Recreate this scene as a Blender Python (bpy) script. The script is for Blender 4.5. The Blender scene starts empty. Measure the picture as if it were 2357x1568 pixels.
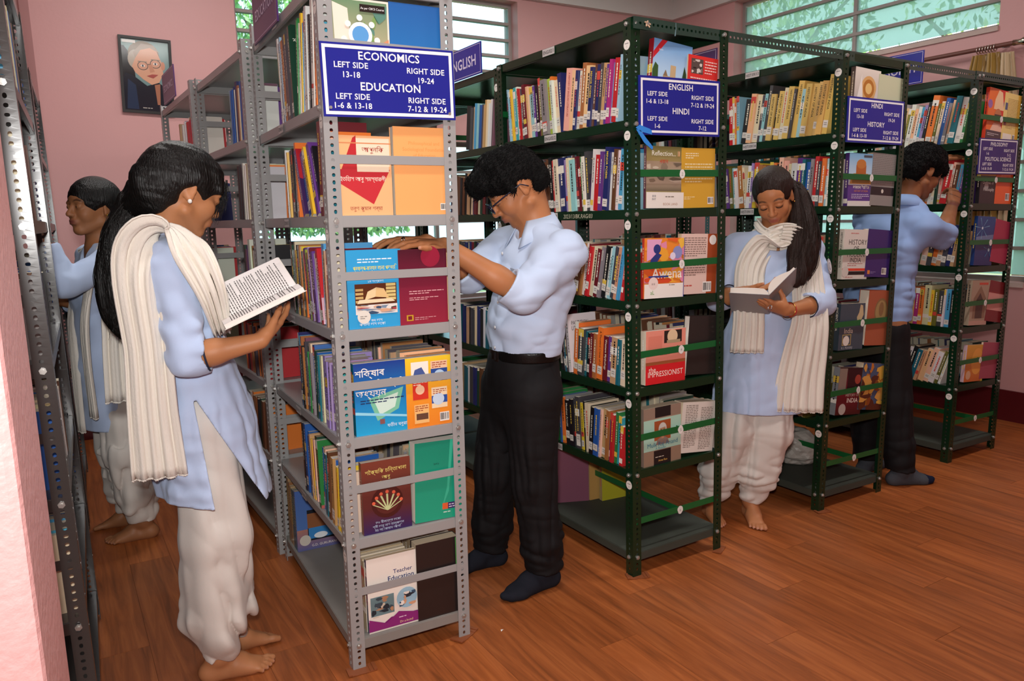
import bpy, bmesh, math, random, re
import numpy as np
from math import sin, cos, pi, radians, sqrt, atan2
from mathutils import Vector, Matrix, Euler
random.seed(7)
SC = bpy.context.scene
COL = SC.collection
# ---------------------------------------------------------------- camera, world, lights, exposure
F_PX = 1749.86
PITCH, YAW, ROLL = -0.1608, 0.5417, -0.0239
CAMP = Vector((-1.7988, -2.1250, 1.3860))
_f = Vector((sin(YAW)*cos(PITCH), cos(YAW)*cos(PITCH), sin(PITCH)))
_r = Vector((cos(YAW), -sin(YAW), 0)); _u = _r.cross(_f)
_r2 = _r*cos(ROLL)+_u*sin(ROLL); _u2 = -_r*sin(ROLL)+_u*cos(ROLL)
cd = bpy.data.cameras.new('camera'); cam = bpy.data.objects.new('camera', cd); COL.objects.link(cam)
cam.matrix_world = Matrix(((_r2.x,_u2.x,-_f.x,CAMP.x),(_r2.y,_u2.y,-_f.y,CAMP.y),(_r2.z,_u2.z,-_f.z,CAMP.z),(0,0,0,1)))
cd.sensor_fit = 'HORIZONTAL'; cd.sensor_width = 36.0; cd.lens = F_PX/2357*36.0; cd.clip_start = 0.02
SC.camera = cam
w = bpy.data.worlds.new('world'); SC.world = w; w.use_nodes = True
bg = w.node_tree.nodes['Background']; bg.inputs[0].default_value = (0.80, 0.90, 1.0, 1); bg.inputs[1].default_value = 3.2
def light(name, kind, loc, target, energy, color=(1,1,1), size=0.2, size_y=None, spread=None):
    d = bpy.data.lights.new(name, kind); d.energy = energy; d.color = color
    if kind == 'AREA':
        d.shape = 'RECTANGLE' if size_y else 'DISK'; d.size = size
        if size_y: d.size_y = size_y
        if spread: d.spread = spread
    o = bpy.data.objects.new(name, d); COL.objects.link(o); o.location = loc
    o.rotation_euler = (Vector(target)-Vector(loc)).to_track_quat('-Z', 'Y').to_euler()
    return o
# the photographer's flash on top of the camera, and fill lamps added under the ceiling
light('camera_flash', 'AREA', CAMP + Vector((-0.03, -0.02, 0.17)), (0.75, 2.1, 0.9), 33, (1, 0.985, 0.96), 0.11, spread=radians(150))
for tx, ty, te in ((-.95, -.7, 26), (1.7, -.8, 30), (-.9, 2.0, 34), (1.7, 2.0, 30)):
    light('ceiling_fill_light', 'AREA', (tx, ty, 3.36), (tx, ty, 0), te, (1, 0.98, 0.95), 1.2, 0.12)
sd = bpy.data.lights.new('sun', 'SUN'); sd.energy = 3.5; sd.angle = .01; sd.color = (1, .96, .88); so = bpy.data.objects.new('sun', sd); COL.objects.link(so)
so.rotation_euler = Vector((.45, .5, -.74)).to_track_quat('-Z', 'Y').to_euler()
SC.view_settings.view_transform = 'Standard'; SC.view_settings.look = 'None'
SC.view_settings.gamma = 1.0; SC.view_settings.use_curve_mapping = False; SC.view_settings.exposure = 0.0
# ---------------------------------------------------------------- helpers
def hexc(h):
    h = h.lstrip('#'); v = [int(h[i:i+2], 16)/255 for i in (0, 2, 4)]
    return tuple((c/12.92 if c <= .04045 else ((c+.055)/1.055)**2.4) for c in v) + (1.0,)
MATS = {}
def mat(name, col=None, rough=.5, metal=0., spec=.5, bump=0., bscale=200., var=0., vscale=8., attr=False, trans=0., coat=0., bstretch=None, sheen=0., sss=0.):
    m = bpy.data.materials.new(name); m.use_nodes = True; nt = m.node_tree; b = nt.nodes['Principled BSDF']
    b.inputs['Roughness'].default_value = rough; b.inputs['Metallic'].default_value = metal
    b.inputs['Specular IOR Level'].default_value = spec; b.inputs['Transmission Weight'].default_value = trans
    b.inputs['Coat Weight'].default_value = coat
    if sheen: b.inputs['Sheen Weight'].default_value = sheen
    if sss:
        b.inputs['Subsurface Weight'].default_value = sss; b.inputs['Subsurface Radius'].default_value = (.012, .004, .002); b.inputs['Subsurface Scale'].default_value = .6
    src = None
    if attr:
        a = nt.nodes.new('ShaderNodeAttribute'); a.attribute_name = 'Col'; src = a.outputs['Color']
    elif col is not None:
        c = hexc(col) if isinstance(col, str) else tuple(col)+(1.0,)*(4-len(col))
        b.inputs['Base Color'].default_value = c
        m.diffuse_color = c
    tc = None
    if bump or var:
        tc = nt.nodes.new('ShaderNodeTexCoord')
    if var:
        n = nt.nodes.new('ShaderNodeTexNoise'); n.inputs['Scale'].default_value = vscale; n.inputs['Detail'].default_value = 5
        nt.links.new(tc.outputs['Object'], n.inputs['Vector'])
        mr = nt.nodes.new('ShaderNodeMapRange'); mr.inputs['To Min'].default_value = 1-var; mr.inputs['To Max'].default_value = 1+var*.6
        nt.links.new(n.outputs['Fac'], mr.inputs['Value'])
        mx = nt.nodes.new('ShaderNodeMix'); mx.data_type = 'RGBA'; mx.blend_type = 'MULTIPLY'; mx.inputs[0].default_value = 1
        if src: nt.links.new(src, mx.inputs[6])
        else: mx.inputs[6].default_value = b.inputs['Base Color'].default_value
        nt.links.new(mr.outputs[0], mx.inputs[7]); src = mx.outputs[2]
    if src: nt.links.new(src, b.inputs['Base Color'])
    if bump:
        n = nt.nodes.new('ShaderNodeTexNoise'); n.inputs['Scale'].default_value = bscale; n.inputs['Detail'].default_value = 4
        if bstretch:
            mp = nt.nodes.new('ShaderNodeMapping'); mp.inputs['Scale'].default_value = bstretch
            nt.links.new(tc.outputs['Object'], mp.inputs['Vector']); nt.links.new(mp.outputs[0], n.inputs['Vector'])
        else: nt.links.new(tc.outputs['Object'], n.inputs['Vector'])
        bp = nt.nodes.new('ShaderNodeBump'); bp.inputs['Strength'].default_value = bump; bp.inputs['Distance'].default_value = .01
        nt.links.new(n.outputs['Fac'], bp.inputs['Height']); nt.links.new(bp.outputs[0], b.inputs['Normal'])
    MATS[name] = m
    return m
def link(o, parent=None, label=None, cat=None, group=None, kind=None):
    COL.objects.link(o)
    if parent is not None: o.parent = parent
    if label: o['label'] = label
    if cat: o['category'] = cat
    if group: o['group'] = group
    if kind: o['kind'] = kind
    return o
def empty(name, loc=(0,0,0), rot=(0,0,0), label=None, cat=None, group=None, kind=None):
    o = bpy.data.objects.new(name, None); o.empty_display_size = .05
    o.location = loc; o.rotation_euler = rot
    return link(o, None, label, cat, group, kind)
class MB:
    """collects polygons (with an optional flat colour per polygon) into ONE mesh"""
    def __init__(s): s.v = []; s.f = []; s.c = []; s.m = []
    def poly(s, pts, col=None, mi=0):
        n = len(s.v); s.v += [tuple(p) for p in pts]; s.f.append(tuple(range(n, n+len(pts)))); s.c.append(col); s.m.append(mi)
    def raw(s, vs, fs, col=None, mi=0):
        n = len(s.v); s.v += [tuple(p) for p in vs]
        for f in fs: s.f.append(tuple(i+n for i in f)); s.c.append(col); s.m.append(mi)
    def box(s, lo, hi, col=None, mi=0, M=None, cols=None):
        x0,y0,z0 = lo; x1,y1,z1 = hi
        vs = [(x0,y0,z0),(x1,y0,z0),(x1,y1,z0),(x0,y1,z0),(x0,y0,z1),(x1,y0,z1),(x1,y1,z1),(x0,y1,z1)]
        if M is not None: vs = [M @ Vector(v) for v in vs]
        fs = [(0,3,2,1),(4,5,6,7),(0,1,5,4),(1,2,6,5),(2,3,7,6),(3,0,4,7)]
        n = len(s.v); s.v += [tuple(v) for v in vs]
        for k, f in enumerate(fs):
            s.f.append(tuple(i+n for i in f)); s.c.append(cols[k] if cols else col); s.m.append(mi)
    def prism(s, prof, z0, z1, col=None, cap=True, mi=0, M=None, sidecols=None):
        n = len(prof); vs = [(p[0],p[1],z0) for p in prof]+[(p[0],p[1],z1) for p in prof]
        if M is not None: vs = [M @ Vector(v) for v in vs]
        b = len(s.v); s.v += [tuple(v) for v in vs]
        for i in range(n):
            j = (i+1) % n; s.f.append((b+i,b+j,b+n+j,b+n+i)); s.c.append(sidecols[i] if sidecols else col); s.m.append(mi)
        if cap:
            s.f.append(tuple(b+i for i in reversed(range(n)))); s.c.append(col); s.m.append(mi)
            s.f.append(tuple(b+n+i for i in range(n))); s.c.append(col); s.m.append(mi)
    def tube(s, pts, rad, n=8, col=None, mi=0, cap=True):
        pts = [Vector(p) for p in pts]; R = rad if isinstance(rad, (list, tuple)) else [rad]*len(pts)
        rings = []; up = None
        for i, p in enumerate(pts):
            t = (pts[min(i+1, len(pts)-1)]-pts[max(i-1, 0)])
            if t.length < 1e-9: t = Vector((0,0,1))
            t.normalize()
            if up is None: up = t.orthogonal().normalized()
            up = (up - t*up.dot(t));
            up = up.normalized() if up.length > 1e-6 else t.orthogonal().normalized()
            sd = t.cross(up); b = len(s.v)
            for k in range(n):
                a = 2*pi*k/n; s.v.append(tuple(p+(up*cos(a)+sd*sin(a))*R[i]))
            rings.append(b)
        for a, b in zip(rings, rings[1:]):
            for k in range(n):
                j = (k+1) % n; s.f.append((a+k,a+j,b+j,b+k)); s.c.append(col); s.m.append(mi)
        if cap:
            s.f.append(tuple(rings[0]+k for k in reversed(range(n)))); s.c.append(col); s.m.append(mi)
            s.f.append(tuple(rings[-1]+k for k in range(n))); s.c.append(col); s.m.append(mi)
    def cyl(s, c, axis, r, h, n=12, col=None, mi=0):
        c = Vector(c); a = Vector(axis).normalized(); s.tube([c, c+a*h], r, n, col, mi)
    def mesh(s, name, smooth=False):
        me = bpy.data.meshes.new(name); me.from_pydata(s.v, [], s.f); 
        if any(c is not None for c in s.c):
            at = me.color_attributes.new('Col', 'FLOAT_COLOR', 'CORNER')
            buf = []
            for f, c in zip(s.f, s.c):
                if c is None: c = (.5,.5,.5,1)
                if isinstance(c[0], (tuple, list)):
                    for q in c: buf += list(q)
                else: buf += list(c)*len(f)
            at.data.foreach_set('color', buf)
        if any(s.m): me.polygons.foreach_set('material_index', s.m)
        if smooth: me.polygons.foreach_set('use_smooth', [True]*len(me.polygons))
        me.update(); return me
    def build(s, name, mats, parent=None, smooth=False, loc=None, rot=None, label=None, cat=None, group=None, kind=None, mw=None):
        me = s.mesh(name, smooth)
        for m in (mats if isinstance(mats, (list, tuple)) else [mats]): me.materials.append(m)
        o = bpy.data.objects.new(name, me)
        if loc is not None: o.location = loc
        if rot is not None: o.rotation_euler = rot
        if mw is not None: o.matrix_world = mw
        return link(o, parent, label, cat, group, kind)
def inst(o, parent=None, loc=None, rot=None, name=None):
    c = o.copy(); COL.objects.link(c)
    if parent is not None: c.parent = parent
    if loc is not None: c.location = loc
    if rot is not None: c.rotation_euler = rot
    return c
def mobj(name, me, parent=None, loc=None, rot=None, label=None, cat=None, group=None, kind=None):
    o = bpy.data.objects.new(name, me)
    if loc is not None: o.location = loc
    if rot is not None: o.rotation_euler = rot
    return link(o, parent, label, cat, group, kind)
_tc = {}
def text_geo(txt, bold=0.0, shear=0.0, res=3, spacing=1.0):
    k = (txt, bold, shear, res, spacing)
    if k in _tc: return _tc[k]
    c = bpy.data.curves.new('t', 'FONT'); c.body = txt; c.size = 1.0; c.offset = bold; c.shear = shear; c.resolution_u = res; c.space_character = spacing; c.fill_mode = 'FRONT'
    o = bpy.data.objects.new('t', c); COL.objects.link(o)
    me = bpy.data.meshes.new_from_object(o.evaluated_get(bpy.context.evaluated_depsgraph_get()))
    vs = [tuple(v.co) for v in me.vertices]; fs = [tuple(p.vertices) for p in me.polygons]
    bpy.data.objects.remove(o); bpy.data.curves.remove(c); bpy.data.meshes.remove(me)
    if vs:
        x0 = min(v[0] for v in vs); x1 = max(v[0] for v in vs); y0 = min(v[1] for v in vs); y1 = max(v[1] for v in vs)
    else: x0=x1=y0=y1=0
    _tc[k] = (vs, fs, (x0,x1,y0,y1)); return _tc[k]
def add_text(mb, txt, place, cx, cy, h, col, align='c', bold=0.0, wmax=None, shear=0., spacing=1.0, hw=None):
    """place(u, v) -> 3D point; (cx, cy) is the text's middle (or its start for align 'l'), h the height of a capital"""
    vs, fs, (x0,x1,y0,y1) = text_geo(txt, bold, shear, 2, spacing)
    if not vs: return
    s = h/0.73; W = (x1-x0)*s
    sx = s
    if wmax and W > wmax: sx = s*wmax/W; W = wmax
    if hw: sx = hw/(x1-x0); W = hw
    ox = cx-W/2 if align == 'c' else (cx if align == 'l' else cx-W)
    mb.raw([place(ox+(v[0]-x0)*sx, cy-h/2+v[1]*s) for v in vs], fs, col)
M_PRINT = mat('printed_ink', attr=True, rough=.45)
M_GLOSS = mat('printed_gloss', attr=True, rough=.27, spec=.5)
M_MATTE = mat('printed_matte', attr=True, rough=.75, spec=.3)
WHITE = hexc('f2efec'); BLACK = hexc('171616')
# ---------------------------------------------------------------- room shell
XR, YB, XL, YF, ZC = 3.44, 3.509, -2.42, -3.2, 3.42
M_WALL = mat('pink_wall_paint', 'd09c9a', rough=.42, spec=.4, bump=.05, bscale=60, var=.05, vscale=2.5)
M_WHITE = mat('white_ceiling_paint', 'd8d3cf', rough=.7, var=.04, vscale=2)
M_MAROON = mat('maroon_skirting_paint', '5a1218', rough=.4, var=.1)
M_PINKP = mat('pink_door_jamb_paint', 'e3a9a6', rough=.5, bump=.35, bscale=55, var=.06, vscale=14)
M_FRAME = mat('window_frame_metal', '9b8f8a', rough=.5, var=.15, vscale=20)
M_SILL = mat('dusty_sill_cement', 'c9b3aa', rough=.8, var=.2, vscale=12, bump=.2, bscale=40)
def glass(name, tint, mixf, rough=0.0, alpha=1.0):
    m = bpy.data.materials.new(name); m.use_nodes = True; nt = m.node_tree; nt.nodes.clear()
    o = nt.nodes.new('ShaderNodeOutputMaterial'); t = nt.nodes.new('ShaderNodeBsdfTransparent'); t.inputs[0].default_value = hexc(tint)
    g = nt.nodes.new('ShaderNodeBsdfGlossy'); g.inputs['Roughness'].default_value = .05
    d = nt.nodes.new('ShaderNodeBsdfTranslucent'); d.inputs[0].default_value = hexc('b4cdc6')
    m1 = nt.nodes.new('ShaderNodeMixShader'); m1.inputs[0].default_value = rough
    m2 = nt.nodes.new('ShaderNodeMixShader'); m2.inputs[0].default_value = mixf
    nt.links.new(t.outputs[0], m1.inputs[1]); nt.links.new(d.outputs[0], m1.inputs[2])
    nt.links.new(m1.outputs[0], m2.inputs[1]); nt.links.new(g.outputs[0], m2.inputs[2]); nt.links.new(m2.outputs[0], o.inputs[0])
    return m
M_GLASSA = glass('clear_louvre_glass', 'd7eef0', .05, .05)
M_GLASSB = glass('green_tinted_glass', 'c3d6cf', .06, .45)
# floor: slab with wood-look planks lying on it
def wood_mat():
    m = bpy.data.materials.new('brown_wood_plank'); m.use_nodes = True; nt = m.node_tree; b = nt.nodes['Principled BSDF']
    g = nt.nodes.new('ShaderNodeNewGeometry'); oi = nt.nodes.new('ShaderNodeObjectInfo'); tc = nt.nodes.new('ShaderNodeTexCoord')
    ad = nt.nodes.new('ShaderNodeVectorMath'); ad.operation = 'ADD'
    sc = nt.nodes.new('ShaderNodeVectorMath'); sc.operation = 'SCALE'; sc.inputs[3].default_value = 37.0
    cmb = nt.nodes.new('ShaderNodeCombineXYZ')
    nt.links.new(oi.outputs['Random'], cmb.inputs[0]); nt.links.new(oi.outputs['Random'], cmb.inputs[2])
    nt.links.new(cmb.outputs[0], sc.inputs[0]); nt.links.new(tc.outputs['Object'], ad.inputs[0]); nt.links.new(sc.outputs[0], ad.inputs[1])
    mp = nt.nodes.new('ShaderNodeMapping'); mp.inputs['Scale'].default_value = (34, 2.2, 1)
    nt.links.new(ad.outputs[0], mp.inputs[0])
    n = nt.nodes.new('ShaderNodeTexNoise'); n.inputs['Scale'].default_value = 1.0; n.inputs['Detail'].default_value = 7; n.inputs['Roughness'].default_value = .62; n.inputs['Distortion'].default_value = .8
    nt.links.new(mp.outputs[0], n.inputs['Vector'])
    r = nt.nodes.new('ShaderNodeValToRGB'); r.color_ramp.elements[0].position = .28; r.color_ramp.elements[0].color = hexc('7a421f')
    r.color_ramp.elements[1].position = .75; r.color_ramp.elements[1].color = hexc('bb6d38')
    e = r.color_ramp.elements.new(.5); e.color = hexc('9e562a')
    nt.links.new(n.outputs['Fac'], r.inputs[0])
    hs = nt.nodes.new('ShaderNodeHueSaturation'); mr = nt.nodes.new('ShaderNodeMapRange'); mr.inputs['To Min'].default_value = .86; mr.inputs['To Max'].default_value = 1.1
    nt.links.new(oi.outputs['Random'], mr.inputs['Value']); nt.links.new(mr.outputs[0], hs.inputs['Value']); nt.links.new(r.outputs[0], hs.inputs['Color'])
    # dust settled in patches (world space)
    n2 = nt.nodes.new('ShaderNodeTexNoise'); n2.inputs['Scale'].default_value = 1.6; n2.inputs['Detail'].default_value = 4; nt.links.new(g.outputs['Position'], n2.inputs['Vector'])
    mr2 = nt.nodes.new('ShaderNodeMapRange'); mr2.inputs['From Min'].default_value = .52; mr2.inputs['From Max'].default_value = .8; mr2.inputs['To Max'].default_value = .16
    nt.links.new(n2.outputs['Fac'], mr2.inputs['Value'])
    mx = nt.nodes.new('ShaderNodeMix'); mx.data_type = 'RGBA'; mx.inputs[7].default_value = hexc('8d7663')
    nt.links.new(mr2.outputs[0], mx.inputs[0]); nt.links.new(hs.outputs[0], mx.inputs[6]); nt.links.new(mx.outputs[2], b.inputs['Base Color'])
    b.inputs['Roughness'].default_value = .42; b.inputs['Specular IOR Level'].default_value = .35
    return m
M_WOOD = wood_mat()
fb = MB(); fb.box((XL-.2, YF-.2, -.12), (XR+.2, YB+.2, -.004)); floor = fb.build('floor', mat('floor_screed', '4a2715', rough=.8), kind='structure', label='brown wood-look floor of long narrow planks')
PW, PL = .155, 1.22
pm = MB(); pm.box((0.0004, 0.0006, -.005), (PW-.0004, PL-.0006, 0)); plank_me = pm.mesh('plank'); plank_me.materials.append(M_WOOD)
nx = int((XR-XL)/PW)+1
for i in range(nx):
    x = XL+i*PW; y = -2.35-((i*0.41) % 1.0)*PL
    while y < YB:
        if y+PL > -2.2: mobj('plank', plank_me, floor, (x, y, 0))
        y += PL
def wall_with_holes(name, axis, pos, thick, a0, a1, z0, z1, holes, m, label=None):
    """wall along x (axis 0) or y (axis 1) at pos, holes = [(a0,a1,z0,z1)], as one mesh"""
    mb = MB(); As = sorted({a0, a1, *[h[0] for h in holes], *[h[1] for h in holes]}); Zs = sorted({z0, z1, *[h[2] for h in holes], *[h[3] for h in holes]})
    for A0, A1 in zip(As, As[1:]):
        run = None
        for Z0, Z1 in zip(Zs, Zs[1:]):
            ca, cz = (A0+A1)/2, (Z0+Z1)/2
            if any(h[0] < ca < h[1] and h[2] < cz < h[3] for h in holes): continue
            if axis == 0: mb.box((A0, pos, Z0), (A1, pos+thick, Z1))
            else: mb.box((pos, A0, Z0), (pos+thick, A1, Z1))
    o = mb.build(name, m, kind='structure', label=label); return o
HB = [(-.55, 1.72, 2.30, 3.14), (-.55, 1.72, .72, 2.0)]
HR = [(.57, 2.75, 2.50, 3.16), (.30, 2.75, .9, 2.05)]
wall_with_holes('wall_back', 0, YB, .22, XL, XR+.22, 0, ZC, HB, M_WALL, 'pink painted wall with the portrait and a high louvre window')
wall_with_holes('wall_right', 1, XR, .22, YF, YB, 0, ZC, HR, M_WALL, 'pink painted wall behind the philosophy rack')
mb = MB(); mb.box((XL-.2, YF, 0), (XL, YB+.22, ZC)); mb.build('wall_left', M_WALL, kind='structure', label='pink painted wall behind the steel rack by the door')
mb = MB(); mb.box((XL-.2, YF-.2, 0), (XR+.22, YF, ZC)); mb.build('wall_front', M_WALL, kind='structure')
mb = MB(); mb.box((XL-.2, YF-.2, ZC), (XR+.22, YB+.22, ZC+.15)); mb.build('ceiling', M_WHITE, kind='structure')
# dull pink raised strip up the back wall, door jamb beside the camera
mb = MB(); mb.box((-1.800, YB-.028, 0), (-1.750, YB, 3.2)); mb.build('trim_3', mat('dull_pink_strip_paint','a87674',rough=.6), kind='structure', label='dull pink raised strip running up the wall')
jm = MB(); jm.prism([(-2.42, -1.0), (-1.875, -1.0), (-1.864, -.997), (-1.86, -.988), (-1.847, -.58), (-2.42, -.58)], 0, ZC); jm.build('wall_jamb', M_PINKP, kind='structure', label='rough pink plastered jamb beside the doorway')
# white beams under the ceiling along the back and the window wall
mb = MB(); mb.box((XL, YB-.05, 3.165), (XR, YB, ZC)); mb.build('trim_1', M_WHITE, kind='structure', label='white concrete beam over the louvre window')
mb = MB(); mb.box((XR-.05, YF, 3.165), (XR, YB-.05, ZC)); mb.build('trim_2', M_WHITE, kind='structure', label='white concrete beam over the green window')
# skirting
mb = MB(); mb.box((XR-.018, YF, 0), (XR, YB, .20)); mb.build('baseboard_right', M_MAROON, kind='structure', label='dark maroon skirting band')
mb = MB(); mb.box((XL, YB-.018, 0), (XR-.018, YB, .20)); mb.build('baseboard_back', M_MAROON, kind='structure')
def window(name, axis, pos, a0, a1, z0, z1, cols, rows, gl, label, inset=.10, bar=.022, slant=False):
    root = empty(name, kind='structure', label=label)
    def P(a, z, d):  # along, up, depth into wall
        return (a, pos+d, z) if axis == 0 else (pos+d, a, z)
    def bx(A0, A1, Z0, Z1, D0, D1, nm, m, parent=root):
        lo, hi = P(A0, Z0, D0), P(A1, Z1, D1); b = MB(); b.box(lo, hi); return b.build(nm, m, parent)
    fr = MB()
    for A0, A1, Z0, Z1 in ((a0,a1,z0,z0+.03),(a0,a1,z1-.03,z1),(a0,a0+.03,z0+.03,z1-.03),(a1-.03,a1,z0+.03,z1-.03)):
        fr.box(P(A0,Z0,inset), P(A1,Z1,inset+.05))
    fr.build('window_frame', M_FRAME, root)
    for k in range(1, cols):
        a = a0+(a1-a0)*k/cols; bx(a-.014, a+.014, z0+.03, z1-.03, inset+.002, inset+.045, 'mullion', M_FRAME)
    dz = (z1-z0-.06)/rows
    for r in range(rows):
        zz = z0+.03+r*dz
        if r: bx(a0+.03, a1-.03, zz-bar/2, zz+bar/2, inset-.004, inset+.04, 'glazing_bar', M_FRAME)
        for k in range(cols):
            A0 = a0+(a1-a0)*k/cols+.016; A1 = a0+(a1-a0)*(k+1)/cols-.016
            b = MB(); b.box(P(max(A0,a0+.03), zz+bar/2, inset+.018), P(min(A1,a1-.03), zz+dz-bar/2, inset+.022)); b.build('pane', gl, root)
    sl = MB(); sl.box(P(a0-.0, z0-.03, -.012), P(a1+.0, z0-.001, .22)); sl.build('window_sill', M_SILL, root)
    return root
window('window_1', 0, YB, *HB[0], 2, 6, M_GLASSA, 'high louvre window with clear panes on the portrait wall')
window('window_2', 0, YB, *HB[1], 3, 6, M_GLASSA, 'lower barred window seen through the racks')
window('window_3', 1, XR, *HR[0], 2, 4, M_GLASSB, 'high window of green tinted panes')
window('window_4', 1, XR, *HR[1], 3, 6, M_GLASSB, 'lower window of green tinted panes behind the philosophy rack')
# trees outside
M_LEAF = mat('tree_leaf', attr=True, rough=.5); M_BARK = mat('tree_bark', '6a5746', rough=.9, bump=.5, bscale=20, var=.3)
def tree(x, y, h, r, label, seed, n=2600):
    rd = random.Random(seed); t = empty('tree', (x, y, 0), label=label, cat='tree', group='trees outside the windows')
    b = MB(); b.tube([(0,0,0),(.1,.05,h*.35),(.05,.1,h*.7)], [.16,.13,.05], 8)
    for k in range(7):
        a = k*2.4; b.tube([(.08,.06,h*(.3+.05*k)), (cos(a)*r*.5, sin(a)*r*.5, h*(.5+.05*k)), (cos(a)*r*.85, sin(a)*r*.85, h*(.6+.05*k))], [.06,.04,.015], 5)
    b.build('trunk', M_BARK, t)
    lf = MB(); cols = [hexc(c) for c in ('6c9a44','9cc25e','4f7d3a','bcd478','62924e','d2e296')]
    for k in range(n):
        a = rd.random()*2*pi; q = rd.random()**.5*r; zz = h*(.22+.83*rd.random()); ph = (zz/h-.62)/.55
        q *= sqrt(max(.1, 1-ph*ph)); c = Vector((cos(a)*q, sin(a)*q, zz)); s = .035+.05*rd.random()
        e = Euler((rd.random()*6, rd.random()*6, rd.random()*6)).to_matrix(); u, v = e.col[0]*s, e.col[1]*s*.45
        lf.poly([c-u, c-v*1.0, c+u, c+v], cols[rd.randrange(6)])
    lf.build('crown', M_LEAF, t, kind='stuff')
tree(-1.3, 9.2, 5.0, 1.5, 'leafy tree outside the louvre window, beyond the portrait side', 1, 11000)
tree(2.2, 9.8, 5.4, 1.6, 'leafy tree seen through the louvre window beside the pink corner', 2, 13000)
tree(7.6, 6.0, 5.4, 1.6, 'leafy tree outside the room, beyond its far corner', 3, 5000)
tree(8.0, 2.4, 5.6, 1.6, 'dense tree outside the green window, opposite its middle bar', 4, 2600)
tree(7.8, -1.2, 5.8, 1.5, 'dense tree outside the green window, towards the curtain', 5, 2200)
gb = MB(); gb.box((-20, YB+.3, -.4), (24, 24, -.3)); gb.box((XR+.3, -14, -.4), (24, YB+.3, -.3)); gb.build('ground', mat('outside_ground', '7d8a5a', rough=.9, var=.3, vscale=2), kind='structure')
# ---------------------------------------------------------------- slotted-angle racks
M_GREY = mat('grey_rack_enamel', '9d9c9b', rough=.33, spec=.5, var=.05, vscale=9)
M_GREEN = mat('green_rack_enamel', '0f2d1a', rough=.24, spec=.5, var=.18, vscale=6)
M_GBAR = mat('green_bar_enamel', '12602f', rough=.35, var=.1)
M_DARK = mat('dark_steel_enamel', '3c3836', rough=.24, spec=.6, var=.1, vscale=8)
M_TIE = mat('tie_bar_enamel', '2b4239', rough=.25, spec=.6, var=.15, vscale=30)  # paler than the rack green, its glare put into the base colour
M_DUSTG = mat('dusty_green_shelf', '3b4037', rough=.7, var=.25, vscale=7)
M_DUSTY = mat('dusty_grey_shelf', '8a8680', rough=.6, var=.15, vscale=7)
M_BOLT = mat('zinc_bolt', 'b9b7b2', rough=.35, metal=.75)
M_STICK = mat('paper_sticker', 'e9e2da', rough=.6)
LV = [2.05, 1.715, 1.402, 1.07, .743, .425, .095]
FW, PITCHH = .040, .0205
_posts = {}
def post_mesh(sx, sy, h, holes=True):
    k = (sx, sy, round(h, 3), holes)
    if k in _posts: return _posts[k]
    mb = MB(); n = int(h/PITCHH)
    def flange(fn):
        if not holes:
            mb.poly([fn(0,0), fn(FW,0), fn(FW,h), fn(0,h)]); return
        for i in range(n):
            z0 = h-(i+1)*PITCHH; z1 = z0+PITCHH; zc = (z0+z1)/2; xc = FW*.52
            rx, rz = ((.0052, .0052) if i % 2 else ((.0058, .0044) if i % 4 == 0 else (.0046, .0062)))
            out = [(0,z0),(xc,z0),(FW,z0),(FW,zc),(FW,z1),(xc,z1),(0,z1),(0,zc)]
            inn = [(-.75,-.75),(0,-1),(.75,-.75),(1,0),(.75,.75),(0,1),(-.75,.75),(-1,0)]
            o = [fn(*p) for p in out]; q = [fn(xc+a*rx, zc+b*rz) for a, b in inn]
            for a in range(8):
                b = (a+1) % 8; mb.poly([o[a], o[b], q[b], q[a]])
        z = h-n*PITCHH
        mb.poly([fn(0,0), fn(FW,0), fn(FW,z), fn(0,z)])
    flange(lambda a, z: (sx*a, 0, z)); flange(lambda a, z: (0, sy*a, z))
    bm = bmesh.new(); me0 = mb.mesh('post'); bm.from_mesh(me0); bmesh.ops.remove_doubles(bm, verts=bm.verts, dist=1e-5)
    bmesh.ops.recalc_face_normals(bm, faces=bm.faces); bm.to_mesh(me0); bm.free()
    _posts[k] = me0; return me0
bm_ = MB(); bm_.cyl((0,0,0), (0,-1,0), .0085, .0045, 6); bm_.cyl((0,-.0045,0), (0,-1,0), .0045, .004, 8); BOLT_ME = bm_.mesh('bolt'); BOLT_ME.materials.append(M_BOLT)
sk = MB(); sk.cyl((0,0,0), (0,-1,0), .0165, .0006, 20, hexc('ece6df')); 
RACKS = {}
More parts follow.
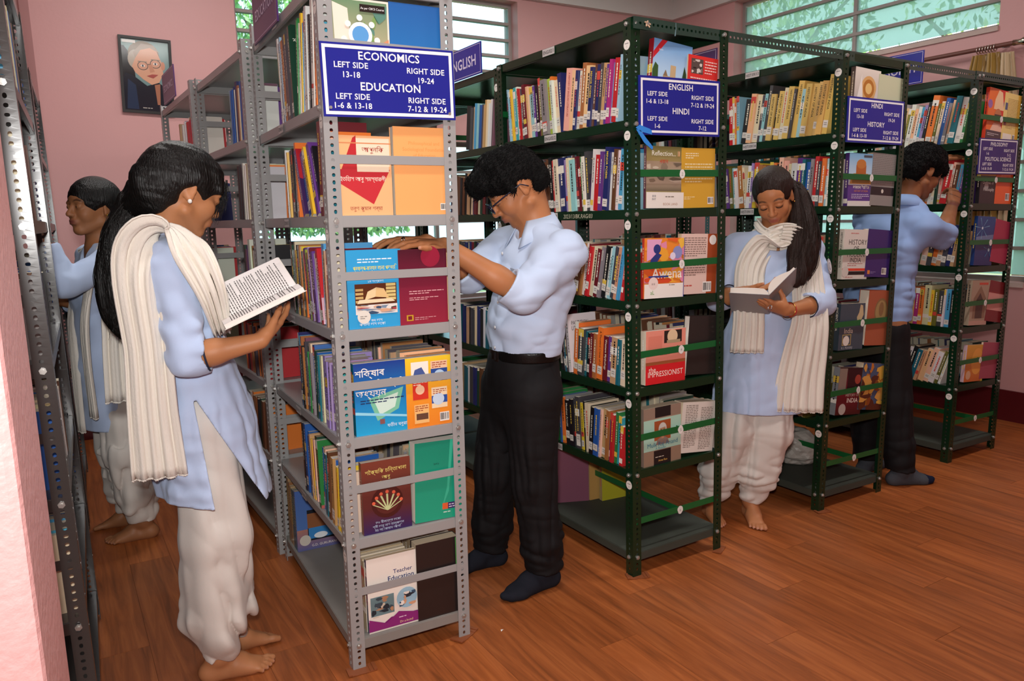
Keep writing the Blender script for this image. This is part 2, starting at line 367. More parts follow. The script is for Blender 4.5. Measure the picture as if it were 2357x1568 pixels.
def rack(key, x, y, ang, lean, W, L, mt, label, lv=LV, H=2.05, ends=True, barz=.0, divider=False, barm=None, bolts=True, stickers=None, back_bars=True, group=None, holes=True, lipm=None):
    root = empty('book_rack', (x, y, 0), (0, math.atan(lean), ang), label, 'rack', group)
    RACKS[key] = (root, W, L, lv)
    for sx, sy, px, py in ((1,1,0,0),(-1,1,W,0),(1,-1,0,L),(-1,-1,W,L)):
        me = post_mesh(sx, sy, H, holes); me2 = me.copy() if me.materials and me.materials[0] != mt else me
        if not me2.materials: me2.materials.append(mt)
        elif me2.materials[0] != mt: me2.materials[0] = mt
        p = mobj('post', me2, root, (px, py, 0)); md = p.modifiers.new('t', 'SOLIDIFY'); md.thickness = .0022; md.offset = 0
        if bolts:
            for z in lv:
                if py == 0 and (sx == 1 or True):
                    mobj('bolt', BOLT_ME, p, (sx*FW*.52, -.0012, z-.016))
                if px == 0: mobj('bolt', BOLT_ME, p, (-.0012, sy*FW*.52, z-.016), (0, 0, -pi/2))
        if stickers and px == 0 and py == 0:
            for i, z in enumerate(lv[:stickers]):
                b = MB(); pl = lambda u, v, d=0: (-.0016-d, FW*.5-u, v)
                b.raw([pl(.017*cos(a), .017*sin(a)) for a in [2*pi*k/20 for k in range(20)]], [tuple(range(20))], hexc('ece6df'))
                b.poly([pl(-.009,.006,.0002), pl(.009,.006,.0002), pl(.009,.003,.0002), pl(-.009,.003,.0002)], hexc('8d8986'))
                add_text(b, str(i+1), lambda u, v: pl(u, v, .0002), 0, -.006, .007, hexc('77726f'))
                b.build('round_sticker', M_PRINT, p, loc=(0, 0, z-.055 if i else z-.085), label='round white paper sticker')
    for i, z in enumerate(lv):
        e = .0028; h = .034
        b = MB(); x0, x1, y0, y1 = e, W-e, e, L-e
        b.poly([(x0,y0,z),(x1,y0,z),(x1,y1,z),(x0,y1,z)])
        for a, c in (((x0,y0),(x1,y0)),((x1,y0),(x1,y1)),((x1,y1),(x0,y1)),((x0,y1),(x0,y0))):
            b.poly([(a[0],a[1],z-h),(c[0],c[1],z-h),(c[0],c[1],z),(a[0],a[1],z)])
            nx_, ny_ = (c[1]-a[1]), -(c[0]-a[0]); l = math.hypot(nx_, ny_); nx_, ny_ = -nx_/l*.012, -ny_/l*.012
            b.poly([(a[0],a[1],z-h),(a[0]+nx_,a[1]+ny_,z-h),(c[0]+nx_,c[1]+ny_,z-h),(c[0],c[1],z-h)])
        s = b.build('shelf', mt if i < len(lv)-1 or mt is M_DARK else (M_DUSTG if mt is M_GREEN else M_DUSTY), root)
        bmn = bmesh.new(); bmn.from_mesh(s.data); bmesh.ops.remove_doubles(bmn, verts=bmn.verts, dist=1e-5)
        ed = [q for q in bmn.edges if len(q.link_faces) == 2 and q.calc_face_angle(0) > .5]
        bmesh.ops.recalc_face_normals(bmn, faces=bmn.faces); bmesh.ops.bevel(bmn, geom=ed, offset=.0022, segments=2, affect='EDGES'); bmn.to_mesh(s.data); bmn.free()
        md = s.modifiers.new('t', 'SOLIDIFY'); md.thickness = .0011; md.offset = -1
    if ends:
        for i, z in enumerate(lv[1:]):
            zz = z+barz
            if key == 'E3' and i == 1: pass
            b = MB(); b.box((.004, .0016, zz-.0125), (W-.004, .0034, zz+.0125)); bar = b.build('end_bar', barm or mt, root)
            if back_bars:
                b = MB(); b.box((.004, L-.0034, zz-.0125), (W-.004, L-.0016, zz+.0125)); b.build('end_bar', barm or mt, root)
            if divider:
                b = MB(); b.box((W/2-.001, .0036, zz-.0125), (W/2+.001, L-.0036, zz+.0125)); b.build('divider_bar', barm or mt, root)
                rr = random.Random(i*7+len(key)); t = MB(); n = 18
                pr = [(.0135*cos(2*pi*k/n)*(1+.12*rr.uniform(-1,1)), .017*sin(2*pi*k/n)*(1+.08*rr.uniform(-1,1))) for k in range(n)]
                t.prism(pr, 0, .0008, hexc('e6e2dd'), M=Matrix.Translation((0,0,0)) @ Matrix.Rotation(pi/2, 4, 'X'))
                add_text(t, str(i+1), lambda u, v: (u, -.0011, v), 0, 0, .012, hexc('8c8884'))
                t.build('number_tag', M_PRINT, bar, loc=(W*.52, .0012, zz-.003), label='torn white number tag')
    return root
GX, GY, GA, GL = -1.1202, .0087, -.0421, .0065
R_G = rack('G', GX, GY, GA, GL, .402, .945, M_GREY, 'grey slotted-angle rack with the big economics and education sign', barz=.158, stickers=6, H=2.12)
R_E1 = rack('E1', 0, 0, 0, -.0077, .469, .914, M_GREEN, 'dark green slotted-angle rack with the English and Hindi sign', barz=.128, divider=True, barm=M_GBAR, stickers=6)
R_E2 = rack('E2', 1.1327, .0255, 0, .0192, .477, .914, M_GREEN, 'dark green slotted-angle rack with the Hindi and history sign', barz=.128, divider=True, barm=M_GBAR, stickers=6)
R_E3 = rack('E3', 2.2845, .0741, 0, .0214, .480, .914, M_GREEN, 'dark green slotted-angle rack with the philosophy sign by the window wall', barz=.128, divider=True, barm=M_GBAR, stickers=6)
rack('G2', -1.094, .99, .02, .0, .402, .945, M_GREY, 'grey rack joined behind the economics and education rack', barz=.158, H=2.08)
rack('G3', -1.132, 1.955, .02, 0, .402, .945, M_GREY, 'grey rack at the wall end of the row, under the economics board', barz=.158, bolts=False, holes=True, H=2.08)
for k, (xx, yy, nm) in {'E1b': (.007, .94, 'English'), 'E2b': (1.15, .965, 'Hindi and history'), 'E3b': (2.30, 1.01, 'philosophy')}.items():
    rack(k, xx, yy, 0, 0, .47, .914, M_GREEN, 'second dark green rack of the row behind the %s rack' % nm, barz=.128, divider=False, barm=M_GBAR, bolts=False, stickers=6 if k == 'E1b' else None)
for k, (xx, yy, nm) in {'E1c': (.007, 1.88, 'English'), 'E2c': (1.15, 1.90, 'Hindi and history')}.items():
    rack(k, xx, yy, 0, 0, .47, .914, M_GREEN, 'dark green rack at the wall end of the %s row' % nm, barz=.128, barm=M_GBAR, bolts=False, holes=False, ends=True)
# the row by the door, seen almost along its side
for k, (xx, yy, lab) in {'L1': (-2.225, -.06, 'steel rack behind the pink door jamb, its near post close to the camera'), 'L2': (-2.217, .90, 'second steel rack of the row by the door, beside the reaching girl'), 'L3': (-2.184, 1.86, 'steel rack of the door row nearest the portrait wall')}.items():
    rack(k, xx, yy, -.034, -.012, .42, .92, M_DARK, lab, barz=.15)
# long tie angle across the tops of the green racks
mb = MB(); n = int(3.42/.0205); FT = .04
def tie(x0, x1, z, nm, lab):
    b = MB(); k = int((x1-x0)/.0205); st = (x1-x0)/k
    for i in range(k):
        a0 = x0+i*st; a1 = a0+st; ac = (a0+a1)/2; zc = z+FT*.5; rx, rz = (.0062,.0046) if i % 2 else (.0052,.0052)
        out = [(a0,z),(ac,z),(a1,z),(a1,zc),(a1,z+FT),(ac,z+FT),(a0,z+FT),(a0,zc)]; inn = [(-.75,-.75),(0,-1),(.75,-.75),(1,0),(.75,.75),(0,1),(-.75,.75),(-1,0)]
        o = [(p[0],0,p[1]) for p in out]; q = [(ac+c*rx,0,zc+d*rz) for c, d in inn]
        for j in range(8): b.poly([o[j], o[(j+1)%8], q[(j+1)%8], q[j]])
    b.poly([(x0,0,z+FT),(x1,0,z+FT),(x1,.038,z+FT),(x0,.038,z+FT)])
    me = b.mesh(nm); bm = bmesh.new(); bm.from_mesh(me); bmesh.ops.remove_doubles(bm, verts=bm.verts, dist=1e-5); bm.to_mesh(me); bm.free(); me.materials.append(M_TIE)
    o = mobj(nm, me, None, (0, 0, 0), None, lab, 'angle bar'); md = o.modifiers.new('t', 'SOLIDIFY'); md.thickness = .0022
    for (bx, bz) in ((x0+.06, .02), (x1-.06, .02)):
        mobj('bolt', BOLT_ME, o, (bx, -.0012, z+bz))
    return o
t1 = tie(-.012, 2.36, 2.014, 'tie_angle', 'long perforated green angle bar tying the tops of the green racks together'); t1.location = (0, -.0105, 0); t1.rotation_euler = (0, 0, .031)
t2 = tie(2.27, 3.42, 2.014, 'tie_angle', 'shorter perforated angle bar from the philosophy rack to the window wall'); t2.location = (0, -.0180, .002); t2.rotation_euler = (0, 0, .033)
# ---------------------------------------------------------------- books
BADL = []
PAL = {'W':('e9e4de','white'),'K':('1d1c1f','black'),'G':('1c4030','dark green'),'g':('2f7f42','green'),'l':('b3d24b','lime'),'R':('c4282d','red'),'r':('6e2029','maroon'),'O':('ee7c34','orange'),'o':('b0703f','rust brown'),
 'Y':('efc838','yellow'),'B':('2a5da6','blue'),'b':('4fa6d0','sky blue'),'N':('252d66','navy'),'T':('1c6a7a','teal'),'t':('35a4ae','turquoise'),'P':('663c8c','purple'),'p':('a58bc2','lavender'),'M':('b23078','magenta'),'m':('7d5366','mauve'),
 'D':('47444a','charcoal'),'d':('8c8886','grey'),'C':('ecdab6','cream'),'c':('c59a5f','kraft brown'),'U':('67402a','dark brown'),'u':('c79c74','tan'),'S':('f2bda8','pink'),'s':('f4c598','peach'),'F':('e2bb6a','golden'),'A':('9ccbd8','pale blue'),'V':('6b6a2c','olive'),'w':('f6f3ee','white'),'E':('0f8f74','emerald')}
PAGEC = [hexc('e9dfcd'), hexc('d9c9ad'), hexc('f1ebdf'), hexc('cbb594')]
ORD = ('first second third fourth fifth sixth seventh eighth ninth tenth eleventh twelfth thirteenth fourteenth fifteenth sixteenth seventeenth eighteenth nineteenth twentieth twenty-first twenty-second twenty-third twenty-fourth twenty-fifth twenty-sixth twenty-seventh twenty-eighth twenty-ninth thirtieth thirty-first thirty-second thirty-third thirty-fourth thirty-fifth thirty-sixth thirty-seventh thirty-eighth thirty-ninth fortieth forty-first forty-second'.split())
RNAME = {'G':'grey rack','E1':'English rack','E2':'Hindi-history rack','E3':'philosophy rack'}
SHELF = ['top','top','second','third','fourth','fifth','bottom']
def contrast(c):
    return BLACK if .3*c[0]+.6*c[1]+.1*c[2] > .25 else hexc('f3ead6')
_lbl = {}
def cover_mesh(d, t, h, col, spine, back=None):
    c = .0009; mb = MB(); back = back or col
    pr = [(0,0),(d,0),(d,c),(c,c),(c,t-c),(d,t-c),(d,t),(0,t)]
    sd = [col,col,col,col,back,back,back,spine]
    mb.prism(pr, 0, h, spine, cap=False, sidecols=sd)
    for z, fl in ((0,1),(h,0)):
        for q in ([(0,0),(d,0),(d,c),(0,c)], [(0,c),(c,c),(c,t-c),(0,t-c)], [(0,t-c),(d,t-c),(d,t),(0,t)]):
            P = [(x,y,z) for x,y in q]; mb.poly(P[::-1] if fl else P, col)
    return mb
def make_book(name, mw, d, t, h, col, spine, label, rd, hard=False, sticker=True, art=None, side='l', title=True, spinetext=None, group=None, lite=False, back=None, gloss=True, mass=None):
    parts = []
    o = cover_mesh(d, t, h, col, spine, back); parts.append(('cover', o, M_GLOSS if gloss else M_PRINT, None))
    ins = .003 if hard else .0006; pc = PAGEC[rd.randrange(4)]
    pb = MB(); pb.box((.0012, .001, ins), (d-ins-.0008, t-.001, h-ins), pc); parts.append(('page_block', pb, M_MATTE, None))
    e = -.0003
    if title and not lite:
        b = MB(); cc = contrast(spine)
        if spinetext:
            sc = spinetext[1] if isinstance(spinetext, tuple) else cc; tx = spinetext[0] if isinstance(spinetext, tuple) else spinetext
            add_text(b, tx, lambda u, v: (e, t/2-v, h*.93-u), 0, 0, min(.011, t*.55), sc, 'l', bold=.01, wmax=h*.7)
        else:
            cls = [cc, hexc('e7c34c'), hexc('d7483c'), hexc('f2ece0')]
            if rd.random() < .35:
                z = rd.uniform(.55, .9)*h; b.poly([(e,.0,z),(e,t,z),(e,t,z+.03),(e,0,z+.03)], cls[rd.randrange(1,4)])
            if rd.random() < .3:
                z = rd.uniform(.05, .3)*h; b.poly([(e,.0,z),(e,t,z),(e,t,z+.02),(e,0,z+.02)], cls[rd.randrange(1,4)])
            z = h*rd.uniform(.82,.93); zend = h*rd.uniform(.32,.5); wv = max(.0012, t*.12)
            ce = cls[0] if rd.random() < .7 else cls[rd.randrange(1,4)]
            while z > zend:
                l = rd.uniform(.003,.011); yy = t/2+rd.uniform(-.3,.3)*wv*.4
                b.poly([(e*1.5,yy-wv,z-l),(e*1.5,yy+wv,z-l),(e*1.5,yy+wv,z),(e*1.5,yy-wv,z)], ce); z -= l+rd.uniform(.0012,.004)
        parts.append(('spine_title', b, M_PRINT, None))
    if sticker and not lite:
        b = MB(); z0 = rd.uniform(.012,.03); hh = rd.uniform(.026,.034); wy = min(t*.5, .014)
        b.poly([(e*2.2,t/2-wy,z0),(e*2.2,t/2+wy,z0),(e*2.2,t/2+wy,z0+hh),(e*2.2,t/2-wy,z0+hh)], hexc('e4ddd3'))
        for q in (.35,.6): b.poly([(e*2.6,t/2-wy*.6,z0+hh*q),(e*2.6,t/2+wy*.6,z0+hh*q),(e*2.6,t/2+wy*.6,z0+hh*(q+.1)),(e*2.6,t/2-wy*.6,z0+hh*(q+.1))], hexc('8f8a86'))
        parts.append(('spine_sticker', b, M_PRINT, 'white call number sticker'))
    if art: parts.append(('cover_print', art_mesh(art, d, t, h, side), M_GLOSS if gloss else M_PRINT, None))
    if mass is not None:
        for nm, b, m, l in parts:
            n = len(mass.v); mass.v += [tuple(mw @ Vector(p)) for p in b.v]
            mass.f += [tuple(i+n for i in f) for f in b.f]; mass.c += b.c; mass.m += [0]*len(b.f)
        return None
    BADL.append(label) if len(label.split()) > 16 else 0
    root = bpy.data.objects.new('book', None); root.empty_display_size = .02; root.matrix_world = mw
    link(root, None, label, 'book', group)
    for nm, b, m, l in parts: b.build(nm, m, root, label=l, kind='stuff' if nm in ('spine_title','cover_print') else None)
    return root
def art_mesh(art, d, t, h, side):
    mb = MB(); k = [0]; asp = h/d
    def pl(u, v):
        e = .00012*k[0]+.00015
        return (u*d, -e, v*h) if side == 'l' else (d*(1-u), t+e, v*h)
    for s in art:
        k[0] += 1; t0 = s[0]
        if t0 == 'r': mb.poly([pl(s[1],s[2]),pl(s[3],s[2]),pl(s[3],s[4]),pl(s[1],s[4])], hexc(s[5]))
        elif t0 == 'g': # two-tone blend printed on the cover: bottom, top
            mb.poly([pl(s[1],s[2]),pl(s[3],s[2]),pl(s[3],s[4]),pl(s[1],s[4])], (hexc(s[5]),hexc(s[5]),hexc(s[6]),hexc(s[6])))
        elif t0 == 'p': mb.poly([pl(*q) for q in s[1]], hexc(s[2]))
        elif t0 == 'c':
            rx = s[3]; ry = (s[5] if len(s) > 5 else s[3]/asp); mb.poly([pl(s[1]+rx*cos(2*pi*i/20), s[2]+ry*sin(2*pi*i/20)) for i in range(20)], hexc(s[4]))
        elif t0 == 't':
            _, tx, u, v, hh, col = s[:6]; o = s[6] if len(s) > 6 else {}
            add_text(mb, tx, lambda a, b: pl(a/d, b/h), u*d, v*h, hh*d, hexc(col), o.get('al','c'), o.get('b',.0), o.get('w',.95)*d, o.get('sh',0))
        elif t0 == 'l': # lines of small print
            _, u0, v0, u1, v1, n, col = s; rr = random.Random(int(u0*999+v0*7777))
            dv = (v1-v0)/n
            for i in range(n):
                u = u0; y = v1-(i+.75)*dv
                ue = u1-(0 if i < n-1 else (u1-u0)*.4)
                while u < ue-.01:
                    l = min(rr.uniform(.03,.1), ue-u); mb.poly([pl(u,y),pl(u+l,y),pl(u+l,y+dv*.42),pl(u,y+dv*.42)], hexc(col)); u += l+.016
        elif t0 == 'b': # bar code
            _, u0, v0, u1, v1 = s; mb.poly([pl(u0,v0),pl(u1,v0),pl(u1,v1),pl(u0,v1)], hexc('f3efe8')); k[0] += 1
            n = 15; rr = random.Random(3); st = (u1-u0)/(n+2)
            for i in range(n):
                if rr.random() < .7: mb.poly([pl(u0+st*(i+1),v0+(v1-v0)*.15),pl(u0+st*(i+1)+st*.7,v0+(v1-v0)*.15),pl(u0+st*(i+1)+st*.7,v1-(v1-v0)*.1),pl(u0+st*(i+1),v1-(v1-v0)*.1)], hexc('222020'))
    return mb
# faces printed on covers: a plain head-and-shoulders figure
def head(u, v, s, skin, hair, coat, asp=1.35):
    y = lambda q: q*s/asp
    return [('p',[(u-s*1.25,v-y(1.9)),(u+s*1.25,v-y(1.9)),(u+s*.9,v-y(1.15)),(u+s*.3,v-y(.85)),(u-s*.3,v-y(.85)),(u-s*.9,v-y(1.15))],coat),
      ('c',u,v+y(.28),s*.72,hair,y(.86)),('r',u-s*.22,v-y(1.1),u+s*.22,v-y(.5),skin),('c',u,v,s*.56,skin,y(.82)),('p',[(u-s*.6,v+y(.35)),(u+s*.58,v+y(.5)),(u+s*.4,v+y(1.0)),(u-s*.4,v+y(1.0))],hair),
      ('r',u-s*.36,v+y(.1),u-s*.12,v+y(.2),'3a2a22'),('r',u+s*.12,v+y(.1),u+s*.36,v+y(.2),'3a2a22'),('r',u-s*.2,v-y(.48),u+s*.2,v-y(.38),'7a3a30')]
def scenery(u0, v0, u1, v1, cols, seed, n=14, kind='p'):
    rr = random.Random(seed); out = []
    for i in range(n):
        a, b = rr.uniform(u0,u1), rr.uniform(v0,v1); su, sv = (u1-u0)*rr.uniform(.08,.3), (v1-v0)*rr.uniform(.05,.22); c = cols[rr.randrange(len(cols))]
        pts = []
        for q in range(7):
            an = 2*pi*q/7; pts.append((min(u1,max(u0,a+su*cos(an)*rr.uniform(.5,1.2))), min(v1,max(v0,b+sv*sin(an)*rr.uniform(.5,1.2)))))
        out.append(('p', pts, c))
    return out
TX = {}
def end_book(rk, lv, side, x0, wd, h, t, col, spine, art, what, y0=.012, hard=False, tilt=0., sticker=False, spinetext=None, back=None, yaw=0., gloss=True):
    root, W, L, lvs = RACKS[rk]; bpy.context.view_layer.update()
    z = lvs[lv]+.0002; rd = random.Random(hash((rk,lv,side)) & 255)
    if side == 'l':
        M = Matrix.Translation((x0, y0, z)) @ Matrix.Rotation(tilt, 4, 'Y') @ Matrix.Rotation(yaw, 4, 'Z')
        if tilt > 0: M = Matrix.Translation((0, 0, sin(tilt)*wd)) @ M
    else:
        M = Matrix.Translation((x0+wd, y0+t, z)) @ Matrix.Rotation(tilt, 4, 'Y') @ Matrix.Rotation(pi, 4, 'Z')
    mw = root.matrix_world @ M
    lab = '%s facing out, %s %s shelf' % (what, RNAME[rk], SHELF[lv])
    USED[(rk, lv, side)] = max(USED.get((rk, lv, side), 0), y0+t)
    return make_book('book', mw, wd, t, h, hexc(col), hexc(spine), lab, rd, hard, sticker, art, side, True, spinetext, back=hexc(back) if back else None, gloss=gloss)
USED = {}
# rack levels: lv index 1 = second from the top panel (the top row of books)
A = end_book
A('G',1,'l',.036,.172,.285,.016,'f3e3d3','c8a64a',[('g',.03,.02,.97,.98,'e9c9a5','6f8f6c'),('p',[(.1,.0),(.4,.0),(.3,.9),(.05,.95)],'efe2d0'),('r',.35,.02,.75,.22,'dcd9d6')]+scenery(.55,.4,.97,.95,['3f6b4a','7fa05c','5d8a7a'],3)+[('c',.5,.66,.2,'f5f7fa'),('c',.5,.66,.14,'5f9fd8'),('p',[(.5,.35),(.98,.5),(.98,.64),(.55,.48)],'d9936d'),('p',[(.45,.25),(.98,.28),(.98,.42),(.5,.4)],'cf8560')]+[('c',.5+.28*cos(a),.62+.2*sin(a),.05,'f4f1ea') for a in (0,.8,1.6,2.4,3.2,4.2)]+[('r',.5,.88,.93,.95,'2b2320'),('t','As per CBCS Course',.715,.915,.036,'ffffff',{'w':.4})],'white book with a collage of hands and icons')
A('G',1,'r',.209,.166,.288,.024,'2f77b8','2f77b8',[('g',0,0,1,1,'2f86c8','2a62a8')],'plain blue book with a cream fore-edge')
A('G',2,'l',.036,.163,.226,.012,'f2b57c','f2b57c',[('r',.0,.0,1,1,'f4b882'),('r',.36,.62,.97,.97,'f1dcc0'),('p',[(.36,1),(.3,.97),(.08,.58),(.36,.58)],'c02f34'),('r',0,.9,1,.914,'d98a5c'),('p',[(.0,.58),(.97,.58),(.64,.14),(.0,.42)],'c8323a'),('r',.36,.55,.95,.62,'f1dcc0'),('t','আধুনিক',.66,.83,.085,'a33a34',{}),('t','ভাৰতৰ',.68,.72,.085,'a33a34',{}),('t','ইতিহাস আৰু সমস্যাৱলী',.46,.46,.075,'f6ead8',{'w':.84}),('t','তৰুণ কুমাৰ শৰ্মা',.5,.09,.07,'9c4034',{'w':.6}),('t','818',.43,.71,.05,'3a4c8c',{})],'orange book with a big red diamond and Assamese title', y0=.016)
A('G',2,'r',.206,.176,.256,.03,'f7ac68','f4f1ec',[('r',0,0,1,1,'f8ae6a'),('t','Philosophical and',.55,.82,.06,'ef9d58',{'w':.8,'b':.01}),('t','Sociological Foundation',.55,.75,.06,'ef9d58',{'w':.86,'b':.01}),('t','of Education',.55,.68,.06,'ef9d58',{'b':.01}),('b',.82,.05,.98,.13)],'plain bright orange book with a bar code')
A('G',3,'l',.047,.168,.232,.02,'2f97cf','2f97cf',[('r',0,0,1,1,'31a0d8'),('l',.2,.83,.85,.9,2,'dff0f6'),('t','প্ৰকল্প-কাৰ্যৰ ৰচনা পদ্ধতি',.52,.77,.075,'f6e04c',{'w':.8}),('t','১ম সংস্কৰণ',.52,.6,.04,'dff0f6',{}),('r',.13,.3,.9,.57,'5b2d17')]+[('r',.14,.33+.05*i,.28,.36+.05*i,'c9a86a') for i in range(4)]+[('r',.7,.35+.045*i,.88,.385+.045*i,'d9c27c') for i in range(5)]+[('p',[(.3,.36),(.5,.4),(.52,.52),(.36,.47)],'e9cf9f'),('p',[(.5,.4),(.75,.38),(.66,.5),(.52,.52)],'e2bd83'),('p',[(.16,.32),(.86,.33),(.8,.37),(.2,.37)],'e8d6b0'),('r',.13,.18,.9,.3,'e6ded6')]+scenery(.15,.18,.88,.3,['b5434a','38506e','d9a98a','4b4138','7c8fa4'],5,18)+[('c',.27,.15,.12,'e3ddd2'),('l',.2,.12,.34,.17,2,'8b867e'),('t','ৰন দাস',.5,.1,.05,'eaf3f6',{}),('t','কণালী দাস ডেকা',.42,.055,.05,'eaf3f6',{})],'sky blue book with a picture of an open book', y0=.014)
A('G',3,'r',.206,.158,.228,.02,'7c1f38','7c1f38',[('g',0,0,1,.55,'97283c','7a1f38'),('g',0,.55,1,1,'7a1f38','4a1526'),('c',.66,.9,.2,'96203a'),('l',.2,.4,.92,.46,2,'d9a0a4'),('l',.2,.32,.82,.37,2,'d9a0a4'),('r',.13,.05,.27,.13,'c79a2c'),('r',.16,.065,.24,.115,'7a1f28'),('l',.3,.05,.75,.1,2,'c98d92')],'glossy maroon book with small pale print')
A('G',4,'l',.052,.172,.222,.034,'1f8fc8','1c6d86',[('g',0,0,1,.5,'27a9dc','1f7fc4'),('g',0,.5,1,1,'1f7fc4','203f92'),('p',[(.25,.5),(.9,.62),(.8,.32),(.4,.18)],'7fc9a8'),('p',[(.35,.46),(.8,.55),(.73,.35),(.45,.26)],'d6f0e2'),('p',[(.0,.3),(1,.18),(1,.21),(0,.34)],'9adcf2'),('t','শিক্ষাৰ',.29,.86,.12,'f7f5ee',{'b':.012}),('t','সামাজিক ভিত্তি',.5,.7,.11,'f7f5ee',{'b':.012,'w':.8}),('t','অধ্যয়ন',.3,.58,.12,'f7f5ee',{'b':.012}),('l',.1,.43,.9,.5,2,'23355f'),('r',.44,.13,.53,.2,'8c5a58'),('t','যতীন বৰুৱা',.76,.1,.06,'eaf3f6',{})],'blue swirled textbook with white Assamese title', y0=.014)
A('G',4,'r',.215,.152,.222,.04,'f5a033','e9d8b4',[('g',0,0,1,.4,'f08a2e','f59a2f'),('g',0,.4,1,1,'f59a2f','f5cf33'),('r',.12,.7,.5,.94,'fbf3e6'),('p',[(.15,.72),(.46,.72),(.35,.86),(.2,.83)],'4a5f9a'),('r',.55,.82,.92,.93,'f3c9a4'),('l',.58,.83,.9,.92,3,'a5452e'),('r',.55,.64,.92,.82,'2c4f97'),('c',.74,.72,.12,'b9d3ec'),('r',.14,.4,.48,.67,'d93c2b'),('c',.3,.54,.1,'f2c6a0'),('l',.16,.6,.46,.66,2,'f6e6cf'),('r',.55,.25,.9,.55,'f4dcb6'),('r',.55,.32,.9,.43,'2f57a4'),('c',.7,.38,.13,'c9dcf0'),('l',.58,.45,.88,.53,3,'a5452e'),('r',.16,.06,.48,.33,'f4c07a'),('r',.2,.11,.46,.2,'6a4a3a'),('l',.18,.23,.46,.32,3,'a5452e'),('b',.72,.05,.93,.18)],'orange and yellow book with six small pictures')
A('G',5,'l',.06,.158,.232,.022,'6b3b35','8f5f4a',[('g',0,0,1,.35,'35285c','5e2d2c'),('g',0,.35,1,1,'5e2d2c','7d3f30'),('t','শৈক্ষিক চিন্তাধাৰা',.5,.86,.08,'e6d77a',{'w':.85}),('t','আৰু',.5,.77,.07,'e6d77a',{}),('t','শৈক্ষিক ৰচনাসমূহ',.5,.68,.08,'e6d77a',{'w':.85})]+[('c',.5,.42,.33,'4b211f'),('c',.5,.42,.25,'5d2c28')]+[('p',[(.49,.3),(.52,.3),(.5+.3*cos(a)+.02,.34+.19*sin(a)),(.5+.3*cos(a)-.02,.34+.19*sin(a))],'c9d39a') for a in (.3,.7,1.1,1.57,2.0,2.4,2.8)]+[('c',.5+.3*cos(a),.36+.2*sin(a),.035,'e2674a') for a in (.3,.7,1.1,1.57,2.0,2.4,2.8)]+[('t','ড০ বীৰেন্দ্ৰ ডেকা',.5,.155,.05,'b9cfe8',{}),('t','শ্ৰী ভানু নাথ তালুকদাৰ',.5,.1,.05,'b9cfe8',{}),('t','মঃ লোকমান আলি',.5,.05,.05,'b9cfe8',{})],'brown book with a printed tree and yellow Assamese title', y0=.014)
A('G',5,'r',.228,.162,.262,.05,'1c9a78','e4d5b8',[('g',0,0,1,1,'23a583','178a70'),('p',[(.75,1),(.82,1),(.72,.35),(.55,.1),(.68,.4)],'3cb795'),('r',.58,.12,.95,.2,'3d2a66'),('r',.58,.12,.7,.2,'e0653a'),('l',.72,.13,.93,.19,2,'dcd6e8'),('l',.6,.07,.85,.1,1,'c9e8dc'),('t','৯০১',.45,.72,.05,'173f36',{})],'glossy emerald green book with loose cover', tilt=.03)
A('G',6,'l',.062,.165,.248,.016,'efe6da','1f2e63',[('r',0,0,1,1,'f0e7dc'),('t','Teacher',.72,.77,.085,'23356f',{'b':.008}),('t','Education',.68,.685,.1,'23356f',{'b':.01}),('r',.0,.02,1,.16,'862a72'),('p',[(0,.16),(.3,.1),(.55,.2),(.3,.28),(0,.3)],'f0e7dc'),('r',.05,.22,.52,.48,'6d8a8f')]+scenery(.06,.2,.5,.47,['27333c','d9cdb8','b98a68','40525c'],11,14)+[('c',.78,.38,.21,'9cc4d8')]+scenery(.62,.25,.96,.46,['2c3440','d6a27e','f0ece4','3d5a74'],12,12)+[('p',[(0,.03),(1,.03),(1,.15),(.6,.22),(.35,.1),(0,.2)],'8c2c78'),('l',.6,.12,.85,.15,1,'e8c9e0'),('t','Dr.s.kund',.75,.07,.05,'f4d9a0',{})],'white and purple teacher education book with classroom photos', y0=.018)
A('G',6,'r',.226,.15,.262,.05,'2a2120','3c8a3f',[('r',0,0,1,1,'2b2221'),('r',.92,.62,1,.99,'4fa24a'),('r',.94,.6,1,.64,'e8dfd0')],'black file-like volume with a green taped corner', hard=True)
# English rack
A('E1',1,'l',.098,.185,.268,.026,'8fc0e6','a3222c',[('g',0,0,1,.6,'dfe9f2','b5d4ee'),('g',0,.6,1,1,'b5d4ee','6ba4dc'),('p',[(0,.83),(0,.74),(.34,1),(.2,1)],'c82a34'),('t','REVISED ENLARGED EDITION',.19,.87,.03,'ffffff',{'w':.1}),('r',.02,.2,.86,.36,'5f7a3c'),('r',.28,.3,.72,.55,'b99a72'),('r',.46,.3,.6,.7,'c9ac82'),('p',[(.28,.55),(.34,.63),(.4,.55)],'8d7458'),('r',.5,.3,.56,.4,'4d3d30'),('p',[(.0,.3),(.16,.3),(.14,.66),(.06,.7),(0,.6)],'3c5a30'),('p',[(.72,.25),(.92,.25),(.88,.62),(.82,.72),(.76,.5)],'2f4a2c')]+scenery(.02,.2,.86,.34,['4c7236','6f9346','3b5a2c','8faa58'],21,12)+[('r',.35,.42,.38,.5,'5a4a3c'),('r',.64,.42,.67,.5,'5a4a3c')],'blue literature book with a castle photograph', tilt=.10, y0=.02)
A('E1',1,'r',.268,.15,.232,.02,'d8322f','f0e9df',[('r',0,0,1,1,'dc3631'),('r',.1,.72,.5,.95,'5c4d48')]+scenery(.12,.73,.48,.94,['d9cdc4','8d7b72','2e2624'],31,9)+[('l',.55,.73,.95,.95,5,'f4cdc4'),('l',.08,.2,.95,.68,10,'f4cdc4')],'red paperback with a small photo and white print', tilt=.06)
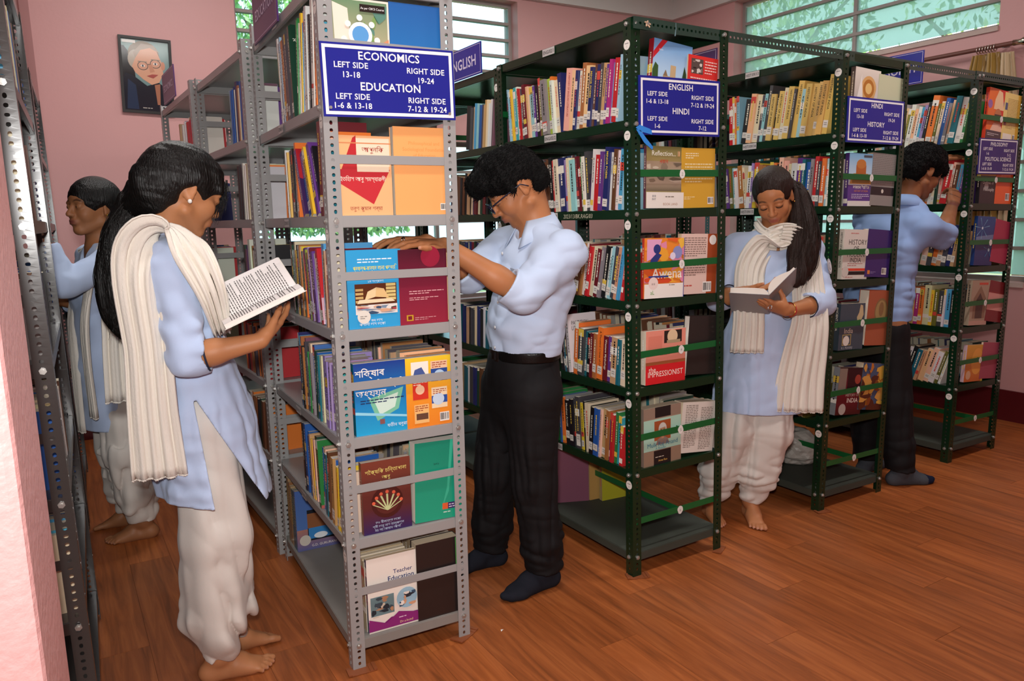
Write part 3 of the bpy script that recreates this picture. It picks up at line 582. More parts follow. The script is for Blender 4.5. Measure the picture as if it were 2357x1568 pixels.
A('E1',2,'l',.078,.182,.222,.014,'a89a6c','6d3a4a',[('g',0,.76,1,1,'9c8a58','7d7a48'),('g',0,.4,1,.76,'b9a690','a58f76'),('g',0,.28,1,.4,'6f6450','a4927c')]+scenery(.0,.42,1,.74,['8c7a66','c9b9a4','6d6152','d8cbb8'],41,16)+[('r',0,0,1,.26,'eae3da'),('t','Reflection... II',.5,.89,.1,'f3efe2',{'w':.85}),('t','II',.85,.89,.11,'d9822e',{}),('t','4জন',.45,.76,.08,'c23a30',{}),('l',.5,.17,.9,.21,1,'8c8378'),('t','BOOK LAND',.64,.07,.05,'b9907a',{}),('t','818',.2,.2,.045,'5a5f6c',{}),('t','BHT',.2,.15,.04,'5a5f6c',{})],'landscape-covered reader titled in pale letters', y0=.014, tilt=.02)
A('E1',2,'r',.25,.172,.22,.016,'d2a034','f0e6d2',[('r',0,0,1,1,'d4a338'),('l',.12,.82,.5,.93,3,'f3e3ba'),('l',.1,.42,.92,.76,7,'efdca8'),('l',.08,.14,.4,.2,2,'efdca8'),('b',.78,.06,.96,.18)],'mustard yellow paperback back cover with bar code')
A('E1',3,'l',.066,.195,.222,.012,'f08a32','d8402f',[('r',0,.24,1,1,'ef8f35')]+scenery(.0,.25,1,1,['f2a83a','e5642c','f4c04c','e88fae','d9502c'],51,26)+[('p',[(.05,.62),(.3,.7),(.42,.98),(.05,.98)],'e6a9cf'),('c',.3,.82,.09,'2c3a7c'),('p',[(.1,.55),(.3,.6),(.42,.72),(.3,.76),(.16,.66)],'2c3a7c'),('c',.82,.76,.12,'8f95c9'),('c',.7,.7,.07,'e8dcf0'),('t','Awena',.56,.42,.2,'faf3e6',{'b':.01}),('r',.1,.345,.6,.375,'32448c'),('r',0,0,1,.24,'f1ece4'),('c',.22,.25,.12,'ecd9d2'),('t','818',.22,.24,.04,'6a5a58',{}),('l',.62,.2,.9,.23,1,'8a827c'),('t','aL',.2,.1,.08,'6fa34c',{}),('r',.985,.0,1,1,'33409a')],'orange abstract-painted paperback with a white title', y0=.014, tilt=.03)
A('E1',3,'r',.246,.19,.23,.02,'e2c4b8','b5552f',[('r',0,0,1,1,'e3c6ba'),('r',.72,.0,1,1,'a34a26'),('l',.08,.62,.68,.95,9,'8d756c'),('l',.06,.3,.68,.58,7,'8d756c'),('l',.06,.12,.5,.17,1,'c2524a'),('c',.86,.9,.1,'f1ece6'),('b',.62,.03,.86,.2)],'pale pink and brown paperback back cover', y0=.014, tilt=.04)
A('E1',4,'l',.075,.2,.205,.03,'e58f7c','e9dcc6',[('r',0,.4,1,1,'e8937f'),('r',.45,.75,.9,.98,'2c2522'),('c',.66,.87,.13,'e3c7a0'),('r',.52,.74,.86,.8,'b09a78'),('r',.06,.6,.4,.9,'dd8470'),('r',0,.36,1,.42,'a8603a'),('r',0,0,1,.36,'d3252b'),('t','the',.16,.28,.1,'f7e8dc',{}),('t','IMPRESSIONIST',.5,.19,.11,'f7e8dc',{'w':.88}),('l',.35,.52,.75,.58,1,'b55a48')],'worn pink and red novel', y0=.014, tilt=.02)
A('E1',4,'r',.285,.172,.232,.03,'2b2624','2b2624',[('r',0,0,1,1,'2d2826')],'plain black cloth-bound book leaning', hard=True, tilt=.09, y0=.02)
A('E1',5,'l',.068,.19,.228,.044,'9b8573','8d7a6c',[('r',0,.82,1,1,'927c6c'),('r',.3,.82,.72,1,'211e20'),('r',0,.26,1,.8,'a9d0bd'),('r',.28,.42,.72,.76,'a0532f')]+head(.5,.58,.15,'b98866','cfc8bf','8c7a70',1.2)+[('t','Mulk Raj Anand',.5,.36,.095,'2f6d8c',{'w':.84}),('t','A Reader',.45,.29,.055,'4d7f92',{}),('r',0,.0,1,.26,'8f7763'),('r',.26,.0,.72,.25,'1f1c1e'),('l',.3,.12,.68,.15,1,'cbbfae'),('t','Anna Rao',.5,.07,.045,'e6b45a',{})],'thick reader with a pale green band and portrait photo', y0=.016)
A('E1',5,'r',.246,.185,.205,.05,'d9d1c6','e7dfcf',[('r',0,0,1,1,'dbd3c9'),('l',.1,.1,.45,.95,26,'7d756c'),('l',.55,.05,.9,.9,26,'7d756c')],'coverless book showing a printed contents page', tilt=.12, y0=.016)
# Hindi and history rack
A('E2',1,'l',.1,.18,.28,.022,'b9aaa0','6a5a54',[('g',0,0,1,1,'8d8078','e6dcd0'),('c',.55,.7,.3,'d9a86a'),('c',.55,.7,.22,'b5742f'),('c',.55,.7,.13,'e9c27a'),('p',[(.1,.5),(.25,.9),(.35,.5)],'efe8df'),('p',[(.75,.5),(.92,.85),(1,.5)],'d8cfc6'),('c',.12,.3,.12,'5a4e4a',.16),('c',.88,.3,.12,'5a4e4a',.16),('r',.4,.25,.68,.48,'cfc6c0')]+scenery(.2,.0,.8,.28,['6d625c','a89c94','cfc7bf','4d4440'],61,12),'book with a photographed church fresco', tilt=.03, y0=.014)
A('E2',1,'r',.265,.185,.262,.02,'c5c9a6','d9d9c0',[('r',0,0,1,1,'c9ccaa')],'plain pale green book', tilt=.04)
A('E2',2,'l',.1,.17,.232,.02,'5a3a86','4c2f78',[('r',0,.1,1,.42,'5d3d8a'),('g',0,.4,1,1,'dbe6ee','7ab6e0'),('r',.2,.55,.82,.62,'c98f4c'),('p',[(.05,.42),(1,.42),(.92,.56),(.12,.56)],'c9964e'),('r',.3,.6,.72,.78,'b5652f'),('c',.51,.8,.2,'c27a3a',.09),('r',.15,.44,.9,.5,'8f6a30'),('t','ভাৰতৰ ইতিহাস',.55,.36,.085,'f4eee2',{'w':.7,'b':.01}),('t','HISTORY OF INDIA',.55,.29,.05,'d98a4a',{}),('l',.15,.14,.9,.24,3,'cdbfe0'),('r',0,0,1,.1,'e0dbd6'),('r',.6,.93,.95,.97,'4a4f58')],'purple book with a temple tower under blue sky', y0=.014)
A('E2',2,'r',.26,.175,.235,.03,'8d8a86','e6c49a',[('r',0,0,1,1,'8f8b87'),('l',.0,.4,1,1,18,'777470'),('r',0,.2,1,.36,'262427'),('c',.5,.28,.05,'d8d2c6',.04)],'grey weave-patterned book with a black band', tilt=.03)
A('E2',3,'l',.09,.185,.225,.026,'dcd5cb','ece3d4',[('r',0,0,1,1,'ded7cd'),('t','HISTORY',.55,.75,.13,'2a2626',{'w':.8}),('t','OF',.5,.62,.12,'2a2626',{}),('t','MODERN',.5,.5,.12,'2a2626',{'w':.8}),('t','INDIA',.5,.39,.12,'2a2626',{}),('l',.2,.26,.8,.34,2,'b98a84'),('r',0,.17,1,.22,'e0482e'),('r',.2,.09,1,.16,'1d1a1b'),('c',.12,.15,.13,'d3ccc3'),('l',.25,.91,.75,.94,1,'d0605a'),('l',.15,.03,.6,.06,1,'c7706a')],'grey-white history book with red and black bands', y0=.014, spinetext='HISTORY OF MODERN INDIA', tilt=.03)
A('E2',3,'r',.255,.185,.22,.03,'3a2768','edd6b2',[('r',0,0,1,1,'3c296c'),('r',.1,.06,.2,.14,'e0863a'),('l',.22,.07,.45,.12,2,'8f83b5'),('b',.68,.06,.88,.2)],'deep purple book with thick cream fore-edge', tilt=.06)
A('E2',4,'l',.095,.18,.215,.034,'3f4d57','36444e',[('r',0,0,1,1,'404e59'),('p',[(.72,.55),(.85,.6),(.95,.75),(.9,.95),(.8,.97),(.76,.8),(.68,.7)],'c9b48a'),('t','India',.38,.42,.14,'e6dcc6',{'w':.4}),('r',.14,.1,.5,.34,'b09a5e'),('r',.17,.12,.47,.32,'3f4d57'),('c',.3,.2,.13,'e4ddd2'),('t','R.S. MUKERJI',.35,.05,.06,'b9c0c2',{'w':.5})],'slate blue ancient history book with a printed statue', y0=.014, tilt=.03, spinetext='ANCIENT INDIA')
A('E2',4,'r',.285,.19,.262,.05,'a8583a','d9b48c',[('r',0,0,1,1,'a95a3c'),('c',.55,.62,.27,'8c6a44',.24),('c',.55,.62,.23,'a58a58',.2),('c',.55,.66,.1,'8c6a44',.13)],'large worn brown leather-like volume with an oval crest', hard=True, tilt=.07, gloss=False)
A('E2',5,'l',.1,.19,.225,.03,'5a2228','8c8f92',[('g',0,0,1,.5,'43181c','7d2230'),('g',0,.5,1,1,'7d2230','2a1418'),('r',.35,.55,.95,.95,'3a1a1e'),('c',.75,.75,.12,'a8483a'),('r',.0,.5,.3,.98,'8f7f72'),('t','HISTORY OF',.6,.42,.07,'ead9cf',{}),('t','INDIA',.62,.31,.12,'f4ece4',{'b':.01}),('c',.25,.12,.14,'b9b0a8')],'dark red history of India book', tilt=.10, y0=.014)
A('E2',5,'r',.262,.185,.225,.04,'6d5a44','e3cfae',[('r',0,0,1,1,'4a5a78')]+scenery(0,0,1,1,['c77a2e','8c4a24','e0b04a','3a4f80','5a2f22','d8a050'],71,34),'book with a colourful battle painting', tilt=.14)
# philosophy rack
A('E3',1,'l',.125,.185,.275,.018,'ea6a32','e0452f',[('r',0,.22,1,1,'ec7434'),('p',[(.55,.22),(1,.22),(1,1),(.6,1)],'d53a30'),('c',.1,.7,.12,'9a6aa8'),('c',.92,.75,.12,'7d4a98'),('p',[(.3,.62),(.85,.62),(.7,.95),(.5,.98),(.34,.8)],'f6cfa2'),('c',.55,.48,.2,'c67a4e',.16),('r',.38,.5,.74,.53,'4a342c'),('p',[(.2,.22),(.9,.22),(.72,.36),(.35,.36)],'f1c2a8'),('r',0,0,1,.22,'4c3f44'),('l',.08,.12,.7,.18,2,'cfc2c2')],'orange book with a drawn man in a white cap', tilt=.05, y0=.014)
A('E3',1,'r',.278,.17,.262,.016,'edd07a','f2e6c8',[('r',0,0,1,1,'efd684'),('r',.8,0,1,1,'e9b34a'),('l',.2,.3,.85,.9,22,'a88a4a'),('r',.06,.66,.2,.8,'4a5a80'),('r',.06,.36,.2,.48,'8c4a4a'),('r',.08,.06,.6,.2,'f6efe0'),('b',.66,.05,.8,.2)],'yellow paperback back cover with tiny portraits', tilt=.05)
A('E3',2,'l',.12,.175,.222,.02,'2a2629','2a2629',[('r',0,0,1,1,'2c282b'),('r',0,.66,1,.76,'d9933c'),('t','Outlines of',.45,.5,.1,'e6e0da',{}),('t','Philosophy',.5,.34,.1,'e6e0da',{}),('c',.35,.4,.12,'9c9694')],'black philosophy book with an orange band', y0=.014)
A('E3',2,'r',.272,.17,.222,.016,'ea5f2c','ea5f2c',[('r',0,0,1,1,'ec6430'),('l',.25,.62,.85,.8,4,'f29a62'),('b',.62,.08,.86,.26)],'bright orange paperback back cover with bar code')
A('E3',3,'l',.12,.18,.262,.018,'22407c','22407c',[('g',0,0,1,1,'1f2f66','1f4a86'),('p',[(.0,.45),(1,.52),(1,.64),(0,.58)],'6f7fa4'),('c',.3,.76,.04,'e6f4fa')]+[('p',[(.3,.76),(.3+.4*cos(a),.76+.22*sin(a)),(.3+.4*cos(a+.06),.76+.22*sin(a+.06))],'7fc4e0') for a in (.2,.9,1.9,3,3.9,4.6,5.4)]+[('c',.75,.32,.05,'bfe4f2')]+[('p',[(.75,.32),(.75+.3*cos(a),.32+.18*sin(a)),(.75+.3*cos(a+.08),.32+.18*sin(a+.08))],'4f9cc8') for a in (.5,1.7,2.8,4,5.2)],'blue book with printed starbursts', tilt=.03, y0=.014)
A('E3',3,'r',.275,.17,.232,.016,'a8334e','a8334e',[('r',0,0,1,1,'ab3751')],'plain crimson pink book leaning', tilt=.14, gloss=False)
A('E3',4,'l',.12,.178,.245,.026,'b09a84','b9a58c',[('r',0,0,1,1,'ab957e'),('p',[(.15,.15),(.15,.6),(.5,.88),(.85,.6),(.85,.15)],'8c6f58'),('p',[(.3,.15),(.3,.55),(.5,.72),(.7,.55),(.7,.15)],'4f3a30'),('r',0,0,1,.1,'c29a88'),('r',.4,.9,.9,.95,'c8503c')],'stone-coloured book with a pointed arch photo', tilt=.04, y0=.014)
A('E3',4,'r',.275,.172,.225,.022,'7a2226','ecdcc2',[('r',0,0,1,1,'7c2428'),('r',0,.28,1,.72,'d99a90'),('r',0,.7,1,.73,'8c2c2c')],'maroon and salmon book with bent cover', tilt=.14)
A('E3',5,'l',.12,.19,.205,.02,'d9822f','d9b9c4',[('g',0,0,1,1,'c9692c','d9a23c'),('c',.6,.55,.3,'e9a545',.36),('r',.9,0,1,1,'c9b03a'),('c',.2,.18,.13,'d9b08a')],'orange gold paperback', tilt=.06, y0=.014)
A('E3',5,'r',.272,.172,.205,.012,'a34a5c','a34a5c',[('r',0,0,1,1,'a64d5f')],'dull pink paperback', tilt=.09, gloss=False)
# ---- rows of spines.  token: colour letter + relative thickness [h + height in cm]; @n sets the lean in degrees (+ = top towards the near post)
ROWS = {
 ('G',1): (.27, "@-4 W14 K16 A14 o20h26 D16 O10h27 Y8h26 D14 W12 G16h29 G18h28 @7 g14h29 t14 g10 W12 Y14h29 b8 C14h29 D12 O12 W20h29 K18 O14h30 W20h30 K14 O12 W16h30 b12h22"),
 ('G',2): (.225,"@-2 O10 W10 C12 F10 W14 K14 K16 D10 O16h24 @-22 P24h225 B34h215 G22h205 Y20 m24h215 W8 P22 K16h22 @0 r26h27 O14h24 S12 T12h20"),
 ('G',3): (.235,"@-3 K22h25 o10 G12 D14 C12h25 u14 Y12 K16 o16h24 Y12 G10 O10 @-9 P24 T12 l12 m16 p12 r22 P20 C10 K14 R18h235 @0 b24h25 A10 u14h23 r16 N14 W10 C10"),
 ('G',4): (.22, "@-3 N10h26 b14h25 o14h25 K16 o8 m14h25 D12h24 G16 g8 C20h24 d14 B24h24 @3 G16h23 B14 @0 T10 C18 s12 p22 d12 p24h215 p18 P22 r8 R18 t8"),
 ('G',5): (.225,"@-3 K16h25 B22h25 B20 B16 D10 u12 Y12 S18 B12 G26h24 g20h235 @3 B10 r16 S20 T22 W10 U16 T20 c24 d14 B8 Y18 Y20 C14h20"),
 ('E1',1): (.222,"@-5 A6 A6 A6 A14 Y9 W20 t16 W12 R6 W12 D14 r20 s16 A28 P14 K18 M14 V16 d32h22 l18 O12 W14 C20 N24h23 @8 S38h235 s18 N14h22 W16 o24h24 s30 N18 U14 N18 D14 u22 P14 M16 b14 R24h22 A12"),
 ('E1',2): (.215,"@-4 P16 c8 B10 W20 D12 U20 U24 K18 R6 C22 N34 p20 C16 A26 r14 r18 g8 W14 D20h225 @6 W14h23 R22 P14 Y12 N24h23 W12 U16h22 W14 b20 A18"),
 ('E1',3): (.205,"@-3 K16 D20 B12 U18 C14 @12 U14 K18 D24h20 U24 o10 W20h21 r8 R16 C24 r20h19 d12 K20 W12 A12 D26 u14 b10 W8 R10h18"),
 ('E1',4): (.19, "@-6 K12 D8 R10 T8 D8 W16h24 @5 o14 O20h215 D30 T8 K22 r16 o18 O30h21 r26 P26 u30 T16 C22"),
 ('E1',5): (.205,"@-3 Y18h18 N10 r8 g20h22 g16 B10 O18 d6 K22 K20 D16 D24h22 Y14 K14 C22h205 @5 K20 B26h20 S8 u26 o14 N14 R14 g14 t16 R16h16"),
 ('E2',1): (.225,"@-3 R22h23 W12 O8 A14 @8 K30h21 s26h23 C30 D14 A14 D16h255 F26 K10 F24 C18 F26 D10 F26h25 A16 F26 F26 F20 F26 F22h25"),
 ('E2',2): (.21, "@-6 V20 P14 V16 A14 W18 o24h21 C10 @3 W20 p10 Y26 o20 o16 m16 A18 O14 K10 S22h23 S26 C12 W26 P26h22 T14 B26 d14 R18h22 D14 O18 A12 W10"),
 ('E2',3): (.2, "@8 K22 D20 r18 N24 T20 U20 K18 D26 c14 O16 W12 K20 @10 U20 K18 N20 R14 m12 P14 D20 V14 u24 g16h17"),
 ('E2',4): (.19, "@7 K22 N20 U24 D18 G16 r22 c20 K26 T14 O12 @7 K20 D24 r20 Y18 W14 W18 u22 R26h21 Y18 C16"),
 ('E2',5): (.185,"@12 K22 D24 U20 N18 r20 T24 c18 @20 U24 m20 p14 R12 p12 B18 t24h20 P16 C12 u16 V10"),
 ('E3',1): (.22, "@-4 S12 C18 A14 K18h22 @9 D20 W20h24 s22 V12 W20h23 s14 W16 b14 p16 K14h23 O30h26 V12 C14 B18h24 d14 s14 T26h24 W26h23 g12"),
 ('E3',2): (.21, "@3 D16 U20 Y18 c14 R10 O10 W20 c18 O14 W16 C14 G10 S14 @8 R30h235 S10 U18 b14 P10"),
 ('E3',3): (.2, "@8 t12 O14 K12 R18 W24 o10 W18 o20 O18 g10 S30 D22 O24h22 u22 D20 N22h22 u16"),
 ('E3',4): (.205,"@2 C10 T16 F18 S44h22 K16 W20 O22 F22 M20 O18 C32h22 Y16 V18 D26 W8 b20h205 K14"),
 ('E3',5): (.19, "@16 A20 T16 d26 W18 K20h20 T26 u14 s26 S26h20 W26 V14 W12"),
}
STXT = {('G',2,9):('EDUCATIONAL PSYCHOLOGY',),('G',2,10):('EDUCATIONAL PSYCHOLOGY',),('E1',1,24):('A HISTORY OF ENGLISH LITERATURE','b5443c'),('E1',1,30):('MINOR POEMS','f0d23c'),('E1',2,23):('MINOR POEMS','f0d23c'),('E1',2,24):('THE ODYSSEY',),('E1',1,34):('Alfred Tennyson',),('E1',5,8):('Matthew Arnold',),('E1',4,13):('A Thousand Cranes of Life',),('E1',4,14):('Western Mythology',),('E1',3,10):('ADVAITA VEDANTA',),('E1',3,15):('GHOSTS',)}
for i in (10,12,14,16,18,19,20,21,22): STXT[('E2',1,i)] = ('HISTORY OF INDIA',)
COVART = {('G',1,9):[('t','শৈক্ষিক',.35,.86,.13,'e9ecdf',{}),('r',.25,.05,.45,.2,'cfcabf')],('G',1,10):[('t','শৈক্ষিক',.4,.84,.13,'e9ecdf',{}),('c',.22,.1,.14,'cfcabf')],
 ('G',2,9):[('r',0,0,1,1,'b0242f'),('p',[(0,0),(1,0),(1,.3),(0,.55)],'3a2050')],('G',2,10):[('r',0,0,1,1,'1d82c4')],('G',2,11):[('p',[(.2,.5),(.9,.45),(.9,.8),(.3,.9)],'b9a9a0')],('G',3,21):[('t','শিক্ষা',.6,.6,.14,'f1c33c',{})],('G',3,21+0):[('r',0,.0,1,.35,'d9a8b4'),('t','শি',.6,.68,.2,'f1d35c',{})],
 ('G',4,11):[('g',0,0,1,1,'4f86c8','4672b4'),('t','ভাৰতৰ শি',.5,.9,.11,'f3cf3a',{'b':.01}),('l',.2,.68,.85,.76,1,'e9eef4')]+scenery(.05,.02,.95,.3,['d9dfe8','8fa6cc','f2f2f0','5a74a8'],81,12),
 ('G',5,10):[('t','শিক্ষা',.45,.82,.16,'dfe9d4',{}),('r',0,0,1,.05,'b5605a')],
 ('E1',1,23):[('t','ENGLISH',.6,.84,.13,'eef0e8',{}),('t','DICTIONARY',.6,.7,.13,'eef0e8',{'w':.9}),('r',.3,.55,.5,.57,'e0a04a')],
 ('E1',2,18):[('g',0,.0,1,.62,'4a2a66','3a3038'),('t','B.A. Alternative English',.5,.92,.05,'e9e4dc',{'w':.66}),('t','THE GOLD BUG',.56,.85,.11,'e0a93c',{'w':.9}),('t','SHANTI',.55,.69,.1,'e0a93c',{}),('l',.3,.77,.7,.8,1,'d9d3ca'),('l',.3,.6,.7,.64,1,'d9d3ca')]+head(.5,.28,.24,'ecc79a','5a3f2c','2c2830',1.35)+[('c',.3,.2,.13,'cfd3e2')],
 ('E1',4,5):[('t','PARTITION',.42,.85,.12,'2c2a2a',{'w':.6}),('t','LITERATURE',.45,.76,.12,'2c2a2a',{'w':.66}),('t','An Anthology',.5,.66,.085,'4a4644',{'w':.6})]+[('l',.3,.44-.045*i,.85,.47-.045*i,1,'4a4644') for i in range(7)],
 ('E1',5,14):[('r',.08,.68,.95,.95,'1f1c1d'),('t','KALIDASA',.5,.86,.085,'f0ece2',{}),('t','THE LOOM OF TIME',.52,.77,.085,'f0ece2',{'w':.8}),('r',.08,.05,.95,.68,'ecd9d0')]+scenery(.12,.1,.9,.6,['d9a592','c98a78','e6c2b2','b5766a'],91,9),
 ('E2',1,0):[('t','Social Formations and',.5,.8,.075,'f6ece4',{'w':.85}),('t','Cultural Patterns of the',.5,.7,.075,'f6ece4',{'w':.88}),('t','Ancient World',.55,.6,.075,'f6ece4',{}),('r',.35,.5,.65,.54,'b9a084'),('r',.0,.14,.38,.33,'5a2420'),('r',.42,.16,.92,.4,'b0706a'),('p',[(0,0),(1,0),(1,.14),(0,.1)],'5c2a20'),('p',[(.1,.1),(.9,.12),(.6,.04)],'c9a83a')],
 ('E2',2,5):[('r',0,.0,1,.32,'9c4d24'),('r',0,.34,1,.4,'b9a03c'),('r',0,.4,1,1,'efe3cb'),('r',.05,.42,.32,.6,'e0602a'),('r',.32,.42,.9,.6,'9fb0bc'),('t','প্ৰাচীন ভাৰত',.5,.84,.14,'4a3a2c',{'w':.8}),('l',.15,.64,.9,.76,3,'6a5a4c'),('c',.35,.16,.14,'d9d3ca')]}
def parse(s):
    out = []; lean = 0
    for tk in s.split():
        if tk[0] == '@': lean = float(tk[1:]); continue
        m = re.match(r'([A-Za-z])(\d+)(?:h(\d+))?$', tk); hh = m.group(3)
        out.append((m.group(1), float(m.group(2))/1000, (float(hh)/(100 if len(hh) == 2 else 1000)) if hh else None, lean))
    return out
ZS = np.linspace(0, .30, 61)
def extents(t, h, a):
    """left / right edge of a leaning book against height, its lowest corner at s = 0"""
    c, s = cos(a), sin(abs(a))
    P = [(0,0),(-t*c,t*s),(-t*c+h*s,t*s+h*c),(h*s,h*c)] if a >= 0 else [(0,0),(t*c,t*s),(t*c-h*s,t*s+h*c),(-h*s,h*c)]
    lo = np.full(ZS.shape, np.nan); hi = lo.copy()
    for i in range(4):
        (x0,z0),(x1,z1) = P[i], P[(i+1)%4]
        if abs(z1-z0) < 1e-9: continue
        f = (ZS-z0)/(z1-z0); ok = (f >= -1e-6)&(f <= 1+1e-6); x = x0+(x1-x0)*f
        lo = np.where(ok, np.fmin(lo, x), lo); hi = np.where(ok, np.fmax(hi, x), hi)
    return lo, hi, P
def pack(row, scale, s0=0.):
    pos = []; front = np.full(ZS.shape, s0)   # nothing may stand left of the far post
    for (c, t, h, a) in row:
        lo, hi, P = extents(t*scale, h, a)
        sh = np.nanmax(front-lo); pos.append(sh)
        front = np.fmax(front, np.where(np.isnan(hi), -9, hi+sh+.0006))
    return pos, float(np.nanmax(front))
QUEUE = []
def size_px(mw, t, h):
    p = mw @ Vector((0, t/2, h/2)); dd = (p-CAMP).length
    return (t+.02)*h/dd/dd
def row_books(rk, lv, spec, side='l', s_far=None, s_near=None, lite=False, names=True, only_geo=None):
    root, W, L, lvs = RACKS[rk]; bpy.context.view_layer.update()
    dh, txt = spec; rd = random.Random(sum(map(ord, txt))+lv)
    row = []
    for (c, t, h, a) in parse(txt):
        hh = (h or dh*rd.uniform(.93,1.03)); row.append((c, t, hh, radians(a)+rd.uniform(-.008,.008)))
    y_far = s_far if s_far is not None else L-.045; y_near = s_near if s_near is not None else USED.get((rk,lv,side), .03)+.003
    room = y_far-y_near
    a, b = .3, 1.15
    for _ in range(22):
        m = (a+b)/2
        if pack(row, m)[1] <= room: a = m
        else: b = m
    pos, _e = pack(row, a); n = len(row); z = lvs[lv]+.0002
    if _e < room-.01: y_far = y_near+_e
    for i, ((c, t, h, al), sp) in enumerate(zip(row, pos)):
        t *= a; d = rd.uniform(.128,.158) if W < .42 else rd.uniform(.135,.17)
        d = min(d, W/2-.03)
        xs = .006+rd.uniform(0,.014); col = hexc(PAL[c][0]); col = tuple(max(0, min(1, q*rd.uniform(.9,1.08))) for q in col[:3])+(1,)
        if side == 'l':
            y = y_far-sp
            if al >= 0: M = Matrix.Translation((xs, y, z)) @ Matrix.Rotation(al, 4, 'X')
            else: M = Matrix.Translation((xs, y-t*cos(al), z+t*sin(-al))) @ Matrix.Rotation(al, 4, 'X')
        else:
            y = y_far-sp; M = Matrix.Translation((W-xs, y, z+(0 if al >= 0 else t*sin(-al)))) @ Matrix.Rotation(al, 4, 'X') @ Matrix.Translation((0, t if al >= 0 else 0, 0)) @ Matrix.Rotation(pi, 4, 'Z')
            if al < 0: M = Matrix.Translation((W-xs, y-t*cos(al), z+t*sin(-al))) @ Matrix.Rotation(al, 4, 'X') @ Matrix.Translation((0, t, 0)) @ Matrix.Rotation(pi, 4, 'Z')
        mw = root.matrix_world @ M
        if only_geo is not None:
            only_geo(mw, d, t, h, col, rd); continue
        k = n-1-i
        size = 'thin' if t < .011 else ('thick' if t > .022 else ('tall' if h > dh*1.06 else ('slim' if t < .015 else 'upright' if abs(al) < .07 else 'leaning')))
        lab = '%s %s book, %s from the near post, %s shelf of the %s' % (size, PAL[c][1], ORD[k], SHELF[lv], RNAME[rk])
        st = STXT.get((rk,lv,i)); art = COVART.get((rk,lv,i))
        if st: st = (st[0], hexc(st[1]) if len(st) > 1 else contrast(col))
        st_ = rd.random() < .72
        QUEUE.append((size_px(mw, t, h), len(QUEUE), (mw, d, t, h, col, lab, rd, st_, art, st, '%s shelf books of the %s' % (SHELF[lv], RNAME[rk]))))
for (rk, lv), spec in ROWS.items():
    far = None; near = None
    row_books(rk, lv, spec, s_far=far, s_near=near)
# ---- books too deep in the racks to single out: one mass per row
def far_mass(name, label, jobs):
    mb = MB()
    def geo(mw, d, t, h, col, rd):
        mb.box((0,0,0), (d,t,h), M=mw, cols=[col,hexc('d9cdb6'),col,hexc('d6c8ae'),col,col])
    for rk, lv, spec, side, f, n in jobs: row_books(rk, lv, spec, side, f, n, only_geo=geo)
    mb.build(name, M_PRINT, None, label=label, cat='books', kind='stuff')
def rtok(seed, n, pal='WKGgRrOoYBbNTPpDdCcUuSAm'):
    rr = random.Random(seed); lean = rr.choice([-6,-3,0,4,7])
    return "@%d " % lean + ' '.join('%s%d' % (rr.choice(pal), rr.randint(9,26)) for _ in range(n))
jobs = []
for lv in range(1,6): jobs.append(('G',lv,(.225,rtok(lv,26,'WCdDuSsKBo')),'r',.89,USED.get(('G',lv,'r'),.05)+.004))
far_mass('book_mass','books standing on the far face of the grey rack, seen over their tops',jobs)
jobs = []
for rk in ('E1','E2','E3'):
    for lv in range(1,6): jobs.append((rk,lv,(.205,rtok(lv*7+len(jobs),30,'KDUrGNuCdTo')),'r',.86 if rk != 'E3' or lv != 3 else .5,(USED.get((rk,lv,'r'),.05)+.004)))
far_mass('book_mass','books standing on the far face of the green racks, in shade',jobs)
jobs = []
specs2 = [(.22,"@3 A14 B14 B12 B14 N10 W10 N30h24 o14 o18 C14 b12 B14 m14 P12 W20"),(.22,"@4 K30 D20 K18 T14 W16 R10 W14 o8 C16 O14 W12"),(.22,"@0 G20 m24 P14 P14 P14 W30h25 l16 o12 K14 Y8 W20 K14"),(.22,rtok(4,16,'DUKoOYRG')),(.22,rtok(5,16,'OUoGKd'))]
for lv in range(1,6): jobs.append(('G2',lv,specs2[lv-1],'l',.86,.05)); jobs.append(('G3',lv,(.2,rtok(lv+20,20,'NoWdCBuR')),'l',.86,.05)); jobs.append(('G2',lv,(.22,rtok(lv+40,18,'KDUud')),'r',.86,.05))
far_mass('book_mass','books in the two grey racks towards the portrait wall',jobs)
jobs = []
for lv in range(1,6):
    s1 = (.21,"@8 K40 D20 s12 b16 A10 B20 D14 u16 c14 C16 W14 W16 D10 m12") if lv == 1 else (.2,rtok(lv+60,22,'KDUNGrWuTC'))
    jobs.append(('E1b',lv,s1,'l',.86,.05))
    for rk in ('E2b','E3b'): jobs.append((rk,lv,(.2,rtok(lv+80+len(jobs),24,'KDUrNTWuo')),'l',.86,.05))
    if lv not in (3,): jobs.append(('E1b',lv,(.19,rtok(lv+120,20,'KDUrN')),'r',.86,.05)); jobs.append(('E2b',lv,(.19,rtok(lv+130,20,'KDUrN')),'r',.86,.05))
    if lv in (1,2,4,5): jobs.append(('E1c',lv,(.2,rtok(lv+150,20,'KDUrNW')),'l',.8,.05)); jobs.append(('E2c',lv,(.2,rtok(lv+170,20,'KDUrNW')),'l',.8,.05))
far_mass('book_mass','books in the green racks behind the front ones, mostly dark spines',jobs)
jobs = []
for rk in ('L1','L2','L3'):
    for lv in range(1,6): jobs.append((rk,lv,(.21,rtok(lv+200+ord(rk[1]),16,'dWDNBbUC')),'r',.86,.06))
far_mass('book_mass','books in the steel racks by the door, seen edge-on',jobs)
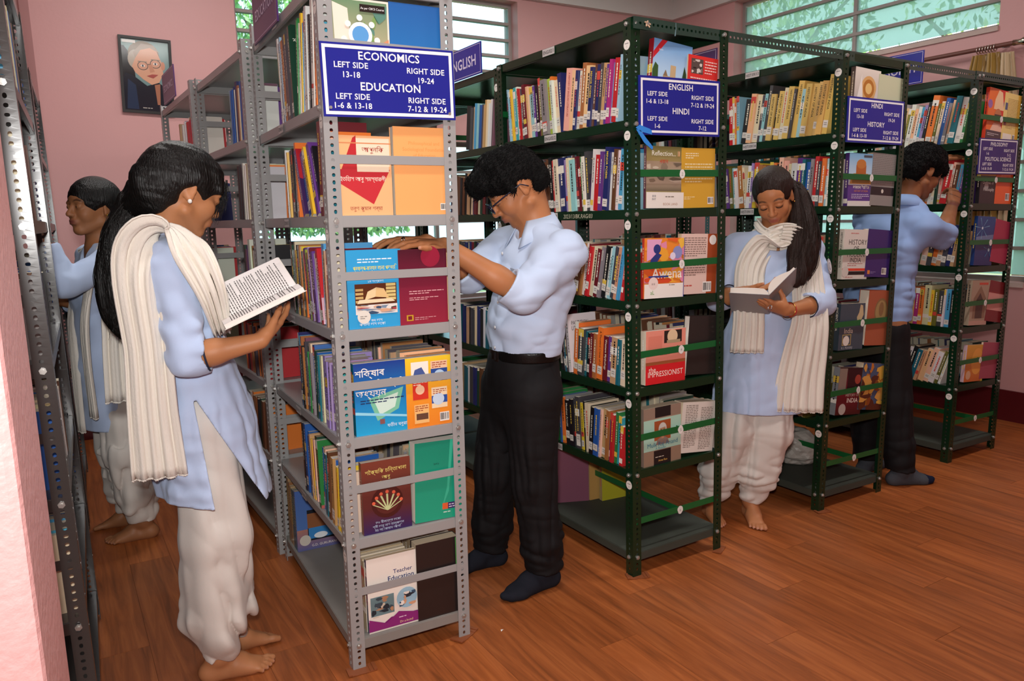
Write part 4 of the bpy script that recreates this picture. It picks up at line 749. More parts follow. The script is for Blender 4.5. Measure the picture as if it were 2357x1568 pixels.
# the bottom shelves
def shelf_book(rk, lv, x, y, wd, t, h, col, spine, label, rot=(0,0,0), art=None, hard=False, side='l'):
    root = RACKS[rk][0]; z = RACKS[rk][3][lv]+.0004
    mw = root.matrix_world @ Matrix.Translation((x,y,z)) @ Euler(rot).to_matrix().to_4x4()
    return make_book('book', mw, wd, t, h, hexc(col), hexc(spine), label, random.Random(int(x*999)), hard, False, art, side)
gur = [('g',0,0,1,.35,'5a6296','b07a6c'),('g',0,.35,1,1,'4f74b4','4a68a8'),('r',.25,.15,.97,.66,'20242c'),('r',.25,.36,.97,.6,'8c5a3a'),('r',.27,.18,.95,.36,'3a86c8'),('c',.55,.22,.16,'e6eef2',.05),('c',.18,.17,.13,'cfc8bc'),('t','G.D. GURURANI',.62,.07,.06,'f0e6da',{'w':.6})]
y = .895
for t, h, c, nm in ((.034,.27,'a5835f','tan'),(.016,.26,'8c5f3c','rust brown'),(.026,.25,'b39368','kraft brown'),(.022,.245,'1d5f70','teal'),(.018,.245,'1f5566','dark teal')):
    y -= t+.0016; shelf_book('G', 6, .012, y, .15, t, h, c, c, '%s book at the far end of the bottom shelf of the grey rack' % nm)
y -= .018; shelf_book('G', 6, .012, y-.004, .17, .018, .25, '5578b4', '5b7fba', 'blue religious-looking book with a hand and waterfall picture, bottom shelf of the grey rack', rot=(0,0,0), art=gur)
# short piles behind the two bottom end books of the grey rack
y = .035
for k in range(5): shelf_book('G', 6, .06, y, .15, .017, .235+.003*k, ['dcd2c0','c9b592','e2d8c6','b5a07c','cfc0a2'][k], 'c4b491', ['cream','fawn','pale cream','brown paper','ivory'][k]+' worn book behind the teacher education book', rot=(0,0,0)); y += .0186
y = .068
for k in range(4): shelf_book('G', 6, .232, y, .145, .03, .255, ['8a6f52','75624c','9a8668','6d5a44'][k], 'b59f7c', ['tan','olive brown','fawn','dark tan'][k]+' thick worn book behind the black volume on the grey rack', hard=True); y += .0315
# English rack, bottom shelf: big mauve board and yellow tied books
shelf_book('E1', 6, .045, .615, .17, .028, .275, '7a4a5c', '7a4a5c', 'large mauve board-covered volume on the bottom shelf of the English rack', rot=(0,0,-.42), hard=True)
shelf_book('E1', 6, .245, .505, .15, .026, .20, 'a8a52c', 'b09a6a', 'worn yellow-green book standing on the bottom shelf of the English rack', rot=(0,0,-.12))
shelf_book('E1', 6, .205, .545, .15, .03, .215, 'b08a4e', 'c2a672', 'brown worn book behind the yellow-green one, bottom shelf of the English rack', rot=(0,0,-.12))
shelf_book('E3', 6, .06, .52, .16, .012, .2, 'd2c4b4', 'd2c4b4', 'cream pamphlet tilted on the bottom shelf of the philosophy rack', rot=(-.35,0,-.6), art=[('l',.15,.6,.8,.8,3,'b5665a')])
# the 300 or so books that show largest are objects of their own; the rest of the front rows is one mass
NB = len([o for o in COL.objects if o.get('category') == 'book'])
QUEUE.sort(key=lambda q: -q[0])
MASS = MB()
for k, (_s, _i, (mw, d, t, h, col, lab, rd, st_, art, st, grp)) in enumerate(QUEUE):
    own = k < 300-NB or art is not None
    make_book('book', mw, d, t, h, col, col, lab, rd, False, st_, art, 'l', True, st, grp, mass=None if own else MASS)
MASS.build('book_mass', M_PRINT, None, label='thin and far books filling the gaps of the front rows', cat='books', kind='stuff')
# crumpled plastic bag on the bottom shelf of the Hindi-history rack
bmb = bmesh.new(); bmesh.ops.create_icosphere(bmb, subdivisions=4, radius=1)
rr = random.Random(5); ph = [(Vector((rr.uniform(-1,1),rr.uniform(-1,1),rr.uniform(-1,1))).normalized(), rr.uniform(3,11), rr.random()*6) for _ in range(14)]
for v in bmb.verts:
    n = v.co.normalized(); k = sum(abs(sin(d.dot(n)*f+p)) for d, f, p in ph)/14
    r = .72+.42*k; v.co = Vector((n.x*.12*r, n.y*.16*r, max(-.078, n.z*.105*r)))
me = bpy.data.meshes.new('plastic_bag'); bmb.to_mesh(me); bmb.free(); me.materials.append(mat('grey_plastic', 'b0aba2', rough=.35, spec=.5)); 
mobj('plastic_bag', me, None, tuple(R_E2.matrix_world @ Vector((.30,.40,LV[6]+.0785))), None, 'crumpled grey plastic bag on the bottom shelf of the Hindi-history rack', 'bag')
# ---------------------------------------------------------------- signs
M_SIGNB = mat('blue_sign_board', '22298f', rough=.22, spec=.5)
M_SIGNV = mat('violet_sign_board', '472460', rough=.3, spec=.5)
M_FOAM = mat('sign_board_edge', '8d8fbe', rough=.6)
def sign(parent_rack, corners, lines, label, m=M_SIGNB, bordc='f1f0f3', axis='front', th=.005, bw=.009, inset=.006):
    """corners: bottom-left and top-right of a straight board in rack space; lines: (text, u, v, cap height in m)"""
    root = empty('hanging_sign', label=label, cat='sign', group=None); R = RACKS[parent_rack][0]; bpy.context.view_layer.update()
    (a0, z0), (a1, z1), off, tilt = corners
    Wd, Hd = a1-a0, z1-z0
    if axis == 'front': M = R.matrix_world @ Matrix.Translation((a0, off, z0)) @ Matrix.Rotation(tilt, 4, 'Y')
    else: M = R.matrix_world @ Matrix.Translation((off, a0, z0)) @ Matrix.Rotation(-pi/2, 4, 'Z') @ Matrix.Rotation(tilt, 4, 'Y')
    root.matrix_world = M
    b = MB(); b.box((0, 0, 0), (Wd, th, Hd)); o = b.build('board', m, root)
    b = MB(); e = -.0006; i0 = inset; i1 = inset+bw; c = hexc(bordc)
    for q in ((i0,i0,Wd-i0,i1),(i0,Hd-i1,Wd-i0,Hd-i0),(i0,i1,i1,Hd-i1),(Wd-i1,i1,Wd-i0,Hd-i1)):
        b.poly([(q[0],e,q[1]),(q[2],e,q[1]),(q[2],e,q[3]),(q[0],e,q[3])], c)
    b.build('border', M_PRINT, root)
    for tx, u, v, hh, *w in lines:
        b = MB(); add_text(b, tx, lambda x, y: (x, e*1.5, y), u*Wd, v*Hd, hh, c, 'c', bold=.016, wmax=(w[0] if w else .9)*Wd, spacing=1.04)
        b.build('lettering', M_PRINT, root, kind='stuff')
    return root
def board(h1, l1, r1, h2, l2, r2, k=1.0, xl=.215, xr=.775):
    return [(h1,.5,.845,.0215*k),('LEFT SIDE',xl,.71,.0155*k,.36),('RIGHT SIDE',xr,.68,.0155*k,.38),(l1,xl,.58,.0155*k,.36),(r1,xr,.55,.0155*k,.38),(h2,.5,.43,.0215*k),('LEFT SIDE',xl,.285,.0155*k,.36),('RIGHT SIDE',xr,.265,.0155*k,.38),(l2,xl,.16,.0155*k,.36),(r2,xr,.145,.0155*k,.4)]
sign('G', ((.001,1.674),(.401,1.873),-.0075,-.018), board('ECONOMICS','13-18','19-24','EDUCATION','1-6 & 13-18','7-12 & 19-24',1.05), 'large blue board lettered ECONOMICS and EDUCATION on the grey rack')
sign('E1', ((.030,1.662),(.423,1.863),-.0075,-.004), board('ENGLISH','1-6 & 13-18','7-12 & 19-24','HINDI','1-6','7-12'), 'blue board lettered ENGLISH and HINDI on the first green rack', inset=.008, bw=.008)
sign('E2', ((.040,1.675),(.448,1.868),-.0075,-.012), board('HINDI','13-18','19-24','HISTORY','1-6 & 13-18','7-12 & 19-24'), 'blue board lettered HINDI and HISTORY on the middle green rack', inset=.008, bw=.008)
sign('E3', ((.046,1.552),(.425,1.735),-.0075,-.02), board('PHILOSOPHY','1-6','7-12','POLITICAL SCIENCE','1-6 & 13-18','7-12 & 19-24',.95), 'blue board lettered PHILOSOPHY and POLITICAL SCIENCE on the last green rack', m=mat('indigo_sign_board','2b2470',rough=.3), inset=.006, bw=.006)
def lipsign(rk, ynear, yfar, z0, z1, txt, label, m, cap, tilt=0.):
    return sign(rk, ((yfar, z0), (yfar+(yfar-ynear), z1), -.008, tilt), [(txt,.5,.5,cap,.86)], label, m, 'd9cfe6', 'side', inset=.006, bw=.002)
lipsign('G', .445, .83, 2.025, 2.20, 'EDUCATION', 'violet board lettered EDUCATION standing on the top lip of the grey rack', M_SIGNV, .036)
lipsign('G3', .36, .74, 2.055, 2.215, 'ECONOMICS', 'violet board lettered ECONOMICS on the rack top beside the portrait', M_SIGNV, .036)
lipsign('E1b', .14, .51, 2.050, 2.19, 'ENGLISH', 'dark blue board lettered ENGLISH standing on the rack behind the man', M_SIGNB, .05)
lipsign('E2', .72, 1.08, 2.045, 2.20, 'HISTORY', 'dark board seen past the castle book on the rack behind', M_SIGNV, .04)
lipsign('E3', .295, .70, 2.05, 2.22, 'PHILOSOPHY', 'blue board lettered PHILOSOPHY standing on the last rack top', M_SIGNB, .045)
# shelf-lip name plates
def plate(rk, y, z, txt, wd=.085, ht=.028):
    R = RACKS[rk][0]; b = MB(); b.poly([(0,0,0),(wd,0,0),(wd,0,ht),(0,0,ht)], hexc('cfc7c4')); e = -.0004
    add_text(b, txt, lambda u, v: (u, e, v), wd/2, ht/2, ht*.5, hexc('3a3636'), 'c', .01, wd*.9)
    b.build('shelf_plate', M_PRINT, R, loc=(-.0012, y, z-.031), rot=(0,0,-pi/2), label='small lettered paper plate')
for i, z in enumerate(LV[:6]): plate('E1', .545, z, 'ENG/02/%d' % (i+1)); plate('E2', .535, z, 'HIST/09/%d' % (13+i)); plate('G', .56, z, 'EDN/01/%d' % (i+3), .07, .026)
def lip_text(rk, y, z, txt, h):
    b = MB(); add_text(b, txt, lambda u, v: (-.0012, -u, v), 0, 0, h, hexc('c9c0a8'), 'l', .0, None, .15)
    b.build('painted_lettering', M_PRINT, RACKS[rk][0], loc=(0, y, z-.018))
lip_text('E1', .42, LV[2], '2023/13/BK.RAG/03', .017); lip_text('E1b', .62, LV[2], '13/BK.RAG/03', .017); lip_text('E2', .19, LV[2], '6', .017)
# blue ribbon on the English board, string and thread on the tie bar
M_TAPE = mat('blue_ribbon', '2f86dd', rough=.5)
rb = MB()
for p in ([(.012,1.69),(.03,1.70),(.075,1.688),(.085,1.683),(.087,1.668),(.03,1.678)], [(.014,1.684),(.034,1.682),(.06,1.655),(.092,1.625),(.088,1.615),(.05,1.64)]):
    n = len(p); rb.prism([(a,c) for a, c in p], 0, .0008, M=Matrix.Rotation(pi/2,4,'X'))
o = rb.build('ribbon', M_TAPE, None, label='bright blue plastic ribbon tied to the post of the English board', cat='ribbon'); o.matrix_world = R_E1.matrix_world @ Matrix.Translation((-.0,-.0095,-.005))
st = MB(); 
for k in range(5): st.tube([(0,0,0),(.006*cos(k*1.3),-.004,.006*sin(k*1.3)),(.013*cos(k*1.3+.3),-.006,.011*sin(k*1.3)-.004)], .0022, 5)
st.build('string_knot', mat('pale_jute_string','d9b493',rough=.8), None, label='knot of pale string on the corner of the English rack', cat='string', loc=(.045,-.012,2.035))
st = MB(); st.tube([(0,0,0),(-.002,-.003,-.02),(-.006,-.003,-.045)], [.001,.0012,.0026], 5); st.build('thread_end', mat('grey_thread','5f7a80',rough=.7), None, label='grey-blue thread end hanging under the green tie bar', cat='string', loc=(.18,-.012,2.05))
# folded vinyl pads under the posts
M_PAD = mat('brown_vinyl_offcut','8f4f2c',rough=.5,var=.2)
def pad(P, rz, lab, s=1.):
    b = MB(); n = 8; pr = []
    for k in range(n+1):
        u = -.045+.09*k/n; pr.append((u*s, .012*s*max(0,(abs(u)/.045)-.55)**1.3+.0012))
    for (x0,z0),(x1,z1) in zip(pr, pr[1:]):
        b.box((x0,-.022*s,min(z0,z1)-.0005), (x1,.022*s,max(z0,z1)+.0012))
    b.build('floor_pad', M_PAD, None, loc=(P[0],P[1],.0006), rot=(0,0,rz), label=lab, cat='pad')
pad((-1.098,-.004),-.1,'curled brown vinyl offcut under the near post of the grey rack'); pad((-.735,.0),.5,'curled brown vinyl offcut under the inner post of the grey rack',1.1)
pad((.022,.0),-.4,'brown folded pad under the near post of the English rack'); pad((.455,-.008),.5,'brown folded pad under the outer post of the English rack',.8); pad((1.152,.015),-.3,'brown folded pad under the near post of the Hindi-history rack',.8)
sb = MB(); sb.poly([(0,0,0),(.011,.002,.004),(.009,.009,.001),(.001,.007,.003)]); sb.build('paper_scrap', M_STICK, None, loc=(-.62,-.05,.0006), label='tiny white paper scrap on the floor beside the grey rack', cat='paper')
# ---------------------------------------------------------------- wall pictures, curtain
def picture(loc, rz, wd, ht, art, label, tilt=0.):
    root = empty('picture_frame', loc, (0, tilt, rz), label, 'picture'); b = MB(); f = .016
    for q in ((0,0,wd,f),(0,ht-f,wd,ht),(0,f,f,ht-f),(wd-f,f,wd,ht-f)): b.box((q[0],-.02,q[1]),(q[2],0,q[3]))
    b.build('frame', mat('black_frame','15110f',rough=.35), root)
    b = MB(); b.poly([(f,-.006,f),(wd-f,-.006,f),(wd-f,-.006,ht-f),(f,-.006,ht-f)], hexc('20242c')); b.build('backing', M_PRINT, root)
    g = art_mesh(art, wd-2*f, 0, ht-2*f, 'l').build('print', mat('glossy_photo_print', attr=True, rough=.12, spec=.6), root, loc=(f,-.0062,f))
    return root
elder = [('g',0,0,1,1,'5f7f82','8aa39f'),('p',[(0,0),(.3,0),(.24,.75),(.05,.9),(0,.9)],'1f1d20'),('p',[(0,0),(1,0),(1,.3),(.75,.42),(.5,.36),(.2,.5),(.05,.52),(0,.45)],'23262f'),('p',[(.05,.02),(.3,.02),(.26,.36),(.1,.44)],'2c3a52'),
 ('c',.46,.8,.33,'8d7f70',.185),('c',.3,.72,.18,'b3a595',.14),('p',[(.2,.62),(.36,.86),(.56,.93),(.74,.86),(.84,.7),(.86,.55),(.76,.42),(.6,.38),(.42,.45),(.26,.54)],'d8a184'),('p',[(.24,.82),(.42,.95),(.68,.94),(.8,.84),(.6,.9),(.4,.86),(.28,.74)],'a89786'),
 ('c',.86,.66,.045,'c98a70',.06),('p',[(.66,.38),(.7,.1),(.76,.1),(.78,.4)],'a87058'),('c',.43,.64,.115,'4a4440',.062),('c',.43,.64,.1,'d39b80',.053),('c',.7,.68,.115,'4a4440',.062),('c',.7,.68,.1,'d39b80',.053),('r',.54,.66,.6,.672,'4a4440'),
 ('c',.43,.64,.045,'efe6dc',.016),('c',.43,.64,.02,'3a4450',.016),('c',.7,.68,.045,'efe6dc',.016),('c',.7,.68,.02,'3a4450',.016),('r',.33,.69,.52,.703,'8d7a6a'),('r',.61,.73,.8,.743,'8d7a6a'),('p',[(.55,.66),(.62,.67),(.68,.57),(.58,.55)],'c78a6e'),('p',[(.5,.5),(.62,.53),(.75,.53),(.64,.475)],'a8504a'),('l',.38,.03,.72,.06,1,'b9b4ac'),('r',.02,.945,.3,.985,'e3e0da')]
picture((-1.298,YB-.002,2.115), 0, .31, .475, elder, 'black framed portrait of an elderly man with glasses on the pink wall', .03)
picture((XR-.002,.375,2.12), -pi/2, .60, .86, [('g',0,0,1,1,'5c7f93','3f4f5c'),('p',[(.12,0),(.2,.5),(.4,.66),(.7,.6),(.9,0)],'a8c4cc'),('c',.42,.78,.14,'b98a6a',.12),('p',[(.3,.2),(.5,.3),(.4,.55)],'d9c9a8')], 'dark framed picture at the curtain end of the window wall', 0)
rod = empty('curtain_rod', (XR-.07, 0, 2.365), label='brown curtain rod on brackets under the green window', cat='curtain rod')
b = MB(); b.cyl((0,.44,0),(0,1,0),.014,2.1,12); b.build('pole', mat('brown_rod_paint','6f4238',rough=.45), rod)
b = MB(); b.tube([(0,.44,0),(0,.40,0),(0,.385,0),(0,.36,0),(0,.33,0),(0,.30,0)],[.018,.016,.024,.026,.018,.004],14); b.build('finial', mat('chrome_rod_end','c9b9a8',rough=.18,metal=1), rod, smooth=True)
b = MB(); b.tube([(.07,.50,0),(.0,.50,-.012)],.008,8); b.tube([(.07,2.3,0),(.0,2.3,-.012)],.008,8); b.build('bracket', M_FRAME, rod)
M_RING = mat('chrome_ring','d8d2ca',rough=.15,metal=1)
cur = empty('curtain', (XR-.07, 0, 0), label='gathered gold satin curtain hanging from rings at the rod end', cat='curtain')
for k in range(7):
    b = MB(); pts = [(.021*cos(a), 0, .021*sin(a)-.007) for a in [2*pi*i/14 for i in range(15)]]; b.tube(pts, .0035, 6); b.build('ring', M_RING, cur, loc=(0,.545+k*.017,2.365), smooth=True)
nu, nv = 60, 14; vs = []; fs = []
for j in range(nv+1):
    zz = 2.33-1.35*j/nv; wd = .085+.05*min(1,j/3)
    for i in range(nu+1):
        s = i/nu; vs.append((.022*sin(s*2*pi*7+.4*j*.2)*(.6+.4*min(1,j/2)), .60+(s-.5)*wd*2+.006*sin(s*31+j*.3), zz))
for j in range(nv):
    for i in range(nu): q = j*(nu+1)+i; fs.append((q,q+1,q+nu+2,q+nu+1))
b = MB(); b.raw(vs, fs); b.build('drape', mat('gold_satin','a3803a',rough=.3,spec=.6,sheen=.4), cur, smooth=True)
b = MB(); b.raw([(v[0]+.014, v[1]*.5+.34 if False else v[1]-.075, v[2]-.01) for v in vs if True], fs); b.build('lining', mat('cream_lining','cdb694',rough=.6), cur, smooth=True)
# ---------------------------------------------------------------- people: implicit surfaces turned into one mesh each
import openvdb
V3 = lambda *a: np.array(a, dtype=np.float64)
def nrm(v): v = np.asarray(v, float); return v/np.linalg.norm(v)
class SDF:
    def __init__(s, lo, hi, h):
        s.lo = np.array(lo, float); s.h = h; s.n = np.ceil((np.array(hi)-s.lo)/h).astype(int)+1
        s.D = np.full(s.n, .25, np.float32)
    def reg(s, lo, hi):
        a = np.clip(np.floor((np.array(lo)-s.lo)/s.h).astype(int), 0, s.n-1); b = np.clip(np.ceil((np.array(hi)-s.lo)/s.h).astype(int)+1, 1, s.n)
        b = np.maximum(b, a+1); sl = tuple(slice(i, j) for i, j in zip(a, b))
        ax = [(np.arange(a[i], b[i])*s.h+s.lo[i]).astype(np.float32) for i in range(3)]
        return sl, ax[0][:,None,None], ax[1][None,:,None], ax[2][None,None,:]
    def put(s, sl, d, k, sub=False):
        a = s.D[sl]
        if sub:
            d = -d
            if k > 0: hh = np.clip(.5-.5*(d-a)/-k if False else .5+.5*(d-a)/k, 0, 1); s.D[sl] = a+(d-a)*hh+k*hh*(1-hh)
            else: s.D[sl] = np.maximum(a, d)
        else:
            if k > 0: hh = np.clip(.5+.5*(a-d)/k, 0, 1); s.D[sl] = a+(d-a)*hh-k*hh*(1-hh)
            else: s.D[sl] = np.minimum(a, d)
    def cone(s, a, b, ra, rb, k=.012, flat=None, sub=False, cap=None, cap0=None):
        a = np.asarray(a, float); b = np.asarray(b, float); R = max(ra, rb)/(1.0)+k+3*s.h
        sl, X, Y, Z = s.reg(np.minimum(a,b)-R, np.maximum(a,b)+R)
        px, py, pz = X-a[0], Y-a[1], Z-a[2]; ab = b-a; f = 1.
        if flat is not None:
            n, f = nrm(flat[0]), flat[1]; dn = (px*n[0]+py*n[1]+pz*n[2])*(1/f-1)
            qx, qy, qz = px+n[0]*dn, py+n[1]*dn, pz+n[2]*dn; ab2 = ab+n*(ab@n)*(1/f-1)
        else: qx, qy, qz, ab2 = px, py, pz, ab
        L = max(ab2@ab2, 1e-12)
        t = np.clip((qx*ab2[0]+qy*ab2[1]+qz*ab2[2])/L, 0, 1)
        d = np.sqrt((qx-t*ab2[0])**2+(qy-t*ab2[1])**2+(qz-t*ab2[2])**2)-(ra+(rb-ra)*t)
        if f < 1: d = d*(f*.5+.5)
        if cap is not None:
            c, nn = cap if isinstance(cap, tuple) else (b, nrm(b-a)); d = np.maximum(d, (X-c[0])*nn[0]+(Y-c[1])*nn[1]+(Z-c[2])*nn[2])
        if cap0 is not None:
            c, nn = a, nrm(a-b); d = np.maximum(d, (X-c[0])*nn[0]+(Y-c[1])*nn[1]+(Z-c[2])*nn[2])
        s.put(sl, d.astype(np.float32), k, sub)
    def chain(s, pts, rad, k=.012, flat=None, sub=False):
        for i in range(len(pts)-1): s.cone(pts[i], pts[i+1], rad[i], rad[i+1], k, flat, sub)
    def ell(s, c, ax, r, k=.012, sub=False):
        c = np.asarray(c, float); r = np.asarray(r, float); R = r.max()+k+3*s.h
        sl, X, Y, Z = s.reg(c-R, c+R); p = (X-c[0], Y-c[1], Z-c[2])
        q = [(p[0]*ax[i][0]+p[1]*ax[i][1]+p[2]*ax[i][2])/r[i] for i in range(3)]
        k0 = np.sqrt(q[0]**2+q[1]**2+q[2]**2); k1 = np.sqrt((q[0]/r[0])**2+(q[1]/r[1])**2+(q[2]/r[2])**2)+1e-6
        s.put(sl, (k0*(k0-1)/k1).astype(np.float32), k, sub)
    def half(s, c, n, k=0., lo=None, hi=None):
        """cut away everything on the n side of the plane"""
        sl, X, Y, Z = s.reg(lo if lo is not None else s.lo, hi if hi is not None else s.lo+s.n*s.h); n = nrm(n)
        s.D[sl] = np.maximum(s.D[sl], (X-c[0])*n[0]+(Y-c[1])*n[1]+(Z-c[2])*n[2])
    def field(s, fn, band=.05, lo=None, hi=None):
        """D += fn(x, y, z) near the surface"""
        sl, X, Y, Z = s.reg(lo if lo is not None else s.lo, hi if hi is not None else s.lo+s.n*s.h)
        D = s.D[sl]; m = np.abs(D) < band; idx = np.nonzero(m)
        x = X[idx[0],0,0]; y = Y[0,idx[1],0]; z = Z[0,0,idx[2]]
        D[idx] += fn(x, y, z).astype(np.float32); s.D[sl] = D
    def mesh(s, name, mats, adapt=0.0, col=None):
        D = np.clip(s.D, -4*s.h, 4*s.h); D[0]=D[-1]=4*s.h; D[:,0]=D[:,-1]=4*s.h; D[:,:,0]=D[:,:,-1]=4*s.h
        g = openvdb.FloatGrid(4*s.h); g.copyFromArray(np.ascontiguousarray(D))
        pts, tri, quad = g.convertToPolygons(isovalue=0.0, adaptivity=adapt)
        pts = pts*s.h+s.lo
        nv = len(pts); me = bpy.data.meshes.new(name); me.vertices.add(nv); me.vertices.foreach_set('co', pts.astype(np.float32).ravel())
        nt, nq = len(tri), len(quad); li = np.concatenate([tri[:,::-1].ravel(), quad[:,::-1].ravel()]) if nt else quad[:,::-1].ravel()
        me.loops.add(len(li)); me.loops.foreach_set('vertex_index', li.astype(np.int32))
        me.polygons.add(nt+nq); ls = np.concatenate([np.arange(nt)*3, nt*3+np.arange(nq)*4]).astype(np.int32)
        me.polygons.foreach_set('loop_start', ls); me.polygons.foreach_set('loop_total', np.concatenate([np.full(nt,3), np.full(nq,4)]).astype(np.int32))
        me.polygons.foreach_set('use_smooth', np.ones(nt+nq, bool)); me.update(calc_edges=True); me.validate()
        if col is not None:
            c = col(pts); at = me.color_attributes.new('Col', 'FLOAT_COLOR', 'POINT'); at.data.foreach_set('color', c.astype(np.float32).ravel())
        for m in (mats if isinstance(mats, (list, tuple)) else [mats]): me.materials.append(m)
        return me
def waves(seed, n, lo, hi, amp, stretch=(1,1,1), axes=None):
    rr = np.random.RandomState(seed); K = rr.normal(size=(n,3)); K /= np.linalg.norm(K, axis=1)[:,None]; K *= rr.uniform(lo, hi, (n,1)); K = K*np.array(stretch)
    P = rr.uniform(0, 6.28, n); A = amp*rr.uniform(.5,1,n)/n**.5
    ax = axes
    def fn(x, y, z):
        if ax is not None: x, y, z = x*ax[0][0]+y*ax[0][1]+z*ax[0][2], x*ax[1][0]+y*ax[1][1]+z*ax[1][2], x*ax[2][0]+y*ax[2][1]+z*ax[2][2]
        o = 0
        w = .6*np.sin(K[0,0]*.5*x+K[0,1]*.5*y+K[0,2]*.5*z)
        for i in range(n): o = o+A[i]*np.sin(K[i,0]*x+K[i,1]*y+K[i,2]*z+P[i]+w*1.5)
        return o
    return fn
def creases(seed, n, lo, hi, amp, stretch=(1,1,1)):
    a = waves(seed, n, lo, hi, 1., stretch)
    return lambda x, y, z: amp*(np.abs(a(x,y,z))-.45)
def frame(yaw_vec, pitch=0., roll=0.):
    """F (facing), S (the person's right), U from a level facing direction, a downward pitch and a roll"""
    f = nrm(V3(yaw_vec[0], yaw_vec[1], 0)); u = V3(0,0,1); s = np.cross(f, u)
    F = f*cos(pitch)-u*sin(pitch); U = u*cos(pitch)+f*sin(pitch)
    S2 = s*cos(roll)+U*sin(roll); U2 = U*cos(roll)-s*sin(roll)
    return F, S2, U2
SKINM = {}
def skin_mat(name):
    m = mat(name, attr=True, rough=.50, spec=.33, bump=.04, bscale=420, sss=.06); return m
def head_sdf(b, c, fr, s=1.0, neck=None, jaw=1.0, eyes=True, nose=1.0, ear=True):
    F, S, U = fr; L = lambda f, r, u: c+F*f*s+S*r*s+U*u*s
    ax = (F, S, U)
    b.ell(L(-.012,0,.034), ax, V3(.096,.074,.084)*s, .02)
    b.ell(L(-.03,0,.01), ax, V3(.075,.07,.07)*s, .02)
    b.ell(L(.036,0,-.02), ax, V3(.060,.060,.088)*s, .02)
    b.ell(L(.055,0,.042), ax, V3(.042,.055,.04)*s, .02)
    for q in (-1,1):
        b.cone(L(.0,q*.052*jaw,-.058), L(.066,q*.012,-.098), .021*s, .017*s, .02)
        b.ell(L(.058,q*.036,-.028), ax, V3(.03,.026,.03)*s, .016)
        b.ell(L(.083,q*.030,.020), ax, V3(.014,.024,.010)*s, .012)
    b.ell(L(.074,0,-.094), ax, V3(.019,.022,.017)*s, .012)
    if eyes:
        for q in (-1,1): b.ell(L(.101,q*.032,.004), ax, V3(.014,.02,.0125)*s, .010, sub=True)
        for q in (-1,1): b.ell(L(.083,q*.032,.003), ax, V3(.0145,.0165,.0125)*s, .004)
    b.cone(L(.090,0,.014), L(.112*nose if nose else .11,0,-.026), .0085*s, .0105*s, .009)
    b.ell(L(.112,0,-.030), ax, V3(.0115,.0115,.0095)*s, .007)
    for q in (-1,1): b.ell(L(.101,q*.0125,-.032), ax, V3(.0105,.0085,.008)*s, .005)
    b.ell(L(.088,0,-.06), ax, V3(.018,.026,.022)*s, .012)
    b.ell(L(.098,0,-.0555), ax, V3(.0105,.022,.0058)*s, .004)
    b.ell(L(.0975,0,-.0680), ax, V3(.0105,.019,.0066)*s, .004)
    b.ell(L(.112,0,-.0615), ax, V3(.010,.026,.0016)*s, .002, sub=True)
    b.ell(L(.1,0,-.0775), ax, V3(.008,.018,.004)*s, .006, sub=True)
    if ear:
        for q in (-1,1):
            eb = nrm(S*q*.9-F*.42); ef = nrm(F*.9+S*q*.42)
            b.ell(L(-.014,q*.073,.0), (ef, eb, U), V3(.019,.0075,.032)*s, .006)
            b.ell(L(-.007,q*.074,-.022), (ef, eb, U), V3(.011,.007,.013)*s, .005)
            b.ell(L(-.013,q*.083,.004), (ef, eb, U), V3(.010,.006,.019)*s, .004, sub=True)
            b.ell(L(-.002,q*.078,-.004), (ef, eb, U), V3(.006,.005,.008)*s, .003)
    if neck is not None:
        b.cone(neck, L(-.018,0,-.055), .056*s, .050*s, .02); b.cone(neck, L(-.03,0,-.02), .05*s, .05*s, .02)
    return L
def hand_sdf(b, wr, d, n, side, sc=1.0, curl=(.25,.3,.35,.4), spread=.10, thumb=(.7,.55,.25), tc=.3, fl=1.0):
    """d wrist->knuckles, n out of the palm, side +1 when the thumb lies along cross(d, n)"""
    d = nrm(d); n = nrm(n-d*np.dot(n,d)); l = np.cross(d, n)*side
    P = lambda a, t, c=0.: wr+d*a*sc+l*t*sc+n*c*sc
    kn = [P(.088,.027,.002), P(.092,.008,-.001), P(.088,-.010,.0), P(.080,-.027,.003)]
    for i, k in enumerate(kn):
        b.cone(P(.004,.014-.009*i), k, .0155*sc, (.0108,.011,.0105,.0095)[i]*sc, .012)
    b.cone(P(.02,.018,.008), P(.055,.026,.008), .016*sc, .012*sc, .014); b.cone(P(.02,-.018,.006), P(.06,-.022,.006), .014*sc, .011*sc, .012)
    ln = [(.040,.024,.019), (.044,.028,.020), (.041,.026,.019), (.032,.019,.017)]; rd = [(.0092,.0084,.0076,.0062),(.0095,.0086,.0077,.0063),(.0091,.0083,.0074,.006),(.0082,.0073,.0066,.0054)]
    tips = []
    for i in range(4):
        a = spread*(1.5-i)*.66; dd = nrm(d*cos(a)+l*sin(a)); p = kn[i]; c = 0.
        for j in range(3):
            c += curl[i]*(1.0,1.25,.7)[j]; v = dd*cos(c)+n*sin(c); q = p+v*ln[i][j]*sc*fl
            b.cone(p, q, rd[i][j]*sc, rd[i][j+1]*sc, .0035); p = q
        tips.append((p, v))
    tv = nrm(d*thumb[0]+l*thumb[1]+n*thumb[2]); p = P(.022,.026,.008); q = p+tv*.040*sc
    b.cone(p, q, .0135*sc, .0108*sc, .010); t2 = nrm(tv*cos(tc)+(d*.8-l*.5)*sin(tc)); r = q+t2*.031*sc; b.cone(q, r, .0105*sc, .0092*sc, .004)
    t3 = nrm(t2*cos(tc)+(d*.7-l*.6)*sin(tc)); e = r+t3*.024*sc; b.cone(r, e, .0094*sc, .0072*sc, .004); tips.append((e, t3))
    return tips
